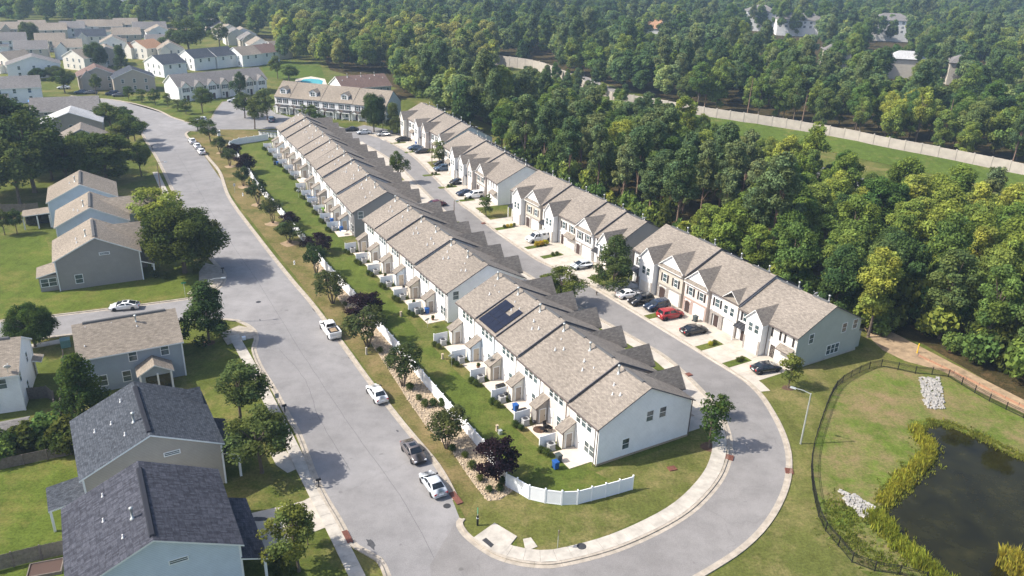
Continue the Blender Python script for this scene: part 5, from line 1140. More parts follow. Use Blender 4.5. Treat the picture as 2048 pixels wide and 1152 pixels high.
# verge trees between the road and the white fence, near to far
VT = [('plum', 992, 962, 1.12, 'dark plum tree nearest the corner, beside the curved end of the white fence'), ('myrtle', 893, 897, 1.1, 'crape myrtle on the stone bed left of the three clipped shrubs'), ('myrtle', 806, 772, 1.15, 'crape myrtle between the white sedan and the white fence'),
 ('myrtle', 735, 692, 1.25, 'crape myrtle beside the white pickup truck'), ('plum', 730, 640, 1.12, 'dark plum tree just behind the white pickup truck'), ('myrtle', 665, 607, 1.1, 'crape myrtle between two plum trees opposite the round corner tree'), ('myrtle', 633, 548, 1.0, 'slender crape myrtle in front of a plum tree on the verge'),
 ('plum', 636, 505, 1.05, 'plum tree beside the white fence, third from the corner'), ('myrtle', 580, 485, 1.0, 'crape myrtle below the small plum tree on the verge'), ('plum', 582, 456, .9, 'small plum tree on the verge, fourth from the corner'), ('myrtle', 546, 446, 1.0, 'crape myrtle on a mulch ring beside the white fence'),
 ('myrtle', 516, 408, .95, 'crape myrtle on a mulch ring by the parking sign'), ('myrtle', 487, 372, .85, 'small crape myrtle next to the white hydrant'), ('plum', 494, 345, .95, 'plum tree close to the far bend of the white fence'), ('myrtle', 460, 332, .9, 'crape myrtle in front of the far pair of plum trees'), ('plum', 466, 315, .85, 'farthest plum tree on the verge near the fence bend'),
 ('myrtle', 440, 305, .8, 'crape myrtle beside the three parked white cars'), ('street', 421, 284, .55, 'small maple by the white utility box near the court'), ('street', 396, 262, .5, 'dark young maple hiding the white vehicle at the court mouth')]
VTD = [(95, 90), (88, 84), (92, 86), (86, 78), (92, 66), (74, 66), (60, 62), (66, 44), (64, 44), (42, 36), (48, 52), (44, 48), (36, 38), (44, 40), (36, 36), (42, 30), (30, 30), (38, 42), (38, 27)]
STD = [(142, 124), (94, 92), (92, 118), (114, 118), (120, 124), (118, 124), (34, 66), (78, 76), (86, 128), (80, 108), (88, 82), (54, 98), (42, 46), (46, 66), (44, 62), (38, 50), (26, 40), (30, 42), (46, 72), (34, 60), (52, 58), (46, 58), (40, 48), (34, 56), (44, 46), (20, 24), (20, 24), (24, 28), (16, 26), (22, 22), (22, 28), (36, 44), (36, 50), (26, 26), (42, 62), (32, 42), (42, 32), (64, 64), (48, 46), (36, 44), (26, 42), (42, 42), (32, 34), (30, 38), (28, 20), (30, 20), (38, 40), (24, 36)]
for i, (k, x, y, s, lb) in enumerate(VT):
    p = G(x, y); tree({'plum': 'plum_tree', 'myrtle': 'crape_myrtle', 'street': 'maple_tree'}[k], lb, k, 11 + i % 4, p, sized(k, 11 + i % 4, None, p, *[q * (.9 if k == 'plum' and i else 1.) for q in VTD[i]]))
# street and garden trees
ST = [('dome', 370, 545, 1.08, 'big dense rounded tree on the corner by the grey house', None), ('street', 322, 470, 1.0, 'bright green maple behind the big rounded tree', 'lbright'), ('cone', 418, 684, 1.02, 'pointed maple at the corner of the side street', None), ('street', 482, 842, .88, 'open maple above the upper dark roofed house', 'loak'),
 ('street', 524, 945, .78, 'dark leafy tree hiding the pavement beside the tan sided house', 'loak'), ('street', 598, 1142, .72, 'maple over the driveway at the bottom of the view', 'lstreet'), ('young', 616, 1090, 1.1, 'slim young tree top rising by the bottom driveway', None), ('dome', 71, 694, .5, 'neat lollipop tree beside the white house on the side street', 'lstreet'), ('cone', 173, 848, .82, 'leafy upright tree in front of the slate blue house', 'lstreet'),
 ('cone', 1226, 578, 1.05, 'dark dense tree beside the covered car', None), ('street', 1120, 612, .9, 'pointed maple behind the nearest middle row', None), ('young', 1417, 894, 1.3, 'young maple on the lawn by the white end wall', None), ('young', 1442, 835, .9, 'young tree top beside the loop pavement', None), ('young', 1576, 776, .95, 'thin young tree beside the sage end wall', None),
 ('street', 797, 364, .82, 'leaning tree on the street edge behind the third middle row', None), ('young', 878, 332, 1.1, 'small tree in the gap before the farthest right row', None), ('young', 897, 332, .85, 'slim tree against the pale blue end wall', None), ('young', 972, 432, .8, 'small bare-stemmed tree in the grass gap by the white end wall', None),
 ('dome', 748, 264, .75, 'dark rounded tree in front of the dormered row', 'loak'), ('cone', 786, 268, .95, 'dark pointed tree at the right end of the dormered row', None), ('street', 510, 258, .95, 'tall oak on the island in the parking court', 'loak'), ('street', 535, 240, .8, 'second oak on the parking court island', 'loak'), ('street', 490, 236, .75, 'third oak on the parking court island', 'loak'), ('street', 482, 206, .9, 'tree standing before the long white gabled row', 'loak'),
 ('street', 405, 225, .95, 'largest maple on the lawn before the long white row', 'lstreet'), ('young', 258, 200, .9, 'first young tree from left on the long lawn', None), ('young', 284, 205, .8, 'second young tree from left on the long lawn', None), ('young', 311, 209, .9, 'third young tree from left on the long lawn', None), ('young', 336, 215, .6, 'bare young tree on the long lawn', None), ('young', 356, 222, .8, 'low tree on the long lawn beside the large maple', None), ('young', 372, 228, .9, 'young tree next to the large lawn maple', None),
 ('street', 640, 272, .6, 'small tree between the farthest middle row and the dormered row', 'lstreet'), ('young', 620, 262, 1.0, 'pale tree at the back corner of the farthest middle row', None), ('young', 912, 468, .8, 'small shrubby tree beside a street pole behind the second middle row', None),
 ('street', 283, 352, .7, 'small street tree in a stone ring on the left pavement', 'lstreet'), ('street', 556, 158, .9, 'tree on the green slope near the pool', 'lstreet'), ('street', 578, 164, .7, 'shrubby tree beside the pool fence', 'lstreet'),
 ('street', 380, 112, 1.5, 'large bright maple in the far estate', 'lstreet'), ('street', 350, 112, 1.0, 'darker maple beside the large bright one', 'lstreet'), ('dome', 195, 138, .65, 'round dark tree between cream gables in the far estate', 'loak'), ('cone', 243, 140, .9, 'dark cone tree in the far estate', None), ('street', 440, 96, 1.0, 'tree along the far estate street', 'lstreet'), ('street', 385, 70, .8, 'tree beside the far dirt lot', 'lstreet'), ('dome', 62, 92, .75, 'dark tree between white and grey far houses', 'loak'), ('dome', 78, 160, .32, 'round shrub before the big white far house', 'loak'), ('dome', 112, 156, .36, 'second round shrub before the big white far house', 'loak'), ('street', 130, 186, .6, 'light green tree by the far driveway', 'lstreet'), ('street', 192, 190, .6, 'thin tree before the brown roofed house', 'lstreet')]
for i, (k, x, y, s, lb, m) in enumerate(ST): tree('oak_tree' if ' oak ' in lb + ' ' else 'street_tree', lb, k, 21 + i % 3, G(x, y), sized(k, 21 + i % 3, m, G(x, y), *STD[i]), None, 'tree', m)
for i, (x, y, wp, hp, m) in enumerate([(15, 345, 110, 130, 'loak'), (70, 385, 120, 140, 'loak'), (-15, 395, 120, 130, 'loak'), (105, 360, 70, 70, 'loak'), (135, 372, 80, 85, 'loak'), (172, 368, 80, 88, 'lstreet'), (214, 366, 90, 90, 'lstreet'), (196, 346, 60, 70, 'loak'), (5, 300, 70, 80, 'loak'), (-40, 340, 100, 130, 'loak'), (40, 408, 90, 110, 'loak'), (150, 352, 70, 60, 'lstreet')]):
    k = ('broad', 'street', 'dome')[i % 3]; tree('oak_tree', 'dark spreading oak in the grove left of the main road', k, 31 + i % 3 if k == 'broad' else 22, G(x, y), sized(k, 31 + i % 3 if k == 'broad' else 22, m, G(x, y), wp, hp), 'oaks in the left grove', mat=m)
for i, (x, y, wp, hp) in enumerate([(222, 262, 66, 52), (258, 296, 68, 62), (240, 305, 60, 50), (244, 250, 44, 34), (270, 282, 44, 42)]):
    tree('garden_tree', 'dense garden tree between the left houses and the road bend', 'street', 23, G(x, y), sized('street', 23, 'lstreet', G(x, y), wp, hp), 'trees by the left road bend', mat='lstreet')
for i, (x, y) in enumerate([(10, 470), (35, 468)]): tree('garden_tree', 'small dark tree by the screened back porch at the left edge', 'street', 22, G(x, y), .7, 'small trees behind the blue houses', mat='loak')
# clipped shrubs and hedge
for x, y, s, lb in ((850, 814, .72, 'left clipped shrub of three on the stone bed'), (867, 812, .72, 'middle clipped shrub of three on the stone bed'), (886, 813, .85, 'right clipped shrub of three on the stone bed'), (944, 938, .72, 'clipped round shrub on the stone bed near the corner plum tree'), (1005, 968, .7, 'round shrub under the corner plum tree by the fence'), (1000, 982, .6, 'round shrub at the tip of the stone bed'), (780, 722, .7, 'round shrub beside the crape myrtle on the stone bed')):
    shrub('clipped_shrub', lb, 'ball', 3, G(x, y), s)
for i, (x, y, s, m) in enumerate([(30, 905, 2.1, None), (62, 895, 2.2, None), (95, 880, 2.3, 'lbroad'), (128, 885, 2.2, None), (150, 905, 1.9, None), (8, 925, 1.8, 'lbroad'), (110, 905, 1.8, None)]):
    shrub('hedge_shrub', 'overgrown green hedge shrub left of the upper dark roofed house', 'bush', 4 + i % 2, G(x, y), s, 'hedge on the left', m)
shrub('yellow_shrub', 'yellow flowering shrub in the left hedge', 'bush', 4, G(100, 862), 1.3, None, 'lyellow')
for i, (x, y, s) in enumerate([(310, 556, 1.0), (330, 558, .9), (392, 548, .8), (560, 1125, .9), (575, 1148, 1.1), (548, 1150, .8)]):
    shrub('garden_shrub', 'dark garden shrub at a front wall on the left side', 'bush', 5, G(x, y), s, 'front garden shrubs')
for x, y, s in ((905, 902, .6), (930, 915, .55), (820, 780, .7), (838, 800, .55), (760, 706, .65), (742, 676, .6), (702, 628, .7), (690, 612, .55), (655, 562, .6), (648, 548, .55), (622, 512, .5), (960, 962, .6), (978, 984, .55)): shrub('bed_shrub', 'low round shrub on the stone bed along the white fence', 'ball', 3, G(x, y), s, 'low shrubs on the stone bed')
# planting beds between the right driveways
beds = [(R1, 5.6, [('b', 0), ('p', .8)]), (R1, 11.6, [('y', 0), ('b', .9)]), (R1, 24.2, [('g', 0)]), (R2, 12.3, [('b', 0), ('b', 1)]), (R2, 18.2, [('Y', 0), ('Y', 1.1), ('Y', 2.2)]), (R2, 31., [('b', 0), ('y', .8), ('y', 1.7), ('b', 2.5)]), (R3, 6.2, [('b', 0)]), (R3, 18, [('b', 0), ('b', .8)]), (R3, 30, [('b', 0), ('b', .9)]), (R4, 12, [('b', 0)]), (R4, 24, [('b', 0)])]
rowname = {R1.name: 'nearest', R2.name: 'second', R3.name: 'third', R4.name: 'farthest'}
for t, y, L in beds:
    bd = tag(MB().box(-8.2, -3.4, y - .75, y + .75, .0, .06).build('planting_bed', 'lawn', None, loc=t.location, rz=t.rotation_euler[2]), kind='structure')
    for k, dx in L:
        p = to_w(t, -5.6 + dx * 1.0, y)
        shrub('bed_shrub', ('yellow' if k in 'yY' else 'dark green') + f' shrub in a driveway bed of the {rowname[t.name]} right row', 'ball' if k != 'Y' else 'bush', 3 if k != 'Y' else 4, p, .5 if k != 'Y' else .75, f'bed shrubs of the {rowname[t.name]} right row', 'lyellow' if k in 'yY' else None)
# ---- woods: individuals first
def poisson(poly, d, rr, tries=6000):
    xs = [p[0] for p in poly]; ys = [p[1] for p in poly]; pts = []; grid = {}
    for _ in range(tries):
        p = (rr.uniform(min(xs), max(xs)), rr.uniform(min(ys), max(ys)))
        if not inside(p, poly): continue
        c = (int(p[0] // d), int(p[1] // d))
        if any(math.dist(p, q) < d for i in (-1, 0, 1) for j in (-1, 0, 1) for q in grid.get((c[0] + i, c[1] + j), [])): continue
        grid.setdefault(c, []).append(p); pts.append(p)
    return pts
rr = random.Random(5)
def in_view(p, z=10., m=80):
    c = CM.T @ np.array([p[0], p[1], z - CAMH])
    if c[2] < 5: return False
    x, y = CX + FPX * c[0] / c[2], CY + FPX * c[1] / c[2]; return -m < x < 2048 + m and -120 < y < 1152 + 260
back = []
for t, L in ((R4, 38), (R3, 37), (R2, 38), (R1, 39)): back += [to_w(t, DEP + 5.5, L), to_w(t, DEP + 5.5, 1)]
W1 = [to_w(R4, DEP + 4, 60), to_w(R4, DEP + 6, 44)] + back + [G(1750, 640), G(1790, 655), G(1860, 690), G(1960, 745), G(2080, 808)] + [G(*p) for p in [(2600, 960), (2500, 640), (2050, 500), (1800, 420), (1640, 376), (1500, 330), (1400, 290), (1290, 240), (1200, 196), (1130, 162), (990, 178), (835, 172), (790, 176)]]
pts = [p for p in poisson(W1, 5.6, rr, 14000) if in_view(p)]
hwline = resample(hw, 4.)
pts = [p for p in pts if min(math.dist(p, q) for q in hwline) > 6]
W2 = [G(*p) for p in [(985, 108), (1090, 128), (1205, 182), (1384, 222), (1563, 250), (1790, 293), (2050, 344), (2300, 395), (2300, 300), (2050, 255), (1800, 215), (1500, 170), (1200, 120), (1000, 80)]]
W3 = [G(*p) for p in [(560, 120), (640, 135), (700, 145), (790, 150), (796, 190), (860, 182), (985, 150), (985, 115), (900, 80), (700, 70), (560, 85)]]
pts2 = [p for p in poisson(W2, 7.5, rr, 6000) if in_view(p) and min(math.dist(p, q) for q in BARRIER) > 4.5 and not any(math.dist(p, G(*q)) < 26 for q in [(1306, 78), (1518, 62), (1598, 72), (1778, 82)])]
pts3 = [p for p in poisson(W3, 7.5, rr, 5000) if in_view(p)]
allp = sorted([(math.dist(p, (0, 0)), p, 1) for p in pts] + [(math.dist(p, (0, 0)), p, 2) for p in pts2] + [(math.dist(p, (0, 0)), p, 3) for p in pts3])
N_TREES = sum(1 for o in bpy.data.objects if o.get('category') == 'tree')
QUOTA = {1: 172, 2: 38, 3: 18}
rest = []; cnt = {1: 0, 2: 0, 3: 0}
def pxx(p):
    c = CM.T @ np.array([p[0], p[1], 8. - CAMH]); return CX + FPX * c[0] / c[2]
def wall_d(p): return min(min(math.dist(p, q) for q in hwline), min(math.dist(p, q) for q in BARRIER) - 22)
def near_row(p):
    a = to_loc(R1, p); d = a[0] - DEP; y = a[1]
    return ('nearest ' if y < 39 else 'second ' if y < 82 else 'third ' if y < 126 else 'farthest '), ('close' if d < 16 else 'deeper' if d < 40 else 'far')
def to_loc(t, p):
    a = t.rotation_euler[2]; dx, dy = p[0] - t.location[0], p[1] - t.location[1]; return dx * math.cos(a) + dy * math.sin(a), -dx * math.sin(a) + dy * math.cos(a)
WL = {1: ('in the woods behind the right townhouse rows', 'woods behind the right rows'), 2: ('in the woods beyond the sound barrier', 'woods beyond the sound barrier'), 3: ('in the woods behind the swimming pool', 'woods behind the pool')}
def kind_for(p, reg):
    n = math.sin(p[0] * .045 + 1) + math.cos(p[1] * .037) + rr.uniform(-.9, .9)
    return 'pine' if n > 1.0 else ('tall' if n < -.9 else 'broad')
KL = {'pine': 'tall bare stemmed pine', 'broad': 'leafy broadleaf tree', 'tall': 'tall full crowned broadleaf tree', 'bright': 'bright yellow green tree', 'dark': 'dark green broadleaf tree'}
bright = [(1250, 240), (1330, 262), (1160, 215), (1130, 235), (950, 175), (1640, 430), (1850, 450), (1500, 560), (1690, 470), (1840, 470), (1960, 790), (1230, 255), (1420, 540)]
for d, p, reg in allp:
    if cnt[reg] >= QUOTA[reg]: rest.append((p, reg)); continue
    if math.dist(p, (0, 0)) > 330 and reg == 1: rest.append((p, reg)); continue
    cnt[reg] += 1; k = kind_for(p, reg); mat = None; kk = k; s = rr.uniform(.72, 1.02)
    if k != 'pine':
        u = rr.random()
        if reg == 3 and u < .6: mat, kk = 'lpale', 'bright'
        elif any(math.dist(p, G(*q)) < 6 for q in bright) or u < .15: mat, kk = 'lbright', 'bright'
        elif u < .36: mat, kk = 'ldark', 'dark'
    if reg == 2: s *= 1.05
    if reg == 1:
        dh = wall_d(p)
        if dh < 62 and pxx(p) < 1790 and rr.random() > .16: s *= max(.5, min(1., .48 + dh / 85))
        elif dh < 62: mat, kk = ('lbright', 'bright') if k != 'pine' else (mat, kk)
    wl0, wl1 = WL[reg]
    if reg == 1:
        rw, dp = near_row(p)
        wl0 = {'close': 'close behind', 'deeper': 'in the woods behind', 'far': 'deep in the woods behind'}[dp] + ' the ' + rw + 'right row' if to_loc(R1, p)[1] > -2 else 'in the woods between the pond and the highway'; wl1 = wl0
    tree('pine_tree' if k == 'pine' else 'woodland_tree', KL[kk] + ' ' + wl0, k, 41 + rr.randrange(3 if k != 'tall' else 2), p, (s * rr.uniform(.9, 1.15), s * rr.uniform(.9, 1.15), s), wl1 + ': ' + KL[kk], mat=mat)
tree('pine_tree', 'tallest pine with a long bare trunk behind the nearest right row', 'pine', 41, G(1534, 536), (1.15, 1.15, 1.05), None)
# understorey along the near edge of the woods
e = resample(back[2:] + [G(1750, 640), G(1790, 655), G(1860, 690), G(1960, 745), G(2080, 808), G(2160, 850)], 2.6)
e += [(q[0] + 2.5, q[1] + 2.) for q in resample([G(1770, 648), G(1850, 682), G(1960, 738), G(2080, 800)], 2.2)]
for i, p in enumerate(e):
    q = (p[0] + rr.uniform(.8, 4.5), p[1] + rr.uniform(0, 3.5)); s = rr.uniform(1.9, 3.9)
    shrub('edge_shrub', 'leafy shrub along the near edge of the woods', 'bush', 4 + i % 2, q, (s, s, s * rr.uniform(1., 1.7)), 'shrubs along the woods edge', rr.choice(['lbroad', 'lbroad', 'lbright', 'lshrub']))
# ---- the remaining woods: one object of instanced crowns
R1SET = set()
def gn_size(p):
    d = math.dist(p, (0, 0)); dh = wall_d(p) if p in R1SET else 99; k = 1. if dh > 62 or pxx(p) > 1790 else max(.48, .46 + dh / 85)
    return rr.uniform(.72, 1.15) * (1 + .22 * min(1, max(0, (d - 350) / 300))) * k
def gn_woods(name, pts, protos, label):
    me = bpy.data.meshes.new(name); me.from_pydata([(x, y, 0) for x, y in pts], [], []); n = len(pts)
    a = me.attributes.new('size', 'FLOAT_VECTOR', 'POINT'); a.data.foreach_set('vector', np.array([[s * rr.uniform(.9, 1.2), s * rr.uniform(.9, 1.2), s] for s in [gn_size(p) for p in pts]], np.float32).reshape(-1))
    o = tag(link(name, me), kind='stuff'); o['label'] = label
    ng = bpy.data.node_groups.new(name, 'GeometryNodeTree'); ng.interface.new_socket('Geometry', in_out='INPUT', socket_type='NodeSocketGeometry'); ng.interface.new_socket('Geometry', in_out='OUTPUT', socket_type='NodeSocketGeometry')
    gi = ng.nodes.new('NodeGroupInput'); go = ng.nodes.new('NodeGroupOutput'); ip = ng.nodes.new('GeometryNodeInstanceOnPoints'); ji = ng.nodes.new('GeometryNodeJoinGeometry')
    for pr in protos:
        oi = ng.nodes.new('GeometryNodeObjectInfo'); oi.inputs['Object'].default_value = pr; oi.inputs['As Instance'].default_value = True; ng.links.new(oi.outputs['Geometry'], ji.inputs[0])
    ip.inputs['Pick Instance'].default_value = True
    ri = ng.nodes.new('FunctionNodeRandomValue'); ri.data_type = 'INT'; ri.inputs[4].default_value = 0; ri.inputs[5].default_value = len(protos) - 1
    rv = ng.nodes.new('FunctionNodeRandomValue'); rv.data_type = 'FLOAT_VECTOR'; rv.inputs[0].default_value = (0, 0, 0); rv.inputs[1].default_value = (0, 0, 6.28)
    na = ng.nodes.new('GeometryNodeInputNamedAttribute'); na.data_type = 'FLOAT_VECTOR'; na.inputs[0].default_value = 'size'
    L = ng.links.new; L(gi.outputs[0], ip.inputs['Points']); L(ji.outputs[0], ip.inputs['Instance']); L(ri.outputs[2], ip.inputs['Instance Index']); L(rv.outputs[0], ip.inputs['Rotation']); L(na.outputs[0], ip.inputs['Scale']); L(ip.outputs[0], go.inputs[0])
    md = o.modifiers.new('woods', 'NODES'); md.node_group = ng
    return o
protos = []
for i, (k, m) in enumerate((('far', None), ('far', 'ldark'), ('broad', 'lbroad'), ('pine', None), ('far', None), ('tall', 'lbroad'), ('far', 'lbroad'))):
    cm, tk = tree_proto(k, 51 + i % 4 if k == 'far' else 41, m)
    # one visible woodland tree of each kind carries the shape the mass repeats
    q = pts2[(i * 17) % len(pts2)] if pts2 else (100, 400)
    pr = link('woodland_tree', cm, None, (q[0] + 2.5, q[1] + 6 + i, 0)); tag(pr, 'woodland tree standing in the mass of trees beyond the sound barrier', 'tree', 'trees of the far mass'); protos.append(pr)
R1SET.update(p for p, r_ in rest if r_ == 1); near_rest = [p for p, r_ in rest if r_ != 3]; pool_rest = [p for p, r_ in rest if r_ == 3]
def clear(p):
    c = CM.T @ np.array([p[0], p[1], 8. - CAMH]); x, y = CX + FPX * c[0] / c[2], CY + FPX * c[1] / c[2]
    return x, y
farp = []
for (poly, d, tr) in (([(-700, 560), (-420, 520), (-300, 500), (-180, 470), (-140, 440), (-120, 395), (-60, 400), (-20, 420), (20, 385), (60, 330), (150, 240), (260, 230), (900, 500), (900, 1400), (-700, 1400)], 9.8, 42000),):
    for p in poisson(poly, d, rr, tr):
        if not in_view(p, 12, 60): continue
        x, y = clear(p)
        if inside(p, W2) or inside(p, W3): continue
        if min(math.dist(p, q) for q in BARRIER) < 8: continue
        if x < 560 and y > 40 + (x - 300) * .05 and p[1] < 560: continue
        if any(abs(x - bx) < bw and by - bh < y < by + 50 and y > by for bx, by, bw, bh in ((1306, 58, 30, 14), (1518, 45, 30, 8), (1598, 52, 46, 8), (1778, 62, 36, 10), (1668, 118, 26, 10), (1806, 130, 34, 10), (1912, 142, 20, 8))) and math.dist(p, (0, 0)) < 760 and math.dist(p, (0, 0)) > 300 and rr.random() < .88: continue
        farp.append(p)
def near_bld(p): return False
gn_woods('far_woods', near_rest + farp, protos, 'broad mass of woods filling the far distance')

pale = []
for i, (k, m_, sd) in enumerate((('far', 'lpale', 52), ('broad', 'lpale', 41), ('far', 'lbright', 53), ('broad', 'lbroad', 42))):
    q = pts3[(i * 29 + 5) % len(pts3)]; pr = link('woodland_tree', tree_proto(k, sd, m_)[0], None, (q[0] + 2, q[1] + 5, 0)); tag(pr, 'pale green woodland tree in the mass of trees behind the pool', 'tree', 'trees behind the pool'); pale.append(pr)
gn_woods('pale_woods', pool_rest, pale, 'pale green mass of woods behind the swimming pool')

for i, (x, y, h) in enumerate([(1493, 222, 15), (1880, 290, 17), (1408, 205, 14), (1600, 250, 13)]):
    p = G(x, y + 16); o = thing('dead_snag', ['pale dead snag left of the yellow green tree beyond the barrier', 'tall bare snag at the right beyond the barrier', 'bare trunk beyond the barrier near its middle', 'short grey snag beyond the barrier'][i], 'tree', p)
    m = MB(); m.tube([(0, 0, 0), (.1, 0, h * .5), (.3, .2, h)], [.28, .2, .06], 7); m.tube([(.12, 0, h * .55), (1.2, .4, h * .72)], [.09, .03], 5); m.tube([(.15, .05, h * .66), (-1.0, -.3, h * .8)], [.08, .02], 5); m.build('trunk', 'ptrunk', o)
# ------------------------------------------------------------------ vehicles
CARM = {}
def loft(secs, mi=0):
    """secs: (x, [(y,z)...]) half sections mirrored into a closed shell"""
    m = MB(); n = None; V = []
    for x, hs in secs:
        ring = [(x, y, z) for y, z in hs] + [(x, -y, z) for y, z in hs[::-1]]; n = len(ring); V += ring
    k = len(secs)
    f = [(i * n + j, (i + 1) * n + j, (i + 1) * n + (j + 1) % n, i * n + (j + 1) % n) for i in range(k - 1) for j in range(n)]
    f += [tuple(range(n)), tuple(range((k - 1) * n + n - 1, (k - 1) * n - 1, -1))]
    return m.add(V, f, mi)
def car_meshes(kind):
    if kind in CARM: return CARM[kind]
    S = dict(sedan=dict(L=4.7, W=1.82, h=1.0, roof=1.45, b=(-1.75, -.95, .35, 1.2), tail=.98, hood=.86), coupe=dict(L=4.6, W=1.8, h=.96, roof=1.36, b=(-1.9, -.7, .2, 1.25), tail=.96, hood=.82),
             suv=dict(L=4.75, W=1.92, h=1.12, roof=1.74, b=(-2.25, -1.95, .45, 1.15), tail=1.1, hood=1.02), hatch=dict(L=4.4, W=1.76, h=1.0, roof=1.5, b=(-2.05, -1.3, .3, 1.4), tail=1.02, hood=.84),
             pickup=dict(L=5.8, W=2.02, h=1.2, roof=1.9, b=(-.55, -.4, .95, 1.6), tail=1.2, hood=1.16), van=dict(L=5.6, W=2.0, h=1.2, roof=1.95, b=(-.1, -.0, 1.1, 1.75), tail=1.2, hood=1.12))[kind]
    L, Wd, h = S['L'], S['W'], S['h']; hw = Wd / 2; rb, rt_, ft, fb = S['b']; r = S['roof']; zb = .24
    def sec(x, k, top, bot=zb): return (x, [(0.0, bot), (hw * k * .93, bot), (hw * k, bot + .2), (hw * k, top - .22), (hw * k * .95, top - .05), (hw * k * .8, top), (0., top + .015)])
    t, hd = S['tail'], S['hood']; e = L / 2
    body = loft([sec(-e, .80, t - .22, .4), sec(-e + .08, .92, t - .06, .3), sec(-e + .4, 1, t), sec(rb, 1, h), sec(fb, 1, h - .02), sec(fb + .3, .995, (h + hd) / 2 + .03), sec(e - .45, .97, hd - .03), sec(e - .1, .86, hd - .16, .3), sec(e, .74, hd - .3, .4)]).mesh('body', 'trim', True)
    gw, tw = hw * .92, hw * .72
    c = MB(); z0 = h - .03
    B = [(rb, gw), (fb, gw)]; T = [(rt_, tw), (ft, tw)]
    pts = [(rb, -gw, z0), (fb, -gw * .96, z0), (fb, gw * .96, z0), (rb, gw, z0), (rt_, -tw, r - .05), (ft, -tw, r - .06), (ft, tw, r - .06), (rt_, tw, r - .05), (rt_ + .12, -tw * .8, r), (ft - .15, -tw * .8, r), (ft - .15, tw * .8, r), (rt_ + .12, tw * .8, r)]
    c.add(pts, [(0, 1, 5, 4), (1, 2, 6, 5), (2, 3, 7, 6), (3, 0, 4, 7), (4, 5, 9, 8), (5, 6, 10, 9), (6, 7, 11, 10), (7, 4, 8, 11), (8, 9, 10, 11)]); roof = c.mesh('cabin', 'trim', True)
    def lerp(a, b, k): return tuple(a[i] + (b[i] - a[i]) * k for i in range(3))
    def inset(a, b, c_, d, u0, u1, v0, v1, off):
        P = lambda u, v: lerp(lerp(a, b, u), lerp(d, c_, u), v)
        q = [Vector(P(u0, v0)), Vector(P(u1, v0)), Vector(P(u1, v1)), Vector(P(u0, v1))]; n = (q[1] - q[0]).cross(q[3] - q[0]).normalized() * off
        return [tuple(x + n) for x in q]
    ws = MB(); ws.quad(*inset(pts[1], pts[2], pts[6], pts[5], .05, .95, .08, .95, .012)); rw = MB(); rw.quad(*inset(pts[3], pts[0], pts[4], pts[7], .07, .93, .15, .93, .012))
    sides = []
    for a, b, cc, d in ((pts[0], pts[1], pts[5], pts[4]), (pts[2], pts[3], pts[7], pts[6])):
        for u0, u1 in ((.08, .47), (.52, .9)):
            m = MB(); m.quad(*inset(a, b, cc, d, u0, u1, .12, .88, .012)); sides.append(m.mesh('side_window', 'cglass'))
    wr = .34 if kind not in ('pickup', 'van', 'suv') else .39
    ty = MB(); ty.lathe([(wr * .62, -.11), (wr * .95, -.11), (wr, -.07), (wr, .07), (wr * .95, .11), (wr * .62, .11)], 16); tym = ty.mesh('tyre', 'rubber', True)
    ri = MB(); ri.lathe([(wr * .64, -.06), (wr * .64, .085), (wr * .5, .10), (wr * .2, .07), (wr * .12, .09)], 14); rim = ri.mesh('rim', 'rim', True)
    hl = MB(); hl.box(e - .32, e - .03, hw * .5, hw * .84, hd - .3, hd - .14, 0, .03); tl = MB(); tl.box(-e + .0, -e + .22, hw * .52, hw * .9, t - .3, t - .1, 0, .02)
    gr = MB(); gr.box(e - .06, e + .012, -hw * .45, hw * .45, hd - .5, hd - .26); bp = MB(); bp.box(-e - .012, -e + .03, -.26, .26, .62, .76)
    mi_ = MB(); mi_.box(-.08, .08, -.1, .1, -.06, .08)
    D = dict(S=S, body=body, cabin=roof, ws=ws.mesh('windshield', 'cglass'), rw=rw.mesh('rear_window', 'cglass'), sides=sides, tyre=tym, rim=rim, hl=hl.mesh('headlight', 'lamp'), tl=tl.mesh('taillight', 'red'), gr=gr.mesh('grille', 'black'), bp=bp.mesh('number_plate', 'vinyl'), mirror=mi_.mesh('mirror', 'black'), wr=wr)
    if kind == 'pickup':
        x0, x1 = -e + .12, rb - .12
        b = MB(); b.box(x0, x1, -hw * .82, hw * .82, t - .05, t + .035); D['bed'] = b.mesh('bed_liner', 'black')
        b = MB(); b.box(x0, x1, -hw * .97, -hw * .82, t - .1, t + .16); b.box(x0, x1, hw * .82, hw * .97, t - .1, t + .16); b.box(-e + .0, x0, -hw * .93, hw * .93, t - .3, t + .16); D['rails'] = b.mesh('bed_side', 'trim')
        b = MB(); b.box(x0 + .5, x1 - .4, -.5, .45, t + .04, t + .13); D['load'] = b.mesh('bed_load', 'dirt')
    if kind == 'van':
        b = MB(); b.box(-e + .08, rb, -hw * .93, hw * .93, t - .06, 2.0, 0, .08); D['rails'] = b.mesh('cargo_cap', 'trim')
        b = MB(); b.bar((-e, -.7, 2.22), (fb - .2, -.7, 2.22), .06, .06); b.bar((-e, .7, 2.22), (fb - .2, .7, 2.22), .06, .06)
        for x in (-2.2, -1, .4): b.bar((x, -.75, 2.16), (x, .75, 2.16), .06, .06); b.box(x - .03, x + .03, -.73, -.67, 1.85, 2.2); b.box(x - .03, x + .03, .67, .73, 1.85, 2.2)
        for k in range(12): x = -e + .15 + k * .35; b.bar((x, -.5, 2.27), (x, -.1, 2.27), .04, .04)
        b.bar((-e, -.5, 2.3), (fb - .2, -.5, 2.3), .06, .06); b.bar((-e, -.1, 2.3), (fb - .2, -.1, 2.3), .06, .06); D['rack'] = b.mesh('ladder_rack', 'galv')
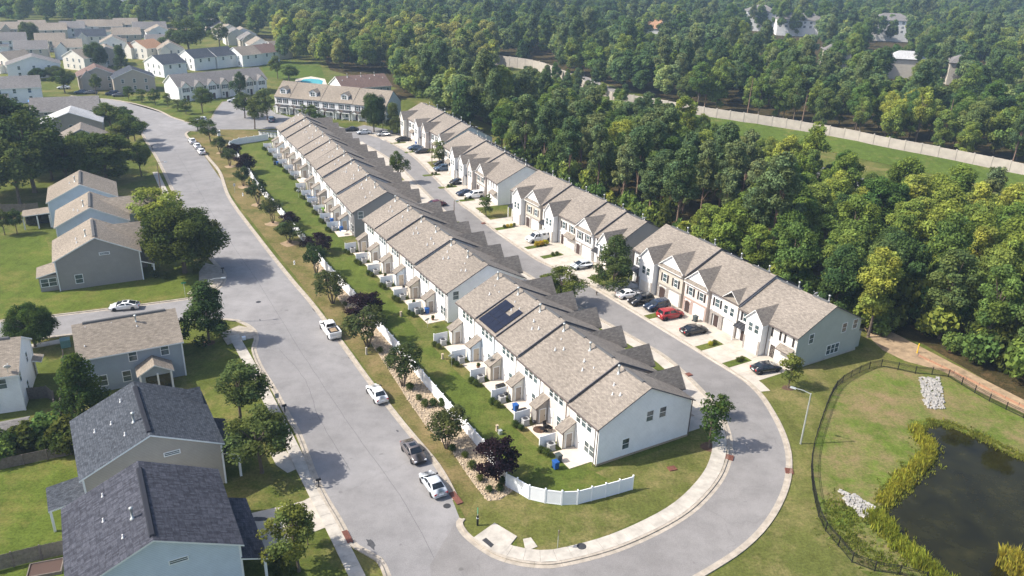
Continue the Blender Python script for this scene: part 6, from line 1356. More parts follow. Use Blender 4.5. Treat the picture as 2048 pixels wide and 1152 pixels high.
        b = MB(); [b.box(x - .3, x + .3, -hw * .93 - .01, -hw * .92 + .02, 1.45, 1.8) for x in (-1.9, -.8)]; [b.box(x - .3, x + .3, hw * .92 - .02, hw * .93 + .01, 1.45, 1.8) for x in (-1.9, -.8)]; D['capwin'] = b.mesh('cap_window', 'cglass')
    CARM[kind] = D; return D
PAINT = {}
def pmat(c, metal=0.):
    if c not in PAINT: PAINT[c] = paint('car_paint', c, metal)
    return PAINT[c]
def vehicle(name, label, kind, pos, heading, c, cat, sunroof=False):
    D = car_meshes(kind); S = D['S']; t = thing(name, label, cat, (*pos, .02), rad(heading)); m = pmat(c)
    def painted(nm, me):
        o = link(nm, me, t); o.material_slots[0].link = 'OBJECT'; o.material_slots[0].material = m; return o
    painted('body', D['body']); painted('cabin', D['cabin']); link('windshield', D['ws'], t); link('rear_window', D['rw'], t)
    for s in D['sides']: link('side_window', s, t)
    hw, e = S['W'] / 2, S['L'] / 2
    for x in (e - .9, -e + .95):
        for s in (-1, 1):
            o = link('wheel', D['tyre'], t, (x, s * (hw - .10), D['wr'])); o.rotation_euler = (rad(-90 * s), 0, 0); link('rim', D['rim'], o)
    for s in (1, -1):
        for nm, k in (('headlight', 'hl'), ('taillight', 'tl')): o = link(nm, D[k], t); o.scale = (1, s, 1)
        link('mirror', D['mirror'], t, (S['b'][3] - .25, s * (hw + .02), S['h'] + .06))
    link('grille', D['gr'], t); link('number_plate', D['bp'], t)
    if 'rails' in D: painted('bed_side' if kind == 'pickup' else 'cargo_cap', D['rails'])
    for nm, k in (('bed_liner', 'bed'), ('bed_load', 'load'), ('ladder_rack', 'rack'), ('cap_window', 'capwin')):
        if k in D: link(nm, D[k], t)
    if sunroof:
        if 'sun' not in CARM: CARM['sun'] = MB().box(-.35, .3, -.4, .4, 0, .012).mesh('sunroof', 'cglass')
        link('sunroof', CARM['sun'], t, (-.2, 0, S['roof'] - .002))
    return t
WHT, SIL, BLK, NAV, GRY, REDC, BRN, SBL, DRED = (.80, .80, .79), (.50, .53, .56), (.014, .014, .016), (.02, .035, .07), (.10, .105, .115), (.30, .018, .02), (.115, .10, .095), (.06, .10, .16), (.12, .02, .025)
H0 = 119.5
V = [('pickup_truck', 'white pickup truck with an open bed parked on the main road', 'pickup', (661, 666), H0, WHT, 'pickup truck'), ('sedan', 'white sedan parked between the pickup truck and the brown sedan', 'sedan', (754, 794), H0, WHT, 'car'), ('sedan', 'brown grey sedan with a sunroof facing the camera on the main road', 'sedan', (827, 911), H0 + 180, BRN, 'car'), ('sedan', 'silver sedan parked nearest the corner kerb inlet', 'sedan', (866, 976), H0, SIL, 'car'),
 ('sedan', 'farthest of the three white cars parked on the main road', 'sedan', (385, 286), H0, WHT, 'car'), ('sedan', 'middle one of the three white cars parked on the main road', 'sedan', (395, 296), H0, WHT, 'car'), ('sedan', 'nearest of the three white cars parked on the main road', 'sedan', (403, 307), H0, WHT, 'car'), ('coupe', 'white coupe with a sunroof on the left side street', 'coupe', (250, 618), 195, WHT, 'car'),
 ('sedan', 'white sedan between the covered car and a black vehicle', 'sedan', (1257, 594), 24, WHT, 'car'), ('suv', 'black utility vehicle beside the white sedan, facing the street', 'suv', (1281, 607), 208, BLK, 'car'), ('suv', 'black vehicle between another black one and the red vehicle', 'suv', (1313, 618), 208, NAV, 'car'), ('suv', 'bright red utility vehicle on the driveway', 'suv', (1340, 635), 26, REDC, 'car'), ('sedan', 'black sedan on the driveway between the red vehicle and the shrub bed', 'sedan', (1387, 666), 24, BLK, 'car'), ('sedan', 'black sedan on the driveway nearest the pond lawn', 'sedan', (1531, 742), 20, (.02, .02, .024), 'car'),
 ('work_van', 'white work truck with a cargo cap and ladder rack', 'van', (1077, 482), 210, WHT, 'truck'), ('hatchback', 'silver hatchback next to the dark dense tree', 'hatch', (1163, 536), 208, SIL, 'car'), ('suv', 'white utility vehicle by the third right row end wall', 'suv', (949, 395), 206, WHT, 'car'), ('suv', 'navy vehicle parked beside the white one at the third right row', 'sedan', (931, 390), 206, NAV, 'car'), ('sedan', 'black car in the middle of the third right row driveways', 'hatch', (916, 368), 206, BLK, 'car'),
 ('suv', 'blue grey vehicle at the far end of the third right row', 'suv', (885, 341), 206, SBL, 'car'), ('sedan', 'black car partly hidden behind the blue grey vehicle', 'sedan', (884, 331), 206, BLK, 'car'), ('sedan', 'black sedan at the farthest right row beside a slate blue car', 'sedan', (844, 306), 206, BLK, 'car'), ('sedan', 'slate blue car at the farthest right row', 'sedan', (831, 299), 206, SBL, 'car'), ('sedan', 'black car near the blue bin at the farthest right row', 'sedan', (806, 282), 206, BLK, 'car'),
 ('sedan', 'silver sedan at the bend before the dormered row', 'sedan', (728, 268), 200, SIL, 'car'), ('hatchback', 'pale car under the street lamp before the dormered row', 'hatch', (767, 272), 200, (.4, .4, .39), 'car'), ('sedan', 'black car behind the roof of the farthest middle row', 'sedan', (703, 262), 200, BLK, 'car'), ('hatchback', 'dark red car behind the second middle row', 'hatch', (875, 412), 30, DRED, 'car'), ('suv', 'blue vehicle parked by the court island trees', 'suv', (544, 243), 100, SBL, 'car'),
 ('sedan', 'silver car in the far corner of the parking court', 'sedan', (468, 204), 190, SIL, 'car'), ('suv', 'white utility vehicle behind a dark young maple at the court mouth', 'suv', (399, 244), 195, WHT, 'car'), ('suv', 'navy vehicle in the drive of the slate roofed house', 'suv', (225, 190), 200, NAV, 'car'), ('sedan', 'dark car beside the navy vehicle near the road bend', 'sedan', (238, 193), 200, GRY, 'car'), ('sedan', 'blue car in the drive of the brown roofed house', 'sedan', (163, 187), 195, SBL, 'car'), ('sedan', 'grey car next to the blue car at the brown roofed house', 'sedan', (182, 188), 195, GRY, 'car'), ('sedan', 'pale blue car under the far driveway tree', 'sedan', (128, 178), 195, SIL, 'car'), ('hatchback', 'light car at the left edge of the far estate', 'hatch', (8, 168), 195, SIL, 'car'), ('sedan', 'dark car on the far dirt lot', 'sedan', (360, 60), 90, GRY, 'car'), ('sedan', 'dark blue car under the trees by the left road bend', 'sedan', (237, 296), 205, NAV, 'car'), ('sedan', 'dark car in the drive of the middle blue house', 'sedan', (287, 466), 205, NAV, 'car')]
for i, v in enumerate(V): vehicle(v[0], v[1], v[2], G(*v[3]), v[4], v[5], v[6], 'sunroof' in v[1])
# covered car: tarp draped over the shape of a car
def sec_t(x, k, top): return (x, [(0, .08), (1.02 * k, .08), (1.0 * k, .5), (.95 * k, top * .72), (.7 * k, top), (0, top + .03)])
m = loft([sec_t(-2.5, .8, .8), sec_t(-2.3, .95, 1.05), sec_t(-1.6, 1, 1.15), sec_t(-.9, .98, 1.6), sec_t(.5, .98, 1.62), sec_t(1.3, 1, 1.1), sec_t(2.2, .96, .92), sec_t(2.5, .8, .7)])
p = G(1249, 578); tag(m.build('covered_car', 'tarp', None, True, loc=(*p, .02), rz=rad(26)), 'car under a wrinkled silver grey cover at the end of the row', 'covered car')
# ------------------------------------------------------------------ back gardens of the middle rows
ACM = MB(); ACM.box(-.42, .42, -.42, .42, .08, .85, 0, .03); ACM.box(-.46, .46, -.46, .46, .85, .92); acm = ACM.mesh('air_conditioner', 'ac')
fanm = MB().lathe([(.34, .92), (.34, .95), (.05, .96), (.05, .98)], 16).mesh('fan_guard', 'iron'); acb = MB().box(-.5, .5, -.5, .5, 0, .08).mesh('base_pad', 'slab')
pvm = MB(); pvm.box(-2.3, -.06, -.03, .03, .06, 1.75)
for k in range(11): pvm.box(-2.28 + .2 * k, -2.28 + .2 * k + .185, -.045, .045, .08, 1.68)
pvm = pvm.mesh('privacy_screen', 'vinyl'); ppm = post_mesh(.07, 1.8, 'vinyl')
RN = {C1.name: 'nearest', C2.name: 'second', C3.name: 'third', C4.name: 'farthest'}
for t, ys, Wu in ((C1, c1y, 6.2), (C2, c2y, 6.3), (C3, c3y, 6.2), (C4, c4y, 6.5)):
    a0 = t.rotation_euler[2]
    for i, y0 in enumerate(ys):
        k = Wu / 6.2; w_ = f'{ORD[i]} patio from the near end, {RN[t.name]} middle row'
        tag(MB().box(-3.15, -.03, y0 + 1.0 * k if i == 0 else y0 + .3, y0 + 4.7 * k, 0, .07).build('patio_slab', 'patio', None, loc=t.location, rz=a0), kind='structure')
        p = to_w(t, -1.85, y0 + 6.12 * k); o = thing('privacy_screen', f'white vinyl screen, {w_}', 'privacy screen', p, a0, 'privacy screens on the patios'); link('screen_panel', pvm, o); link('post', ppm, o, (-2.35, 0, 0))
        p = to_w(t, -3.0, y0 + 5.45 * k); o = link('air_conditioner', acm, None, (*p, 0), a0); tag(o, f'grey air conditioner, {w_}', 'air conditioner', 'air conditioners behind the middle rows'); link('fan_guard', fanm, o); link('base_pad', acb, o)
        for q, (sx, sy) in enumerate(((-4.15, 4.5), (-4.45, 5.45))):
            p = to_w(t, sx, y0 + sy * k); shrub('box_shrub', f'{"nearer" if q == 0 else "farther"} clipped shrub, {w_}', 'ball', 3, p, R.uniform(.55, .68), 'clipped shrubs by the patios')
def bin_(px, py, mat, label, rz=30, s=1.0):
    x, y = G(px, py)
    k = ('bin', mat)
    if k not in WM:
        b = MB(); b.box(-.32, .32, -.36, .36, .06, 1.0); b.v = [((vx * (.78 if vz < .5 else 1)), vy * (.78 if vz < .5 else 1), vz) for vx, vy, vz in b.v]
        l = MB(); l.box(-.35, .35, -.4, .4, 1.0, 1.08, 0, .04); l.bar((-.3, .44, 1.0), (.3, .44, 1.0), .05, .05); wv_ = MB(); wv_.tube([(-.34, .34, .12), (.34, .34, .12)], .12, 10)
        WM[k] = (b.mesh('wheelie_bin', mat), l.mesh('lid', mat), wv_.mesh('wheel', 'rubber'))
    o = tag(link('wheelie_bin', WM[k][0], None, (x, y, 0), rad(rz)), label, 'bin'); o.scale = (s,) * 3; link('lid', WM[k][1], o); link('wheel', WM[k][2], o)
bin_(1111, 937, 'binblue', 'blue wheelie bin on the lawn by the nearest end patio'); bin_(1117, 923, 'bingrey', 'grey green wheelie bin behind the blue one at the nearest end patio')
bin_(854, 627, 'binblue', 'blue wheelie bin in the trio on the second middle row patio'); bin_(843, 629, 'bingrey', 'grey wheelie bin in the trio on the second middle row patio'); bin_(829, 621, 'binlime', 'lime green wheelie bin in the trio on the second middle row patio')
bin_(1031, 822, 'binblue', 'blue wheelie bin behind the screen on the nearest middle row'); bin_(1390, 643, 'bingrey', 'dark green wheelie bin on the driveway behind the black sedan'); bin_(833, 290, 'binblue', 'blue wheelie bin before the farthest right row')
bin_(683, 463, 'binblue', 'blue wheelie bin beside the third middle row end patio'); bin_(664, 446, 'binblue', 'blue wheelie bin farther along the third middle row'); bin_(645, 424, 'binlime', 'lime green bin by a third middle row screen'); bin_(550, 330, 'bingrey', 'dark bin beside the farthest middle row'); bin_(556, 331, 'binblue', 'blue bin beside the farthest middle row'); bin_(1186, 492, 'bingrey', 'dark bin by a second right row garage')
# bits on the patios
def grill(px, py, label):
    x, y = G(px, py); o = thing('barbecue_grill', label, 'grill', (x, y, .07), rad(20)); MB().lathe([(.12, .72), (.26, .8), (.3, .95), (.22, 1.1), (.05, 1.16)], 12).build('kettle', 'black', o, True)
    m = MB(); [m.tube([(.25 * math.cos(a), .25 * math.sin(a), 0), (.15 * math.cos(a), .15 * math.sin(a), .78)], .02, 5) for a in (0, 2.1, 4.2)]; m.build('leg_set', 'black', o)
grill(1068, 857, 'black kettle grill on the second patio of the nearest middle row'); grill(1012, 800, 'black grill beside a screen on the third patio of the nearest middle row')
def chair(px, py, rz, label): chair_at(G(px, py), rz, label)
def chair_at(p, rz, label):
    x, y = p; o = thing('patio_chair', label, 'chair', (x, y, .07), rad(rz), 'patio chairs'); m = MB(); m.box(-.28, .28, -.28, .28, .4, .46); m.build('seat', 'black', o); m = MB(); m.add([(-.28, .26, .46), (.28, .26, .46), (.28, .38, 1.0), (-.28, .38, 1.0)], [(0, 1, 2, 3)]); m.add([(-.28, .3, .46), (.28, .3, .46), (.28, .42, 1.0), (-.28, .42, 1.0)], [(3, 2, 1, 0)]); m.build('backrest', 'black', o)
    for sx in (-.25, .25):
        for sy in (-.25, .25): MB().box(sx - .02, sx + .02, sy - .02, sy + .02, 0, .4).build('leg', 'black', o)
for i, (x, y, r) in enumerate(((1092, 858, 40), (1100, 862, 160), (1085, 864, 250))): chair(x, y, r, 'dark patio chair round the table on the second patio')
VAR = random.Random(12)
for t, ys, k in ((C1, c1y, 1), (C2, c2y, 1.02), (C3, c3y, 1), (C4, c4y, 1.05)):
    for i, y0 in enumerate(ys):
        if (t is C1 and i in (0, 1)) or VAR.random() < .3: continue
        w_ = f'{ORD[i]} patio from the near end, {RN[t.name]} middle row'; q = VAR.randrange(4); p = to_w(t, -1.6 + VAR.uniform(-.6, .5), y0 + 2.4 + VAR.uniform(-.8, .8))
        if q == 0:
            o = thing('patio_table', f'round white table, {w_}', 'table', (*p, .07)); MB().lathe([(.55, .68), (.55, .72), (.05, .73)], 14).build('table_top', 'trim', o); MB().lathe([(.22, 0), (.04, .05), (.04, .68)], 8).build('leg', 'trim', o)
        elif q == 1:
            o = thing('planter', f'leafy terracotta planter, {w_}', 'planter', (*p, .07)); MB().lathe([(.18, 0), (.28, .4), (.3, .42), (.25, .38), (.02, .36)], 12).build('pot', 'roofo', o); c_ = link('plant', tree_proto('bush', 4)[0], o, (0, 0, .3)); c_.scale = (.35,) * 3
        elif q == 2:
            o = thing('storage_box', f'low dark storage box, {w_}', 'storage box', (*p, .07), t.rotation_euler[2]); MB().box(-.65, .65, -.32, .32, 0, .55).build('body', 'bingrey', o); MB().box(-.68, .68, -.35, .35, .55, .62, 0, .05).build('lid', 'black', o)
        else:
            for j in range(2):
                pj = to_w(t, -1.7 + j * 1.0, y0 + 2.2); chair_at(pj, VAR.uniform(0, 360), f'dark patio chair, {w_}')
o = thing('patio_table', 'round dark patio table among the chairs on the second patio', 'table', (*G(1093, 863), .07)); MB().lathe([(.5, .68), (.5, .72), (.05, .73)], 16).build('table_top', 'black', o); MB().lathe([(.25, 0), (.05, .05), (.05, .68)], 10).build('leg', 'black', o)
tag(MB().lathe([(.85, .075), (.85, .09), (.02, .095)], 20).build('round_rug', 'mulch', None, loc=(*G(1079, 860), 0)), 'round brown rug on the second patio', 'rug')
o = tag(MB().lathe([(1.1, 0), (1.15, .35), (1.0, .38), (.95, .2), (.1, .18)], 18).build('paddling_pool', 'blue_tarp', None, loc=(*G(624, 399), 0)), 'blue paddling pool beside a third middle row patio', 'pool')
dish(None, *G(903, 733), 0, rad(210), 1.7, 'satellite_dish', 'satellite dish on a pole on the back lawn of the nearest row'); dish(None, *G(855, 655), 0, rad(215), 1.3, 'satellite_dish', 'grey satellite dish on the lawn at the near end of the second row')
q = to_w(C1, -1.5, c1y[3] + 5.4); dish(None, *q, 2.7, rad(200), .5, 'satellite_dish', 'satellite dish on a closet roof of the nearest middle row')
dish(None, *G(597, 395), 0, rad(210), 1.5, 'satellite_dish', 'white satellite dish on a pole behind the third middle row')
for t, yy, lb in ((R1, 8, 'satellite dish on the rear eave of the nearest right row'), (R2, 7, 'satellite dish on the rear eave of the second right row'), (R3, 14, 'satellite dish on the rear eave of the third right row'), (R4, 8, 'satellite dish on the rear eave of the farthest right row')): q = to_w(t, DEP - 1.2, yy); dish(None, *q, 6.1, rad(210), .5, 'satellite_dish', lb)
# street furniture
def lamp(px, py, h, arm, az, mat, label):
    x, y = G(px, py); o = thing('street_lamp', label, 'street lamp', (x, y), rad(az)); MB().tube([(0, 0, 0), (0, 0, h * .5), (0, 0, h)], [.12, .1, .075], 8).build('pole', mat, o)
    MB().tube([(0, 0, h - .1), (arm * .5, 0, h + .12), (arm, 0, h + .1)], .045, 6).build('arm', mat, o)
    m = MB(); m.box(arm - .1, arm + .65, -.16, .16, h + .02, h + .18, 0, .05); hd = m.build('lamp_head', 'galv', o); MB().box(arm + .1, arm + .55, -.1, .1, h - .01, h + .019).build('lens', 'lamp', hd)
lamp(1601, 888, 7.4, 1.9, 150, 'galv', 'pale street lamp leaning arm over the loop street beside the pond fence'); lamp(428, 644, 7.3, 1.9, 20, 'galv', 'street lamp behind the pointed maple at the side street corner'); lamp(322, 383, 7, 1.6, 20, 'ptrunk', 'dark street pole on the left pavement near the bend'); lamp(766, 264, 7, 2.2, 195, 'ptrunk', 'street lamp before the dormered townhouse row')
lamp(908, 466, 7, .4, 30, 'ptrunk', 'dark street pole behind the second middle row'); lamp(801, 363, 6.5, .3, 30, 'ptrunk', 'dark street pole beside the leaning tree'); lamp(864, 331, 6.5, .3, 200, 'ptrunk', 'thin pole beside the small tree at the farthest right row'); lamp(1195, 560, 7, .3, 200, 'ptrunk', 'dark pole in front of the dark dense tree')
def sign_post(px, py, h, az, wd, hh, mat, label, name='street_sign', z=None):
    x, y = G(px, py); o = thing(name, label, 'sign', (x, y), rad(az)); MB().tube([(0, 0, 0), (0, 0, h)], .035, 6).build('post', 'galv', o); m = MB(); m.box(-wd / 2, wd / 2, -.045, -.036, h - hh, h + .03); m.build('sign_plate', mat, o); return o
o = sign_post(371, 594, 2.7, 25, .75, .2, 'sign', 'green street name sign on the lawn by the corner pad'); MB().box(-.004, .004, -.38, .38, 2.75, 2.95).build('sign_plate', 'sign', o)
sign_post(556, 816, 2.2, 29, .5, .65, 'galv', 'square grey back of a road sign on the left verge'); sign_post(470, 385, 2.2, 29, .5, .65, 'dish', 'small white parking sign on the right verge'); sign_post(1115, 1096, 2.3, 70, .5, .6, 'dirt', 'pale back of a sign beside the loop pavement')
o = thing('street_sign', 'dark post with a white band and green top plate near the corner', 'sign', G(955, 1051), rad(20)); MB().box(-.09, .09, -.09, .09, 0, 1.3).build('post', 'black', o); MB().box(-.1, .1, -.1, .1, .95, 1.05).build('band', 'vinyl', o); MB().tube([(0, 0, 1.3), (0, 0, 2.1)], .04, 6).build('pole', 'galv', o); MB().box(-.03, .03, -.1, .1, 1.6, 2.3).build('sign_plate', 'sign', o)
def mailbox(px, py, label, az=29):
    x, y = G(px, py); o = thing('mailbox', label, 'mailbox', (x, y), rad(az)); MB().box(-.06, .06, -.06, .06, 0, 1.05).build('post', 'black', o)
    m = MB(); m.prism([(-.28, 0), (.28, 0), (.28, .2), (.28, .2)], 0, .01); m = MB(); pr = [(-.12, 1.05), (.12, 1.05), (.12, 1.2), (.07, 1.29), (-.07, 1.29), (-.12, 1.2)]; m.add([(-.28, y_, z) for y_, z in pr] + [(.28, y_, z) for y_, z in pr], [(5, 4, 3, 2, 1, 0), (6, 7, 8, 9, 10, 11)] + [(i, (i + 1) % 6, 6 + (i + 1) % 6, 6 + i) for i in range(6)]); m.build('letter_box', 'black', o)
mailbox(638, 976, 'black mailbox on the pavement strip by the bottom driveway'); mailbox(570, 826, 'black mailbox on the left kerb beside the square sign'); mailbox(305, 300, 'black mailbox beside the far left pavement'); mailbox(446, 548, 'black mailbox at the corner kerb beside the big rounded tree')
def hydrant(px, py, label, mat='vinyl'):
    x, y = G(px, py); o = thing('fire_hydrant', label, 'hydrant', (x, y)); MB().lathe([(.16, 0), (.16, .06), (.1, .08), (.1, .55), (.14, .58), (.12, .7), (.03, .78)], 10).build('barrel', mat, o, True); MB().tube([(-.2, 0, .45), (.2, 0, .45)], .06, 8).build('nozzle', mat, o)
hydrant(486, 392, 'white hydrant on the verge near the parking sign'); hydrant(589, 529, 'white hydrant on the verge opposite the round corner tree'); hydrant(1193, 590, 'pale yellow hydrant on the grass island by the dark dense tree', 'rooft')
def pedestal(px, py, mat, label, wd=.3, h=.8):
    x, y = G(px, py); o = thing('utility_pedestal', label, 'utility box', (x, y), rad(30)); MB().box(-wd / 2, wd / 2, -wd / 2, wd / 2, 0, h, 0, .03).build('cabinet', mat, o); MB().box(-wd / 2 - .02, wd / 2 + .02, -wd / 2 - .02, wd / 2 + .02, h, h + .08).build('lid', mat, o)
pedestal(733, 709, 'slab', 'pale utility post on the verge below the white pickup', .25, 1.1)
for x, y, lb in ((885, 718, 'first pair of utility pedestals'), (802, 633, 'pedestal near the second row end'), (994, 862, 'pedestal on the lawn before the third patio')): pedestal(x, y, 'stone', f'tan utility pedestal on the back lawn, {lb}')
pedestal(1000, 868, 'galv', 'low grey utility box on the back lawn of the nearest row', .45, .5); pedestal(132, 692, 'box', 'green transformer box beside the side street pavement', 1.3, 1.1); pedestal(438, 271, 'vinyl', 'white utility cabinet on the grass near the parking court', .9, 1.5); pedestal(488, 679, 'vinyl', 'small white utility box at the corner pavement', .5, .4)
# cluster mailboxes under a shelter
t = thing('mailbox_kiosk', 'row of white cluster mailboxes by the far fence end', 'mailbox kiosk', G(519, 275), rad(-8))
for i in range(5): MB().box(i * 1.15, i * 1.15 + .85, 0, .6, .3, 1.75).build('mailbox_unit', 'trim', t); MB().box(i * 1.15 + .3, i * 1.15 + .5, .2, .4, 0, .3).build('leg', 'galv', t)
MB().box(-.3, 6, -.3, 1.0, 2.1, 2.2).build('roof', 'metal', t)
for x in (-.15, 5.8): MB().box(x - .07, x + .07, .25, .39, 0, 2.1).build('post', 'trim', t)
o = thing('garden_canopy', 'blue fabric canopy beside the low white house on the left', 'canopy', G(72, 214), rad(25)); m = MB(); m.add([(-2, -2, 2.2), (2, -2, 2.2), (2, 2, 2.2), (-2, 2, 2.2), (0, 0, 3.2)], [(0, 1, 4), (1, 2, 4), (2, 3, 4), (3, 0, 4)]); m.build('fabric', 'blue_tarp', o)
for a in (-1.9, 1.9):
    for b in (-1.9, 1.9): MB().box(a - .04, a + .04, b - .04, b + .04, 0, 2.2).build('leg', 'galv', o)
o = thing('marker_post', 'tall yellow marker post at the edge of the woods by the dirt path', 'post', G(1834, 706)); MB().lathe([(.09, 0), (.09, 1.6), (.05, 1.68)], 10).build('post', 'yellow', o)
t = thing('silt_fence', 'faded orange silt fence along the dirt path and the woods', 'fence'); P = resample([G(*p) for p in [(1836, 712), (1880, 733), (1940, 762), (2000, 792), (2060, 822), (2140, 860)]], 2.)
for a, b in zip(P, P[1:]): MB().add([(*a, 0), (*b, 0), (*b, .32), (*a, .36)], [(0, 1, 2, 3)]).build('fabric', 'orange', t); MB().box(a[0] - .03, a[0] + .03, a[1] - .03, a[1] + .03, 0, .5).build('post', 'wood', t)
t = thing('raised_bed', 'timber raised garden bed at the bottom left corner', 'garden bed', G(92, 1140), rad(20)); m = MB(); m.box(-1.5, 1.5, -1, -.9, 0, .35); m.box(-1.5, 1.5, .9, 1, 0, .35); m.box(-1.5, -1.4, -.9, .9, 0, .35); m.box(1.4, 1.5, -.9, .9, 0, .35); m.build('frame', 'wood', t); MB().box(-1.4, 1.4, -.9, .9, 0, .25).build('soil', 'roofb', t)
t = thing('garden_shed', 'low dark garden roof at the left edge beside the hedge', 'shed', G(20, 882), rad(28)); m = MB(); wall_gable(m, -2.2, 2.2, -1.6, 1.6, 0, 1.8, 2.5, 'x'); m.build('wall', 'wood', t); rm = MB(); roof_gable(rm, -2.2, 2.2, -1.6, 1.6, 1.8, 2.5, .2, 'x'); rm.build('roof', ['roofg', 'trim'], t)
# mulch rings under the verge trees and stone bed
def ring(px, py, r, mat): x, y = G(px, py); rr_ = random.Random(px); struct('mulch_ring', MB().add([(x + r * rr_.uniform(.8, 1.15) * math.cos(a), y + r * rr_.uniform(.8, 1.15) * math.sin(a), .014) for a in [i * .524 for i in range(12)]], [tuple(range(12))]), mat)
for x, y, r in ((546, 448, 1.7), (516, 410, 1.5), (487, 374, 1.5), (460, 333, 1.4), (440, 306, 1.2), (580, 487, 1.8)): ring(x, y, r, 'dirt')
for x, y, r in ((1417, 894, 1.0), (1576, 776, .9), (418, 686, 1.0), (1226, 580, 2.6), (1120, 614, 1.2)): ring(x, y, r, 'mulch')
bed = [(1000, 1000), (975, 1002), (945, 965), (905, 905), (850, 850), (812, 795), (765, 720), (720, 655), (680, 602), (640, 548), (612, 508), (632, 514), (654, 541), (712, 602), (772, 674), (842, 756), (897, 822), (975, 910), (1010, 968), (1026, 982)]
ngon_sheet('stone_bed', [G(*p) for p in bed], .012, 'gravel')
bw = [G(*p) for p in bed]; rr2 = random.Random(3)
def stones(name, poly, n, r0, r1, mat, label, clampz=0.):
    m = MB(); xs = [p[0] for p in poly]; ys = [p[1] for p in poly]; k = 0
    while k < n:
        p = (rr2.uniform(min(xs), max(xs)), rr2.uniform(min(ys), max(ys)))
        if inside(p, poly): m.rock((*p, clampz), rr2.uniform(r0, r1), rr2); k += 1
    o = m.build(name, mat); tag(o, label, None, None, 'stuff'); return o
stones('bed_stones', bw, 5200, .07, .17, 'stone', 'tan river stones covering the long planting bed by the fence')
rp = [G(*p) for p in [(1838, 756), (1878, 756), (1884, 780), (1888, 818), (1852, 819), (1843, 785)]]; stones('grey_riprap', rp, 420, .12, .3, 'rock', 'pale grey riprap stones sloping to the pond', 0)
rp = [G(*p) for p in [(1678, 982), (1710, 994), (1750, 1017), (1748, 1030), (1727, 1037), (1696, 1010)]]; stones('grey_riprap', rp, 150, .14, .38, 'rock', 'loose grey stones at the left bank of the pond', 0)
# ------------------------------------------------------------------ pond
wp = [(1833, 862), (1869, 850), (1918, 862), (1975, 885), (2048, 922), (2160, 960), (2330, 1030), (2420, 1120), (2330, 1240), (2150, 1290), (2000, 1240), (1925, 1180), (1850, 1135), (1812, 1095), (1776, 1062), (1756, 1034), (1770, 1008), (1789, 980), (1820, 948), (1848, 926), (1858, 906), (1845, 884)]
wl_ = smooth_line([G(*p) for p in wp + wp[:1]], .9)[:-1]
ngon_sheet('pond_water', wl_, .03, 'water')
# bank rim: low earthen lip that stands a little above the water
rim_o = offset(wl_, -1.6); mb = MB()
mb2 = MB(); n = len(wl_); ctr = np.mean(np.array(wl_), 0)
for i in range(n):
    a, b = wl_[i], wl_[(i + 1) % n]
    oa = (a[0] + (a[0] - ctr[0]) * .07, a[1] + (a[1] - ctr[1]) * .07); ob = (b[0] + (b[0] - ctr[0]) * .07, b[1] + (b[1] - ctr[1]) * .07)
    ma = (a[0] + (a[0] - ctr[0]) * .025, a[1] + (a[1] - ctr[1]) * .025); mb_ = (b[0] + (b[0] - ctr[0]) * .025, b[1] + (b[1] - ctr[1]) * .025)
    mb2.quad((*a, .0), (*b, .0), (*mb_, .22), (*ma, .22)); mb2.quad((*ma, .22), (*mb_, .22), (*ob, .01), (*oa, .01))
struct('pond_bank', mb2, 'bank', smooth=True)
def reeds(name, line_pix, width, n, hgt, mat, label, seed):
    g_ = random.Random(seed); L = resample(smooth_line([G(*p) for p in line_pix], .8), .3); V = []; C = []; WV = [g_.uniform(.55, 1.15) for _ in range(len(L) // 3 + 9)]
    for k in range(n):
        i = g_.randrange(len(L)); w_ = width * WV[min(len(WV) - 1, i // 4)]; x, y = L[i][0] + g_.gauss(0, w_ * .5), L[i][1] + g_.gauss(0, w_ * .5); h = hgt * g_.uniform(.35, 1.15) * WV[(i // 3 + 7) % len(WV)]; tn = g_.uniform(.6, 1.35)
        for b in range(5):
            a = g_.uniform(0, 6.28); q = g_.uniform(.1, .3) * h; dx, dy = math.cos(a), math.sin(a); w2 = g_.uniform(.03, .07)
            bx, by = x + g_.uniform(-.2, .2), y + g_.uniform(-.2, .2)
            V.append([(bx - dy * w2, by + dx * w2, 0), (bx + dy * w2, by - dx * w2, 0), (bx + dx * q * .6 + dy * w2, by + dy * q * .6 - dx * w2, h * .7), (bx + dx * q * 1.5, by + dy * q * 1.5, h)])
            C.append((tn * g_.uniform(.9, 1.15), tn, tn * .8, 1))
    o = link(name, cloud_mesh(name, np.array(V), np.array(C), mat)); tag(o, label, None, None, 'stuff')
reeds('pond_reeds', [(1833, 862), (1850, 885), (1856, 906), (1846, 928), (1818, 950), (1788, 982), (1765, 1008)], 0.85, 1900, .95, 'lreed', 'yellow green reeds along the left shore of the pond', 1)
reeds('pond_reeds', [(1750, 1035), (1775, 1066), (1812, 1100), (1850, 1140), (1920, 1185), (2000, 1240)], 1.0, 1900, 1.2, 'lreed', 'tall yellow reeds at the lower shore of the pond', 2)
reeds('pond_reeds', [(1833, 858), (1869, 846), (1918, 858), (1975, 881), (2048, 918), (2160, 955)], 1.0, 1600, .4, 'lweed', 'low green sedge along the upper shore of the pond', 3)
reeds('pond_reeds', [(2020, 1130), (2040, 1150), (2070, 1160)], 1.6, 700, 1.8, 'lreed', 'reed clump at the lower right of the pond', 4)
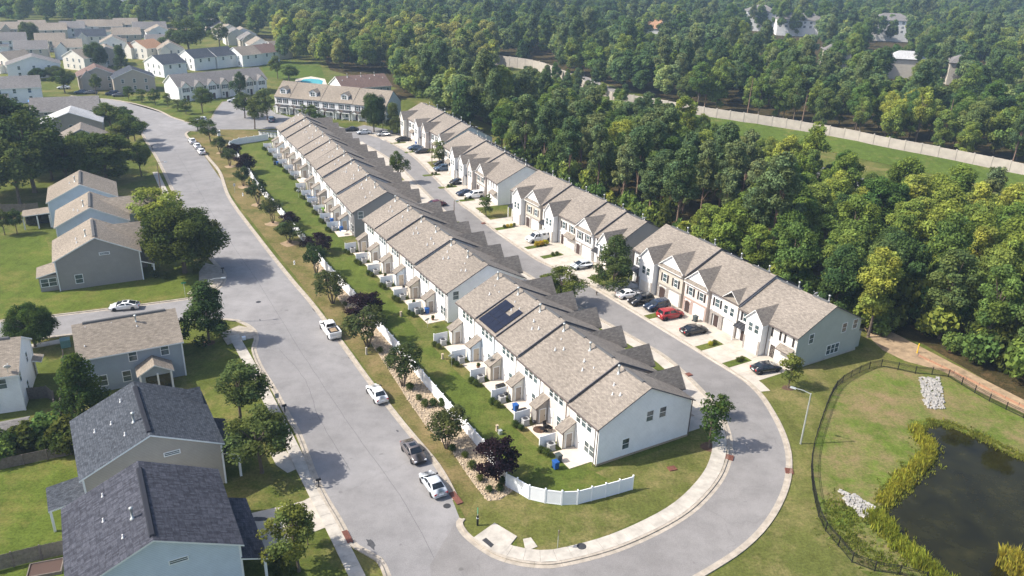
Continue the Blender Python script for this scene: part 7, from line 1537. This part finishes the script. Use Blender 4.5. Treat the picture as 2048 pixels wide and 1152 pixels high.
reeds('pond_weeds', [(1833, 862), (1850, 885), (1856, 906), (1846, 928), (1818, 950), (1788, 982), (1765, 1008), (1750, 1035), (1775, 1066), (1812, 1100), (1850, 1140), (1920, 1185)], 1.5, 2600, .4, 'lweed', 'low green weeds fringing the left pond shore', 9)
reeds('pond_weeds', [(1690, 1000), (1680, 1040), (1700, 1080), (1740, 1110), (1790, 1130)], 2.2, 900, .3, 'lweed', 'rough weeds inside the pond fence', 5)
reeds('berm_weeds', [(1300, 232), (1470, 262), (1680, 300), (1900, 345), (2050, 380), (2200, 415)], 6, 5200, .6, 'lweed', 'rough grass on the berm below the sound barrier', 6)
# leaf litter and weeds afloat
m = MB(); wx = [G(*p) for p in [(1900, 940), (2048, 960), (2150, 1010), (2150, 1130), (2048, 1080), (1950, 1020)]]; k = 0
while k < 700:
    p = (rr2.uniform(min(q[0] for q in wx), max(q[0] for q in wx)), rr2.uniform(min(q[1] for q in wx), max(q[1] for q in wx)))
    if inside(p, wx) and rr2.random() < .3 + .7 * abs(math.sin(p[0] * .9) * math.cos(p[1] * .7)): s = rr2.uniform(.03, .11); m.add([(p[0] + s * math.cos(a), p[1] + s * .7 * math.sin(a), .036) for a in (0, 1.2, 2.5, 3.8, 5)], [(0, 1, 2, 3, 4)]); k += 1
tag(m.build('floating_weed', 'weed'), 'specks of floating weed on the dark pond', None, None, 'stuff')
# ------------------------------------------------------------------ haze
hm = bpy.data.materials.new('haze_air'); hm.use_nodes = True; hn = hm.node_tree; hn.nodes.clear(); pv = hn.nodes.new('ShaderNodeVolumePrincipled'); ho = hn.nodes.new('ShaderNodeOutputMaterial')
pv.inputs['Color'].default_value = (.56, .76, 1.0, 1); pv.inputs['Density'].default_value = HAZE; pv.inputs['Anisotropy'].default_value = .2
hn.links.new(pv.outputs[0], ho.inputs['Volume'])
hz = MB().box(-4100, 4100, -350, 5100, -1.2, 59).mesh('haze', 'trim'); hz.materials[0] = hm
o = link('haze', hz); o['kind'] = 'stuff'
